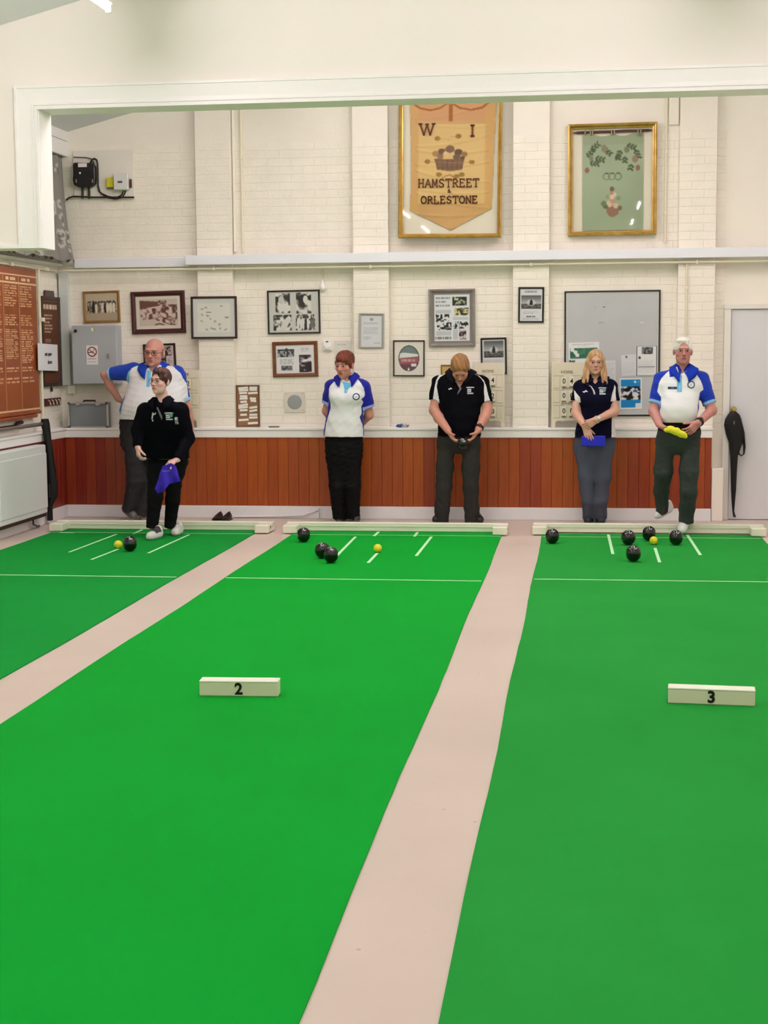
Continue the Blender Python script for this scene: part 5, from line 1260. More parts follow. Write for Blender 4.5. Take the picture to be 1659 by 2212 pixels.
class Head:
    def __init__(s, c, sc, yaw, pitch, roll, wide=1.0, jaw=1.0, nose=1.0):
        s.c = np.array(c, float); s.sc = sc; s.R = euler(yaw, pitch, roll); s.wide = wide; s.jaw = jaw; s.nose = nose
    def w(s, p): return s.c + s.R @ (np.array(p, float) * s.sc)
    def local(s, V): return (V - s.c) @ s.R / s.sc
    def coords(s, x, y, z):
        X, Y, Z = x - s.c[0], y - s.c[1], z - s.c[2]; R = s.R
        return ((R[0][0] * X + R[1][0] * Y + R[2][0] * Z) / s.sc, (R[0][1] * X + R[1][1] * Y + R[2][1] * Z) / s.sc, (R[0][2] * X + R[1][2] * Y + R[2][2] * Z) / s.sc)
    def face_sdf(s, x, y, z):
        w, j = s.wide, s.jaw; E = lambda c, r: ell(c, r)[0](x, y, z); K = lambda a, b, r1, r2=None: cap(a, b, r1, r2)[0](x, y, z)
        d = E((0, .012, .034), (.074 * w, .095, .084))
        d = smin(d, E((0, -.018, -.03), (.064 * w, .07, .086)), .02)
        d = smin(d, E((0, -.03, -.07), (.052 * w * j, .05, .042)), .02)
        d = smin(d, E((0, -.068, -.098), (.02 * j, .018, .016)), .018)
        for q in (-1, 1):
            d = smin(d, E((q * .042 * w, -.055, -.022), (.022, .024, .022)), .02)
        d = smin(d, K((-.036, -.082, .026), (.036, -.082, .026), .010), .014)
        for q in (-1, 1): d = -smin(-d, E((q * .031, -.108, .003), (.02, .024, .0125)), .01)
        d = smin(d, K((0, -.083, .012), (0, -.104 * (1 + .02 * s.nose), -.028), .0075, .0115 * s.nose), .008)
        for q in (-1, 1): d = smin(d, E((q * .011, -.096, -.033), (.0085, .010, .0075)), .006)
        d = smin(d, K((-.017, -.0845, -.0575), (.017, -.0845, -.0575), .0055), .007); d = smin(d, K((-.014, -.0845, -.0695), (.014, -.0845, -.0695), .0065), .007)
        d = -smin(-d, K((-.02, -.0955, -.0635), (.02, -.0955, -.0635), .0042), .004)
        for q in (-1, 1):
            d = smin(d, K((q * .031 - .016, -.0855, .0115), (q * .031 + .016, -.0855, .0115), .0035), .005)
            d = smin(d, E((q * .077 * w, .012, -.006), (.011, .018, .031)), .006)
        return d
    def prim(s):
        r = .16 * s.sc
        return (lambda x, y, z: s.face_sdf(*s.coords(x, y, z)) * s.sc), s.c - r, s.c + r
    def tint(s, V, C, lips=(176, 96, 92), brow=(110, 84, 70), flush=(204, 132, 118)):
        L = s.local(V); near = np.abs(L).max(1) < .14; x, y, z = L[:, 0], L[:, 1], L[:, 2]
        fr = near & (y < -.03)
        def blend(m, c): C[m] = C[m] * .35 + np.array(c, float) * .65
        for q in (-1, 1):
            m = fr & (((x - q * .042) / .022) ** 2 + ((z + .028) / .02) ** 2 < 1); C[m] = C[m] * .6 + np.array(flush) * .4
            m = fr & (np.abs(x - q * .032) < .02) & (np.abs(z - .026 + (np.abs(x) - .03) ** 2 * 12) < .0045); blend(m, brow)
            m = fr & (((x - q * .031) / .017) ** 2 + ((z - .0015) / .0075) ** 2 < 1); C[m] = C[m] * .72 + np.array((120, 76, 66)) * .28
        m = fr & (((x) / .023) ** 2 + ((z + .0635) / .012) ** 2 < 1) & (y < -.06); blend(m, lips)
        m = fr & (np.abs(x) < .018) & (np.abs(z + .0635) < .002); C[m] = (128, 66, 62)
        for q in (-1, 1): m = fr & (np.hypot(x - q * .0075, z + .037) < .0045) & (y < -.09); C[m] = (110, 62, 54)
        m = near & ((x / .02) ** 2 + ((z + .025) / .02) ** 2 < 1) & (y < -.09); C[m] = C[m] * .7 + np.array(flush) * .3
        return C
    def eyes(s, parent, base, iris=(70, 62, 50)):
        for q in (-1, 1):
            b = MB(); r = .0122; pr = [(max(.0004, r * math.sin(t)), -r * math.cos(t)) for t in np.linspace(0, math.pi, 13)]
            b.lathe(pr, 16, 'y'); me = b.mesh('eye', M_EYE, smooth=True)
            n = len(me.vertices); co = np.empty(n * 3); me.vertices.foreach_get('co', co); co = co.reshape(-1, 3)
            rr = np.hypot(co[:, 0], co[:, 2]); C = np.where(((co[:, 1] < 0) & (rr < .0034))[:, None], (14, 12, 12), np.where(((co[:, 1] < 0) & (rr < .0076))[:, None], iris, (186, 170, 162)))  # eye whites dulled: the shade over the eyes is put into their colour
            setcol(me, C); o = bpy.data.objects.new('eye', me); link(o, parent)
            o.matrix_local = Matrix.Translation(Vector(s.w((q * .031, -.0775, .0025)) - base)) @ Matrix(s.R.tolist()).to_4x4() @ Matrix.Scale(s.sc, 4)
    def glasses(s, parent, base, m, r=.0016, w=.0235, h=.0165, z0=.0):
        b = MB(); f = lambda x, y, z: tuple(s.w((x, y, z)) - base)
        for q in (-1, 1):
            pts = [f(q * .033 + w * math.cos(t) * (1 if abs(math.cos(t)) < .99 else 1), -.101 + .10 * (q * .033 + w * math.cos(t)) ** 2 * 20 * .5, z0 + h * math.copysign(abs(math.sin(t)) ** .8, math.sin(t))) for t in np.linspace(0, 2 * math.pi, 21)]
            b.tube(pts, r * s.sc, 6, False)
            b.tube([f(q * (.033 + w), -.095, z0 + .006), f(q * .074 * s.wide, -.06, z0 + .008), f(q * .079 * s.wide, .0, z0 + .01)], r * s.sc, 6)
        b.tube([f(-.010, -.1045, z0 + .005), f(0, -.1075, z0 + .008), f(.010, -.1045, z0 + .005)], r * s.sc, 6)
        return b.build('glasses', m, parent, smooth=True)
    def hair(s, parent, base, col, col2, kind='short', vox=.0035, seed=1):
        F = Field(vox); w = s.wide
        def fn(x, y, z):
            X, Y, Z = s.coords(x, y, z); E = lambda c, r: ell(c, r)[0](X, Y, Z)
            d = E((0, .016, .038), (.083 * w, .104, .092))
            if kind == 'bald':
                d = E((0, .018, .03), (.0795 * w, .1, .088)); d = np.maximum(d, Z - .035); d = np.maximum(d, -.01 - Y); d = np.maximum(d, -.05 - Z)
                return d * s.sc
            if kind == 'long':
                d = smin(d, E((0, .03, -.01), (.09 * w, .09, .09)), .02)
                for q in (-1, 1):
                    d = smin(d, cap((q * .066, -.012, .03), (q * .084, -.02, -.08), .026, .028)[0](X, Y, Z), .02); d = smin(d, cap((q * .084, -.02, -.08), (q * .108, -.05, -.19), .028, .018)[0](X, Y, Z), .015)
                    d = smin(d, cap((q * .062, -.04, -.09), (q * .074, -.07, -.185), .014, .010)[0](X, Y, Z), .01)
                d = -smin(-d, E((0, -.115, -.035), (.054, .1, .112)), .008)
                d = -smin(-d, E((0, -.08, -.15), (.05, .09, .1)), .008)
            else:
                lowside = {'short': -.028, 'fringe': -.02, 'swept': -.03, 'white': -.012, 'bowl': -.02}[kind]
                cz, rz = {'short': (-.03, .115), 'fringe': (-.045, .10), 'swept': (-.03, .112), 'white': (-.03, .115), 'bowl': (-.03, .105)}[kind]
                if kind == 'fringe':
                    d = smin(d, E((.012, -.055, .062), (.062, .05, .04)), .02); d = smin(d, E((.0, .03, .06), (.085, .09, .075)), .02)
                    for q in (-1, 1): d = smin(d, cap((q * .066 * w, -.025, .03), (q * .074 * w, -.01, -.035), .02, .01)[0](X, Y, Z), .012)
                if kind == 'swept': d = smin(d, E((.012, -.045, .088), (.06, .05, .028)), .02); d = smin(d, cap((.066, -.02, .04), (.078, .01, -.02), .02, .012)[0](X, Y, Z), .012)
                if kind == 'white': d = smin(d, E((-.012, -.05, .092), (.058, .04, .022)), .02)
                d = -smin(-d, E((0, -.125, cz), (.07 * w, .095, rz)), .006)
                side = lowside - np.clip(Y - .0, 0, .05) * 1.3
                d = np.maximum(d, side - Z)
                for q in (-1, 1): d = -smin(-d, E((q * .085 * w, .01, -.012), (.02, .02, .03)), .004)
            st = np.sin(X * 260 + Y * 90 + np.sin(Z * 40 + seed) * 2.0) * .0011 + np.sin(X * 90 - Z * 60 + seed) * .0012
            return (d + st) * s.sc
        r = .24 * s.sc; lo, hi = s.c - r, s.c + np.array((r, r, .15 * s.sc))
        F.add((fn, lo, hi), .001)
        def colf(V):
            L = s.local(V); t = .5 + .5 * np.sin(L[:, 0] * 150 + L[:, 1] * 70 + np.sin(L[:, 2] * 30 + seed) * 2); t = (t * .6 + .4 * (.5 + .5 * np.sin(L[:, 2] * 50 + L[:, 0] * 40)))[:, None]
            return np.array(col, float) * (1 - t) + np.array(col2, float) * t
        return skin('hair', F, M_HAIR, base, parent, colf, relax=1)

def unit(v): v = np.array(v, float); return v / (np.linalg.norm(v) + 1e-9)
def rotv(v, ax, a): return np.array(Matrix.Rotation(a, 3, Vector(ax)) @ Vector(v))
def hand(F, wrist, d, n, t, curl=(.5, .6, .4), sc=1.0, thumb=(.7, .5), spread=.05, straight=None):
    """wrist: where the palm starts; d: to the knuckles; n: way the palm faces; t: towards the thumb"""
    d = unit(d); n = unit(np.array(n) - d * (np.array(n) @ d)); t = unit(np.array(t) - d * (np.array(t) @ d) - n * (np.array(t) @ n)); w = np.array(wrist, float)
    offs = (.029, .010, -.010, -.028); kn = (.082, .086, .082, .074); ln = (.072, .080, .074, .058)
    for i in range(4):
        k = w + (d * kn[i] + t * offs[i]) * sc; F.add(cap(w + t * offs[i] * .55 * sc + d * .008 * sc, k, .0165 * sc, .0125 * sc), .012)
    for i in range(4):
        k = w + (d * kn[i] + t * offs[i]) * sc; dd = unit(d + t * spread * (1.5 - i)); c = curl if straight is None or i not in straight else (.1, .1, .1); r = (.0092, .0085, .0075)
        for sgi in range(3):
            dd = rotv(dd, np.cross(dd, n) / np.linalg.norm(np.cross(dd, n)), c[sgi]); e = k + dd * ln[i] * (.46, .3, .24)[sgi] * sc
            F.add(cap(k, e, r[sgi] * sc, (r[sgi] - .0008) * sc), .003); k = e
    b = w + (d * .018 + t * .018) * sc; dd = unit(d * math.cos(thumb[0]) + t * math.sin(thumb[0]) + n * .35); e = b + dd * .045 * sc; F.add(cap(b, e, .0155 * sc, .0115 * sc), .012)
    dd = unit(dd * math.cos(thumb[1]) + d * math.sin(thumb[1]) * .6 + n * .3); e2 = e + dd * .032 * sc; F.add(cap(e, e2, .0108 * sc, .0098 * sc), .004); F.add(cap(e2, e2 + unit(dd + n * .15) * .024 * sc, .0098 * sc, .008 * sc), .004)

def inpoly(x, z, pts):
    ins = np.zeros(len(x), bool); n = len(pts)
    for i in range(n):
        (x0, z0), (x1, z1) = pts[i], pts[(i + 1) % n]
        if z0 == z1: continue
        ins ^= ((z0 > z) != (z1 > z)) & (x < (x1 - x0) * (z - z0) / (z1 - z0) + x0)
    return ins
class Person:
    def __init__(s, Y): s.Y = Y
    def J(s, px, py, dy=0.0): return onY(px, py, s.Y + dy)
    def S(s, py, pl, pr, ry, dy=0.0):
        a, b = onY(pl, py, s.Y + dy), onY(pr, py, s.Y + dy); return ((a[2] + b[2]) / 2, (a[0] + b[0]) / 2, s.Y + dy, (b[0] - a[0]) / 2, ry)
    def polyXZ(s, pts, dy=0.0): return [tuple(onY(px, py, s.Y + dy)[[0, 2]]) for px, py in pts]
    def painter(s, basec, polys, dy=-.1, hems=None):
        def f(V):
            C = np.tile(np.array(basec, float), (len(V), 1))
            for pts, c, *front in polys:
                m = inpoly(V[:, 0], V[:, 2], s.polyXZ(pts, front[1] if len(front) > 1 else dy))
                if front and front[0] is not None: m &= V[:, 1] < s.Y + front[0]
                C[m] = c
            if hems is not None:
                for (a, b, ra, rb) in hems[0]:
                    L = np.linalg.norm(b - a); ax = (b - a) / L; t = (V - a) @ ax; r = np.linalg.norm(V - a - t[:, None] * ax, axis=1); C[(t > L - .026) & (r < rb * 1.35)] = hems[1]
            return C
        return f
def shoe(F_parent, base, toe, heel, h=.075, w=.045, name='shoe', col=(230, 232, 228), sole=(200, 202, 198), lift=0.0, accent=None, vox=.0045):
    """toe and heel: points on the ground line of the shoe"""
    toe, heel = np.array(toe, float), np.array(heel, float); d = unit(toe - heel); L = np.linalg.norm(toe - heel); up = np.array((0, 0, 1.0)); up = unit(up - d * (up @ d)); F = Field(vox)
    P = lambda t, z: heel + d * L * t + up * z
    F.add(cap(P(.16, .034), P(.84, .028), .031, .026), .02); F.add(cap(P(.3, .03), P(.72, .03), w * .95, w * .9), .03); F.add(cap(P(.2, .05), P(.45, .06), .034, .03), .02); F.add(cap(P(.2, .04), P(.18, h), .036, .034), .015)
    def flat(x, y, z): return -((x - heel[0]) * up[0] + (y - heel[1]) * up[1] + (z - heel[2]) * up[2])
    lo, hi = np.minimum(toe, heel) - .08, np.maximum(toe, heel) + .1
    F.ops.append(('s', ((lambda x, y, z: -flat(x, y, z) - .0005), lo, hi), .003))
    def colf(V):
        hgt = (V - heel) @ up; t = (V - heel) @ d / L; C = np.tile(np.array(col, float), (len(V), 1)); C[hgt < .016] = sole
        if accent is not None: C[(t > .25) & (t < .5) & (hgt > .055)] = accent; C[(t > .5) & (t < .62) & (hgt > .05)] = accent
        return C
    return skin(name, F, M_SHOE, base, F_parent, colf)
def collar(parent, base, c, rx, ry, z_top, drop, front, m, gap=.5, tilt=0.0, flare=.028, thick=.004, name='collar', field=None):
    """turned-down collar: a band round the neck with two points at the front"""
    n = 40; b = MB(); A = np.linspace(-math.pi / 2 + gap, 1.5 * math.pi - gap, n)
    for a in A:
        f = max(0, -math.sin(a)); zt = z_top - tilt * f; e = f ** 3
        for (k, dz) in ((0.0, 0.0), (.3, -drop * .2), (.55, -drop * .45), (.78, -drop * .75 * (1 + front * e * .5)), (1.0, -drop * (1 + front * e))):
            r1, r2 = rx + flare * k + .006 * e * k, ry + flare * k * (1 + .8 * e)
            b.v.append((c[0] + r1 * math.cos(a) - base[0], c[1] + r2 * math.sin(a) - base[1], zt + dz - base[2]))
    if field is not None:      # keep the cloth lying just outside the shirt
        V = np.array(b.v) + base; D = field.D; nn = np.array(D.shape) - 2
        G = lambda p: D[tuple(np.clip(((p - field.lo) / field.vox).round().astype(int), 1, nn).T)]
        for _ in range(14):
            d = G(V); g = np.stack([G(V + e) - G(V - e) for e in np.eye(3) * field.vox * 1.5], 1); g /= np.linalg.norm(g, axis=1)[:, None] + 1e-6
            push = np.clip(.0112 - d, 0, .012); V = V + g * push[:, None]
        b.v = [tuple(q) for q in V - base]
    for i in range(n - 1):
        for j in range(4): q = 5 * i + j; b.f.append((q, q + 5, q + 6, q + 1))
    o = b.build(name, m, parent, smooth=True); so = o.modifiers.new('thick', 'SOLIDIFY'); so.thickness = thick; so.offset = 1; return o
def decal(parent, on, base, P, c, name, m=None, lift=.003, w=None):
    """flat badge laid on the cloth: its grid is dropped on to the surface from the front"""
    me = on.data; bv = BVHTree.FromPolygons([v.co.copy() for v in me.vertices], [tuple(p.vertices) for p in me.polygons])
    dm = P.mesh(name, m or M_PRINT); cx, cz = c[0] - base[0], c[2] - base[2]; last = c[1] - base[1]
    for v in dm.vertices:
        hit = bv.ray_cast(Vector((v.co.x + cx, -2.0, v.co.z + cz)), Vector((0, 1, 0)))
        if hit[0] is not None: last = hit[0].y
        v.co = Vector((v.co.x + cx, last - lift, v.co.z + cz))
    dm.update(); o = bpy.data.objects.new(name, dm); link(o, parent); return o
def ringbadge(sz=.06, ring=(48, 62, 92), seed=3):
    P = Pic(sz, sz, (236, 240, 242), .0022, seed); d = np.hypot(P.U - .5, P.V - .5); P.put(d > .33, ring); P.put((d < .36) & (d > .32), (200, 206, 214)); P.line([(.42, .6), (.58, .42)], .003, (150, 140, 110)); P.mask = d < .5; return P
def clubcrest(seed, green=True, w=.075, h=.07, c=(196, 196, 202)):
    P = Pic(w, h, c, .0025, seed); m = np.zeros_like(P.mask); t = np.zeros((P.ny, P.nx)); 
    m |= (P.V < .2) & (P.V > .06 + .25 * (P.U - .5) ** 2) & (P.U > .02); m |= (P.V > .32) & (P.V < .76) & (P.U > .18) & (P.U < .62); m |= (P.V > .82) & (P.U > .15) & (P.U < .9)
    g = ((P.U - .74) / .2) ** 2 + ((P.V - .42) / .26) ** 2 < 1
    if green: P.put(g, (92, 150, 128)); m |= g
    P.put((P.V > .5) & (P.V < .56) & (P.U < .5), (90, 90, 96)); P.mask = m; return P
def scrawl(seed, w=.05, h=.02, c=(214, 216, 224)):
    P = Pic(w, h, c, .002, seed); P.mask = np.abs(P.V - .5 - .2 * np.sin(P.U * 7)) < .34 * (1 - abs(P.U - .5) ** 2 * 2.5); return P
# ------------------------------------------------------------------ the players
SK = {'pale': (222, 176, 158), 'pink': (208, 150, 136), 'fair': (214, 164, 146), 'ruddy': (198, 138, 126), 'tan': (212, 166, 146)}
def shrink(secs, k): return [(z, cx, cy, max(rx - k, .02), max(ry - k, .02)) for z, cx, cy, rx, ry in secs]
def legs_field(p, hips, L, R, seed, amp=.004, vox=.005):
    """hips: sections; L, R: (px, py, r, dy) down each leg"""
    F = Field(vox); F.add(loft(hips, 2.2), .02)
    lo, hi = [], []
    for leg in (L, R):
        for (a, b) in zip(leg[:-1], leg[1:]): F.add(cap(p.J(a[0], a[1], a[3]), p.J(b[0], b[1], b[3]), a[2], b[2], cut=(b is leg[-1])), .022)
    F.disp(wrinkle(seed, amp * .8, 42, 34, 75), np.min([o[1][1] for o in F.ops], 0), np.max([o[1][2] for o in F.ops], 0)); return F
def inner_legs(F, p, L, R):
    for leg in (L, R):
        for (a, b) in zip(leg[:-1], leg[1:]): F.add(cap(p.J(a[0], a[1], a[3]), p.J(b[0], b[1], b[3]), a[2] * .68, b[2] * (.5 if b is leg[-1] else .68)), .02)
def arm(F, pts, k=.02):
    for (a, ra), (b, rb) in zip(pts[:-1], pts[1:]): F.add(cap(a, b, ra, rb), k)
def shirt_field(secs, sleeves, seed, amp=.0035, subs=(), vox=.0045, blobs=()):
    F = Field(vox); F.add(loft(secs, 2.3), .03)
    for b in blobs: F.add(b, .04)
    for (a, b, ra, rb) in sleeves: F.add(cap(a, b, ra, rb, cut=True), .026)
    F.disp(wrinkle(seed, amp * .9, 34, 24, 62), np.min([o[1][1] for o in F.ops], 0), np.max([o[1][2] for o in F.ops], 0))
    for q in subs: F.sub(q, .006)
    return F
def watch(parent, base, pos, d, r=.034, col=(20, 20, 22), face=None, name='watch'):
    d = unit(d); u = unit(np.cross(d, (0, 0, 1.0))); v = np.cross(d, u); b = MB(); c = np.array(pos) - base
    for s in (-.006, .006): b.tube([tuple(c + d * s + (u * math.cos(t) + v * math.sin(t)) * r) for t in np.linspace(0, 2 * math.pi, 19)], .0055, 6, False)
    o = b.build(name, mat('strap_%d' % sum(col), col, .5), parent, smooth=True)
    f = np.array(face) if face is not None else np.array((0, -1.0, 0)); f = unit(f - d * (f @ d)); q = c + f * (r + .003)
    MB().tube([tuple(q - f * .004), tuple(q + f * .006)], .017, 14).build('watch_face', mat('watch_face_%d' % sum(col), (40, 40, 44) if sum(col) < 200 else (230, 228, 220), .2), o, smooth=True)
    return o
def finish(p, body_F, head, base, skinc, label, lips=None, brow=(110, 84, 70), iris=(70, 62, 50), flush=None):
    sk = np.array(skinc, float)
    def colf(V):
        C = np.tile(sk, (len(V), 1)); t = .5 + .5 * np.sin(V[:, 0] * 70 + V[:, 2] * 55) * np.sin(V[:, 1] * 60 + V[:, 2] * 30); C *= (.985 + .03 * t[:, None])
        return head.tint(V, C, lips or tuple(sk * (.86, .66, .66)), brow, flush or tuple(sk * (1.0, .86, .86)))
    o = skin('person', body_F, M_SKIN, base, None, colf); tag(o, label, 'person', 'bowls players along the back wall'); head.eyes(o, base, iris); return o

# ---- bald man in blue and white leaning on the ledge
p = Person(13.88); base = np.array([*p.J(300, 1120)[:2], 0.0]); base[2] = 0
h = Head(p.J(333, 762, -.04), 1.1, -.06, .05, .07, wide=1.06, jaw=1.12, nose=1.1)
secs = [p.S(783, 317, 350, .06, .01), p.S(790, 304, 364, .085), p.S(800, 284, 388, .105), p.S(828, 277, 397, .135, -.01), p.S(858, 268, 398, .155, -.04), p.S(884, 261, 395, .16, -.05), p.S(905, 260, 392, .15, -.04)]
hips = [p.S(890, 264, 388, .12, -.02), p.S(908, 260, 388, .135, -.02), p.S(935, 260, 380, .13, 0), p.S(970, 266, 364, .105, .01), p.S(985, 285, 345, .06, .01)]
LL = [(287, 935, .09, -.01), (291, 995, .086, -.03), (293, 1040, .078, -.04), (277, 1104, .06, .03)]; LR = [(342, 950, .09, .03), (326, 1035, .076, .05), (303, 1112, .06, .06)]
F = Field(.004); F.add(h.prim(), .01); F.add(cap(p.J(333, 785, .0), p.J(333, 802, .02), .062, .07), .03); F.add(loft(shrink(secs, .016)), .03); inner_legs(F, p, LL, LR)
eL, wL = p.J(226, 810, .03), p.J(256, 862, .10); eR, wR = p.J(402, 880, .05), p.J(412, 921, .17)
arm(F, [(p.J(286, 806), .055), (eL, .036), (p.J(238, 832, .06), .04), (wL, .031)]); arm(F, [(p.J(380, 808), .055), (eR, .045), (p.J(407, 900, .11), .043), (wR, .031)])
hand(F, wL, (.5, .35, -.45), (.6, .5, .3), (.2, -.3, .9), (.3, .4, .3)); hand(F, wR, (.06, -.12, -1), (-.5, -.8, 0), (-.9, .3, 0), (.35, .5, .4), spread=.12)
A = finish(p, F, h, base, SK['pink'], 'bald man in glasses and a blue and white polo shirt leaning on the ledge', brow=(150, 116, 104))
BLUE, LTB, WHT = (30, 66, 176), (122, 196, 232), (236, 237, 242)
polys = [([(318, 778), (304, 785), (284, 795), (273, 812), (268, 836), (264, 850), (195, 860), (195, 765), (318, 765)], BLUE), ([(350, 784), (372, 792), (388, 806), (398, 830), (404, 880), (440, 880), (440, 765), (350, 770)], BLUE),
         ([(277, 802), (280, 800), (278, 822), (269, 842), (266, 838), (271, 816)], LTB), ([(266, 846), (270, 856), (266, 880), (262, 892), (252, 892), (252, 846)], BLUE), ([(268, 858), (270, 862), (266, 884), (262, 896), (259, 896), (264, 876)], LTB),
         ]
SLV = [(p.J(290, 803), p.J(235, 807, .02), .088, .058), (p.J(380, 808), p.J(398, 866, .03), .085, .062)]
SF = shirt_field(secs, SLV, 1, .004, [cap(p.J(331, 786, -.08), p.J(325, 806, -.13), .055, .012)], blobs=[ell(p.J(325, 880, -.09), (.22, .12, .13))])
S_ = skin('polo_shirt', SF, M_KNIT, base, A, p.painter(WHT, polys, hems=(SLV, (150, 200, 238))))
skin('trousers', legs_field(p, hips, LL, LR, 11, .005), M_TROU, base, A, lambda V: np.tile(np.array((46, 46, 48.)), (len(V), 1)))
c = p.J(332, 795, .0); collar(A, base, c, .078, .082, c[2] + .035, .07, .9, mat('blue_collar', BLUE, .85, .15), gap=.42, tilt=.035, field=SF)
P = Pic(.036, .15, LTB, .004); P.rect(.3, 0, .42, 1, (90, 160, 205)); decal(A, S_, base, P, p.J(320, 818, -.15), 'placket', M_KNIT, .004)
h.glasses(A, base, mat('dark_glasses', (46, 26, 26), .3), r=.0022); h.hair(A, base, (120, 96, 86), (166, 146, 134), 'bald', seed=2)
t1 = np.array((onZ(289, 1127, 0)[0], 13.86, 0)); shoe(A, base, t1, t1 + np.array((-.16, .12, .10)), col=(96, 94, 94), sole=(150, 148, 144), accent=(206, 204, 200)); t2 = np.array((onZ(304, 1126, 0)[0], 13.90, 0)); shoe(A, base, t2, t2 + np.array((-.02, .25, 0)) * .9, col=(110, 108, 106), sole=(160, 158, 152), accent=(206, 204, 200))

# ---- player in the dark fleece walking up the mat
p = Person(12.75); base = np.array([*p.J(348, 1150)[:2], 0.0]); base[2] = 0
h = Head(p.J(347, 824, -.30), .93, -.42, -.04, .05, wide=.98, jaw=.96)
secs = [p.S(858, 336, 365, .05, -.25), p.S(866, 327, 373, .068, -.25), p.S(875, 313, 387, .085, -.245), p.S(890, 307, 396, .105, -.22), p.S(920, 304, 402, .12, -.17), p.S(955, 306, 405, .125, -.09), p.S(990, 313, 408, .135, -.02)]
hips = [p.S(978, 318, 403, .115, 0), p.S(995, 317, 406, .125, .02), p.S(1012, 319, 402, .115, .02), p.S(1035, 322, 392, .085, .01), p.S(1046, 338, 376, .05, .0)]
LL = [(338, 1020, .076, 0), (335, 1075, .066, -.06), (328, 1141, .05, -.08)]; LR = [(377, 1020, .076, .03), (373, 1080, .062, .03), (367, 1139, .05, .06)]
F = Field(.004); F.add(h.prim(), .01); F.add(cap(p.J(349, 850, -.25), p.J(350, 880, -.22), .05, .058), .02); F.add(loft(shrink(secs, .014)), .03); inner_legs(F, p, LL, LR)
a1 = [p.J(313, 886, -.22), p.J(298, 930, -.22), p.J(298, 965, -.28)]; a2 = [p.J(391, 886, -.20), p.J(406, 948, -.16), p.J(384, 992, -.28)]
for a in (a1, a2): arm(F, [(a[0], .045), (a[1], .04), (a[2], .027)])
hand(F, a1[2], (.12, -.25, -1), (.8, .5, .1), (.3, -.9, 0), (.6, .8, .5), .95); hand(F, a2[2], (-.85, -.3, -.3), (-.1, .1, -1), (-.2, -.9, .2), (.5, .9, .6), .95)
B = finish(p, F, h, base, (232, 184, 178), 'woman in glasses and a dark fleece stepping forward on the mat', brow=(90, 62, 56), iris=(60, 44, 40))
SF = Field(.0045); SF.add(loft(secs, 2.3), .03)
for a in (a1, a2): SF.add(cap(a[0], a[1], .068, .055), .03); SF.add(cap(a[1], a[2], .055, .042, cut=True), .03)
SF.disp(wrinkle(5, .003, 30, 22, 50), np.min([o[1][1] for o in SF.ops], 0), np.max([o[1][2] for o in SF.ops], 0)); SF.sub(cap(p.J(347, 856, -.33), p.J(342, 884, -.37), .055, .010), .006)
S_ = skin('fleece', SF, M_DARK, base, B, p.painter((9, 9, 17), [([(340, 880), (343, 879), (352, 900), (350, 908), (346, 896)], (120, 120, 130), -.1, -.3)]))
c = p.J(349, 866, -.24); collar(B, base, c, .064, .066, c[2] + .028, .045, .9, mat('navy_fleece_collar', (16, 16, 25), .9, .1), gap=.5, tilt=.03, field=SF)
skin('trousers', legs_field(p, hips, LL, LR, 12, .003), M_TROU, base, B, lambda V: np.tile(np.array((13, 13, 16.)), (len(V), 1)))
P = Pic(.06, .09, (200, 200, 208), .002, 4); P.mask = ((np.abs((P.U - .45) * .06 + (P.V - .3) * .02) < .006) & (P.V < .62)) | ((np.abs(P.V - .22 + (P.U - .55) * .35) < .07) & (P.U > .42)) | (np.hypot(P.U - .42, (P.V - .76) * 1.4) < .12); decal(B, S_, base, P, p.J(328, 903, -.35), 'badge')
decal(B, S_, base, clubcrest(6), p.J(362, 899, -.35), 'badge'); P = Pic(.026, .06, (190, 190, 198), .002, 8); P.photo(0, 0, 1, 1, (110, 110, 118), (214, 214, 222), 4); decal(B, S_, base, P, p.J(380, 909, -.3), 'badge')
h.glasses(B, base, mat('brown_glasses', (74, 50, 48), .3), r=.0014); h.hair(B, base, (58, 34, 32), (104, 66, 60), 'swept', seed=3)
t = onZ(318, 1168, MT); shoe(B, base, t, t + np.array((.05, .255, 0)), col=(226, 228, 226), sole=(190, 200, 192), accent=(60, 60, 66), w=.042); t = onZ(377, 1159, MT) ; shoe(B, base, t, t + np.array((-.02, .25, 0)), col=(228, 230, 226), sole=(196, 200, 194), accent=(210, 212, 206), w=.042)
# purple cloth in her hand
pts = [p.J(px, py, -.36)[[0, 2]] for px, py in ((352, 1006), (370, 1001), (380, 1006), (391, 1040), (366, 1046), (354, 1062), (340, 1066), (335, 1056), (344, 1024))]
x0, x1 = min(q[0] for q in pts), max(q[0] for q in pts); z0, z1 = min(q[1] for q in pts), max(q[1] for q in pts)
P = Pic(x1 - x0, z1 - z0, (58, 42, 176), .005, 9); Q = Pic(x1 - x0, z1 - z0, (0, 0, 0), .005); Q.poly([((q[0] - x0) / P.w, (z1 - q[1]) / P.h) for q in pts], (255, 255, 255)); P.mask = Q.a[..., 0] > 100; P.photo(0, 0, 1, 1, (44, 32, 150), (70, 54, 196), 3, .8); P.line([(.3, .25), (.55, .25)], .005, (150, 140, 220))
o = P.build('bowls_cloth', colmat('purple_cloth', .85, .1), None, ((x0 + x1) / 2, p.Y - .36, (z0 + z1) / 2), relief=lambda X, Z: .018 * np.sin(X * 55 + Z * 8) * np.clip((.15 - Z) * 5, .2, 1) + .03 * np.clip(-Z, 0, 1)); so = o.modifiers.new('thick', 'SOLIDIFY'); so.thickness = .004
tag(o, 'purple bowls cloth dangling from the hand of the woman in the fleece', 'cloth')

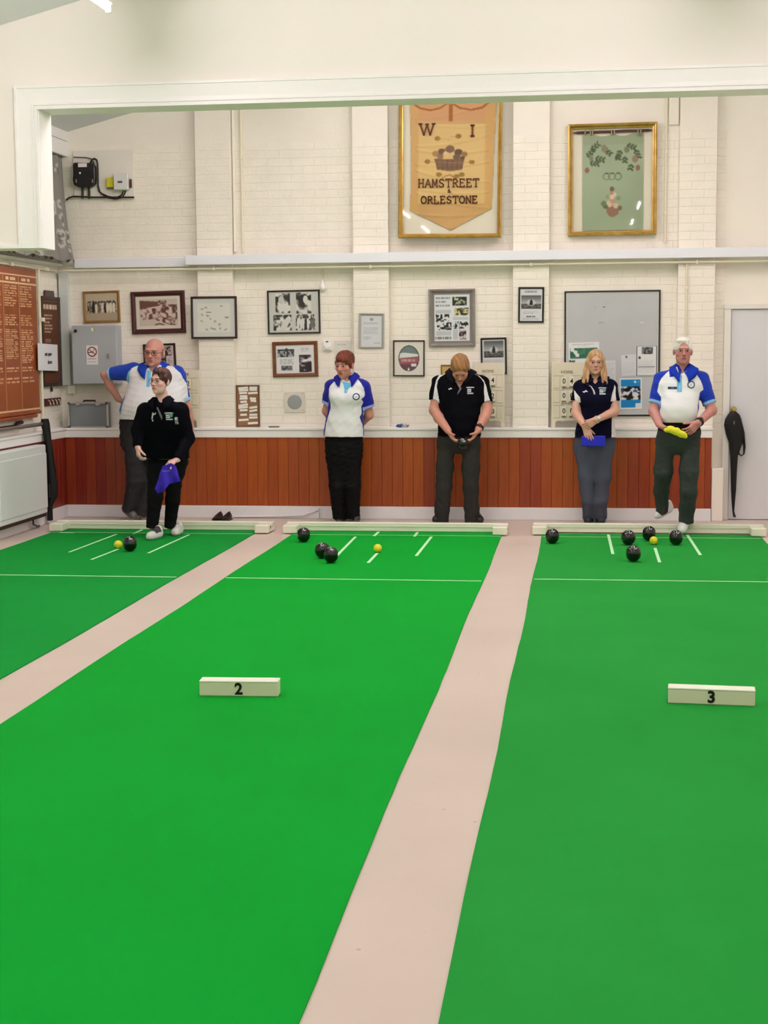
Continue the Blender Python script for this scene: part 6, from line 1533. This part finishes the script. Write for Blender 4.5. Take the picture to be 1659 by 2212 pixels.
# ---- red-haired woman with her hands behind her back
p = Person(13.92); base = np.array([*p.J(746, 1120)[:2], 0.0]); base[2] = 0
h = Head(p.J(744, 789, -.05), 1.0, -.30, .14, .02, wide=.97, jaw=.95)
secs = [p.S(808, 735, 767, .052, .01), p.S(816, 724, 776, .07), p.S(826, 708, 792, .088), p.S(845, 709, 789, .112, -.01), p.S(863, 709, 787, .125, -.02), p.S(882, 709, 785, .115, -.01), p.S(899, 706, 785, .113, -.01), p.S(922, 701, 786, .125), p.S(943, 699, 786, .13)]
hips = [p.S(930, 706, 780, .1, .01), p.S(944, 703, 783, .11, .01), p.S(968, 702, 784, .118, .01), p.S(995, 705, 781, .1, .01), p.S(1012, 712, 774, .08, .01), p.S(1050, 732, 756, .05, .01)]
LL = [(724, 990, .076, 0), (728, 1050, .074, 0), (733, 1119, .062, .05)]; LR = [(762, 990, .076, 0), (762, 1050, .074, 0), (763, 1119, .06, .05)]
F = Field(.004); F.add(h.prim(), .01); F.add(cap(p.J(748, 808, .01), p.J(751, 828, .02), .046, .055), .02); F.add(loft(shrink(secs, .015)), .03); inner_legs(F, p, LL, LR)
eL, eR = p.J(705, 888, .05), p.J(798, 896, .04); wL, wR = p.J(722, 922, .155), p.J(772, 924, .155)
arm(F, [(p.J(716, 838), .045), (eL, .038), (wL, .028)]); arm(F, [(p.J(785, 838), .045), (eR, .04), (wR, .028)])
hand(F, wL, (1, .05, -.35), (0, 1, 0), (0, -.2, 1), (.4, .5, .3), .9); hand(F, wR, (-1, .05, -.25), (0, 1, 0), (0, -.2, 1), (.4, .5, .3), .9)
Cc = finish(p, F, h, base, (206, 146, 128), 'red-haired woman in a blue and white polo shirt with hands behind her back', brow=(120, 70, 56), iris=(64, 50, 44))
NV = (30, 36, 150)
polys = [([(732, 817), (720, 825), (712, 834), (709.5, 842), (710, 856), (713, 866), (714, 880), (709, 897), (703, 915), (699, 946), (680, 946), (680, 806), (732, 806)], NV), ([(771, 819), (779, 828), (785, 838), (787, 849), (786, 857), (781, 862), (783, 870), (779, 878), (780, 893), (776, 902), (781, 917), (783, 950), (830, 950), (830, 800), (771, 806)], NV),
         ([(739, 824), (763, 829), (753, 840), (750, 849), (744.5, 849), (745, 842)], (104, 186, 224), -.05)]
SLV = [(p.J(717, 836), p.J(705, 872, .02), .066, .05), (p.J(784, 836), p.J(798, 882, .01), .066, .054)]
SF = shirt_field(secs, SLV, 3, .004, [cap(p.J(748, 808, -.07), p.J(749, 832, -.12), .054, .014)], blobs=[ell(p.J(730, 858, -.09), (.075, .05, .06)), ell(p.J(764, 858, -.09), (.075, .05, .06))])
S_ = skin('polo_shirt', SF, M_KNIT, base, Cc, p.painter((236, 239, 242), polys, hems=(SLV, (150, 172, 230))))
skin('trousers', legs_field(p, hips, LL, LR, 13, .003), M_TROU, base, Cc, lambda V: np.tile(np.array((13, 13, 14.)), (len(V), 1)))
c = p.J(750, 818, .01); collar(Cc, base, c, .066, .066, c[2] + .04, .06, .8, mat('navy_blue_collar', NV, .85, .15), gap=.55, tilt=.05, field=SF)
decal(Cc, S_, base, ringbadge(.064, (44, 60, 96)), p.J(769, 857, -.15), 'badge'); P = Pic(.01, .014, (190, 232, 250), .002); decal(Cc, S_, base, P, p.J(748, 844, -.15), 'button')
h.hair(Cc, base, (124, 62, 44), (98, 42, 28), 'fringe', seed=4)
for (px, dx) in ((728, -.05), (770, .05)):
    t = np.array((onZ(px, 1128, 0)[0], 13.90, 0)); shoe(Cc, base, t, t + np.array((-dx * .8, .23, 0)), col=(64, 62, 60), sole=(120, 118, 112), accent=(24, 24, 24), w=.042)

# ---- man in black polo looking down at the bowl in his hands
p = Person(13.9); base = np.array([*p.J(988, 1122)[:2], 0.0]); base[2] = 0
h = Head(p.J(994, 796, -.12), 1.02, .03, .82, -.02, wide=1.02)
secs = [p.S(799, 974, 1016, .062, .04), p.S(806, 962, 1028, .08, .03), p.S(815, 946, 1042, .1, .02), p.S(835, 941, 1048, .122, 0), p.S(865, 946, 1042, .135, -.01), p.S(895, 950, 1037, .138, -.02), p.S(920, 947, 1037, .138, -.02), p.S(941, 945, 1038, .13, -.01)]
hips = [p.S(930, 948, 1036, .11, 0), p.S(943, 944, 1039, .12), p.S(957, 945, 1038, .112), p.S(970, 950, 1032, .085), p.S(980, 968, 1014, .05)]
LL = [(964, 962, .08, 0), (961, 1010, .08, -.01), (959, 1050, .074, -.01), (953, 1127, .07, .06)]; LR = [(1018, 962, .08, 0), (1017, 1010, .082, -.01), (1017, 1050, .072, -.01), (1020, 1127, .07, .06)]
F = Field(.004); F.add(h.prim(), .01); F.add(cap(p.J(994, 800, -.05), p.J(994, 822, .03), .056, .064), .03); F.add(loft(shrink(secs, .016)), .03); inner_legs(F, p, LL, LR)
eL, eR = p.J(938, 886, -.04), p.J(1053, 886, -.04); wL, wR = p.J(968, 930, -.20), p.J(1033, 929, -.20)
arm(F, [(p.J(948, 832), .052), (eL, .046), (p.J(948, 903, -.1), .046), (wL, .032)]); arm(F, [(p.J(1041, 832), .052), (eR, .046), (p.J(1046, 903, -.1), .046), (wR, .032)])
bc = p.J(1000, 958, -.27)
hand(F, wL, (.55, -.28, -.85), (.75, -.1, .5), (.55, -.1, .6), (.25, .45, .4), 1.02, (.75, .3), .1); hand(F, wR, (-.55, -.28, -.85), (-.75, -.1, .5), (-.55, -.1, .6), (.25, .45, .4), 1.02, (.75, .3), .1)
D_ = finish(p, F, h, base, (202, 142, 124), 'man in a black and white polo shirt bowing his head over a bowl', brow=(130, 100, 76))
def c4(pts): return [(920 + x / 11.06, 750 + y / 11.06) for x, y in pts]
polys = [(c4([(430, 615), (300, 665), (235, 800), (210, 900), (160, 1260), (150, 1330), (320, 1330), (292, 1150), (255, 950), (278, 800), (322, 722), (445, 642)]), (226, 226, 230)), (c4([(1130, 640), (1230, 680), (1330, 765), (1388, 870), (1392, 1200), (1402, 1380), (1545, 1320), (1485, 1150), (1432, 920), (1380, 800), (1280, 700), (1150, 640)]), (226, 226, 230)),
         (c4([(680, 740), (710, 790), (860, 980), (770, 1120), (755, 1110), (810, 990), (690, 800)]), (120, 120, 132), -.08)]
SF = shirt_field(secs, [(p.J(949, 828), p.J(939, 866, -.03), .074, .058), (p.J(1040, 828), p.J(1051, 869, -.03), .074, .058)], 4, .0035, [cap(p.J(994, 802, -.06), p.J(992, 842, -.14), .056, .010)])
S_ = skin('polo_shirt', SF, M_DARK, base, D_, p.painter((9, 9, 15), polys))
skin('trousers', legs_field(p, hips, LL, LR, 14, .005), M_TROU, base, D_, lambda V: np.tile(np.array((50, 50, 48.)), (len(V), 1)))
c = p.J(994, 812, .02); collar(D_, base, c, .074, .078, c[2] + .03, .05, .8, mat('black_collar', (17, 17, 24), .85, .15), gap=.5, tilt=.05, field=SF)
decal(D_, S_, base, clubcrest(12, False), p.J(1015, 843, -.15), 'badge'); decal(D_, S_, base, scrawl(4, .034, .02), p.J(972, 840, -.15), 'badge')
watch(D_, base, wR + (eR - wR) * .12, wR - eR, .036, face=(0, -1, .2)); h.hair(D_, base, (170, 124, 78), (138, 98, 58), 'bowl', seed=5)
for (px, dx) in ((937, -.07), (1039, .07)):
    t = np.array((onZ(px, 1131, 0)[0], 13.87, 0)); shoe(D_, base, t, t + np.array((-dx, .24, 0)), col=(30, 28, 28), sole=(44, 42, 40), accent=(110, 110, 112), w=.044)
bowl(0, 0, 'dark bowl held in both hands by the man with bowed head', .2, .06, .6, at=(bc[0], bc[1], bc[2] - .06))

# ---- blonde woman with crossed wrists
p = Person(13.95); base = np.array([*p.J(1284, 1118)[:2], 0.0]); base[2] = 0
h = Head(p.J(1286, 783, -.04), .93, .06, .02, .03, wide=.97, jaw=.96)
secs = [p.S(809, 1270, 1304, .05, .01), p.S(817, 1260, 1312, .066), p.S(826, 1245, 1328, .085), p.S(845, 1247, 1327, .108, -.01), p.S(863, 1250, 1323, .12, -.02), p.S(890, 1251, 1323, .115, -.01), p.S(920, 1245, 1328, .12, 0), p.S(944, 1238, 1331, .124, 0)]
hips = [p.S(932, 1244, 1325, .1, .01), p.S(946, 1239, 1330, .11, .01), p.S(968, 1240, 1329, .116, .01), p.S(992, 1246, 1323, .1, .01), p.S(1008, 1256, 1313, .08, .0), p.S(1040, 1272, 1297, .05, .0)]
LL = [(1264, 985, .076, 0), (1267, 1030, .074, -.01), (1270, 1082, .06, 0), (1272, 1119, .056, .07)]; LR = [(1304, 985, .076, 0), (1302, 1030, .074, -.01), (1299, 1082, .06, 0), (1297, 1119, .056, .07)]
F = Field(.004); F.add(h.prim(), .01); F.add(cap(p.J(1286, 800, .01), p.J(1286, 826, .02), .046, .055), .02); F.add(loft(shrink(secs, .014)), .03); inner_legs(F, p, LL, LR)
eL, eR = p.J(1244, 892, -.05), p.J(1327, 889, -.05); wL, wR = p.J(1264, 922, -.17), p.J(1288, 907, -.21)
arm(F, [(p.J(1252, 840), .046), (eL, .042), (wL, .027)]); arm(F, [(p.J(1321, 840), .046), (eR, .042), (wR, .027)])
hand(F, wL, (.38, -.12, -1), (.1, 1, .0), (.9, 0, .4), (.1, .2, .15), .92, (.5, .3)); hand(F, wR, (-.85, .02, -.55), (-.2, 1, 0), (-.3, 0, -.9) if False else (-.4, -.1, .9), (.25, .4, .3), .92, (.35, .3))
E_ = finish(p, F, h, base, (222, 172, 150), 'blonde woman in glasses with crossed wrists in a navy polo shirt', brow=(150, 112, 84))
def c5(pts): return [(1230 + x / 15.08, 750 + y / 15.08) for x, y in pts]
polys = [(c5([(140, 1390), (230, 1500), (345, 1640), (370, 1800), (190, 1820), (165, 1600)]), (236, 234, 234)), (c5([(1470, 1230), (1515, 1300), (1505, 1500), (1535, 1810), (1340, 1760), (1400, 1500), (1450, 1350)]), (236, 234, 234)),
         ([(1230, 902), (1241, 902), (1242, 950), (1230, 950)], (232, 230, 228)), ([(1322, 890), (1340, 890), (1340, 950), (1321, 950)], (232, 230, 228)), (c5([(590, 1200), (720, 1270), (810, 1400), (850, 1530), (800, 1540), (760, 1400), (690, 1290), (590, 1240)]), (196, 192, 206), -.05)]
SF = shirt_field(secs, [(p.J(1254, 836), p.J(1244, 867, -.02), .064, .05), (p.J(1319, 836), p.J(1327, 867, -.02), .064, .05)], 6, .003, [cap(p.J(1287, 808, -.07), p.J(1284, 837, -.12), .056, .012)], blobs=[ell(p.J(1270, 862, -.08), (.07, .05, .055)), ell(p.J(1303, 862, -.08), (.07, .05, .055))])
S_ = skin('polo_shirt', SF, M_DARK, base, E_, p.painter((16, 15, 36), polys))
skin('trousers', legs_field(p, hips, LL, LR, 15, .006), M_TROU, base, E_, lambda V: np.tile(np.array((74, 80, 94.)), (len(V), 1)))
c = p.J(1286, 820, .01); collar(E_, base, c, .064, .064, c[2] + .02, .042, .9, mat('navy_collar', (22, 20, 44), .85, .15), gap=.6, tilt=.05, field=SF)
decal(E_, S_, base, clubcrest(14), p.J(1301, 844, -.15), 'badge'); decal(E_, S_, base, scrawl(7, .045, .022), p.J(1264, 846, -.15), 'badge')
h.glasses(E_, base, mat('brown_glasses', (74, 50, 48), .3), r=.0014); h.hair(E_, base, (206, 172, 126), (170, 128, 88), 'long', seed=6)
watch(E_, base, wR + (eR - wR) * .03, wR - eR, .030, (206, 190, 170), (0, -1, .3))
for (px, dx) in ((1268, -.03), (1300, .03)):
    t = np.array((onZ(px, 1126, 0)[0], 13.92, 0)); shoe(E_, base, t, t + np.array((-dx, .23, 0)), col=(40, 44, 52), sole=(30, 32, 36), accent=(84, 88, 96), w=.042)
q0, q1 = p.J(1256, 942, -.17), p.J(1308, 964, -.17); cx, cz = (q0[0] + q1[0]) / 2, q1[2]; w_, h_ = q1[0] - q0[0], q0[2] - q1[2]
pu = empty('zip_purse', (cx, p.Y - .17, cz), 'bright blue oblong purse held against the blonde woman', 'purse')
MB().box(-w_ / 2, w_ / 2, -.012, .014, 0, h_).build('purse_body', mat('royal_blue_nylon', (30, 38, 190), .55, .35, bump=.2, bscale=60), pu, bevel=.008, bseg=2)
MB().box(-w_ / 2 + .008, w_ / 2 - .008, -.003, .005, h_ - .001, h_ + .003).build('zip', mat('blue_zip', (70, 80, 214), .4), pu)

# ---- old man in blue and white stepping over the fender
p = Person(13.1); base = np.array([*p.J(1470, 1148)[:2], 0.0]); base[2] = 0
h = Head(p.J(1475, 759, -.05), .95, .05, -.02, .02, wide=1.0, jaw=1.05, nose=1.05)
secs = [p.S(789, 1460, 1491, .055, .01), p.S(797, 1447, 1503, .075), p.S(807, 1425, 1521, .1), p.S(825, 1421, 1523, .12), p.S(850, 1424, 1515, .135, -.02), p.S(875, 1426, 1509, .15, -.04), p.S(896, 1425, 1507, .152, -.05), p.S(912, 1428, 1505, .142, -.04)]
hips = [p.S(904, 1427, 1508, .13, -.02), p.S(925, 1421, 1513, .135, 0), p.S(948, 1418, 1513, .12), p.S(968, 1424, 1505, .09), p.S(982, 1444, 1484, .05)]
LL = [(1437, 956, .078, 0), (1433, 1018, .08, .04), (1429, 1060, .066, .16), (1430, 1106, .052, .27)]; LR = [(1492, 956, .08, 0), (1488, 1018, .082, -.03), (1488, 1060, .072, -.03), (1484, 1098, .068, .04), (1482, 1128, .062, .07)]
F = Field(.004); F.add(h.prim(), .01); F.add(cap(p.J(1475, 780, .02), p.J(1475, 808, .03), .054, .06), .02); F.add(loft(shrink(secs, .016)), .03); inner_legs(F, p, LL, LR)
eL, eR = p.J(1412, 888, -.04), p.J(1537, 887, -.04); wL, wR = p.J(1424, 917, -.19), p.J(1508, 914, -.19)
arm(F, [(p.J(1428, 824), .05), (eL, .043), (wL, .030)]); arm(F, [(p.J(1516, 824), .05), (eR, .043), (wR, .030)])
hand(F, wL, (.75, -.35, -.5), (.4, -.3, .8), (.3, -.9, .4), (.5, .6, .4), .95); hand(F, wR, (-.72, -.3, -.68), (-.5, .8, .1), (-.5, -.2, .8), (.35, .5, .4), .98, spread=.12)
F_ = finish(p, F, h, base, (196, 136, 128), 'white-haired man in a blue and white polo shirt stepping over the fender', brow=(170, 140, 134))
BL2 = (24, 54, 172)
polys = [([(1450, 797), (1440, 806), (1430, 816), (1423.5, 828), (1420, 846), (1428, 858), (1427, 880), (1424, 890), (1390, 890), (1390, 780), (1450, 780)], BL2), ([(1496, 800), (1506, 810), (1514, 822), (1519, 836), (1519, 842), (1512, 848), (1510, 860), (1507, 876), (1507, 905), (1501, 915), (1560, 915), (1560, 780), (1496, 780)], BL2), ([(1466, 780), (1445, 798), (1447, 815), (1456, 813), (1466, 806), (1461, 794)], BL2), ([(1486, 780), (1506, 798), (1497, 819), (1487, 814), (1478, 806), (1489, 794)], BL2)]
SLV = [(p.J(1430, 822), p.J(1415, 872, -.03), .076, .058), (p.J(1514, 822), p.J(1533, 873, -.03), .076, .058)]
SF = shirt_field(secs, SLV, 7, .0035, [cap(p.J(1475, 787, -.06), p.J(1471, 810, -.12), .056, .012)], blobs=[ell(p.J(1466, 882, -.1), (.15, .09, .1))])
S_ = skin('polo_shirt', SF, M_KNIT, base, F_, p.painter((238, 241, 244), polys, hems=(SLV, (136, 188, 236))))
def tcol(V):
    C = np.tile(np.array((58, 64, 62.)), (len(V), 1)); zb_ = p.J(1470, 920)[2]; C[(V[:, 2] > zb_ - .04)] = (40, 32, 30); return C
skin('trousers', legs_field(p, hips, LL, LR, 16, .0035), M_TROU, base, F_, tcol)
c = p.J(1475, 803, .01); collar(F_, base, c, .056, .06, c[2] + .058, .072, .8, mat('royal_blue_collar', BL2, .85, .15), gap=.38, tilt=.05, field=SF)
P = Pic(.04, .14, (120, 190, 226), .003); P.rect(.25, 0, .34, 1, (90, 158, 200)); P.ell(.6, .2, .12, .035, (226, 240, 246)); P.ell(.6, .7, .12, .035, (226, 240, 246)); decal(F_, S_, base, P, p.J(1468, 828, -.15), 'placket', M_KNIT, .004)
decal(F_, S_, base, ringbadge(.064, (70, 92, 116)), p.J(1493.5, 831, -.15), 'badge'); P = Pic(.075, .018, (24, 44, 98), .002); P.words(.35, .2, .65, .8, (170, 200, 226), 1, .8); decal(F_, S_, base, P, p.J(1453, 838, -.15), 'name_badge')
h.glasses(F_, base, mat('thin_glasses', (96, 66, 62), .3), r=.0012, w=.022); h.hair(F_, base, (246, 244, 238), (226, 222, 212), 'white', seed=7)
watch(F_, base, wR + (eR - wR) * .1, wR - eR, .034, face=(0, -1, .3))
t = onZ(1472, 1157, MT); shoe(F_, base, t, t + np.array((.05, .22, .10)), col=(232, 234, 232), sole=(206, 208, 206), accent=(214, 216, 214), w=.044)
t = p.J(1414, 1124, .22); hl = p.J(1443, 1107, .34); shoe(F_, base, t, t + unit(hl - t) * .25, col=(224, 226, 224), sole=(196, 198, 196), w=.042)
# yellow cloth in his hands
YC_ = Field(.0035); b0 = p.J(1438, 928, -.29)
for (a, b_, r1, r2) in (((1438, 929), (1450, 928), .016, .026), ((1448, 927), (1462, 933), .026, .03), ((1462, 933), (1478, 939), .03, .024), ((1442, 924), (1450, 926), .012, .014), ((1470, 940), (1481, 943), .02, .014)): YC_.add(cap(p.J(*a, -.285), p.J(*b_, -.285), r1, r2), .012)
YC_.disp(wrinkle(21, .003, 60, 40, 60), np.min([o[1][1] for o in YC_.ops], 0), np.max([o[1][2] for o in YC_.ops], 0))
o = skin('duster_cloth', YC_, mat('lemon_cloth', (232, 226, 62), .9, .1), b0); tag(o, 'lemon yellow cloth wrung between the hands of the white-haired man', 'cloth')
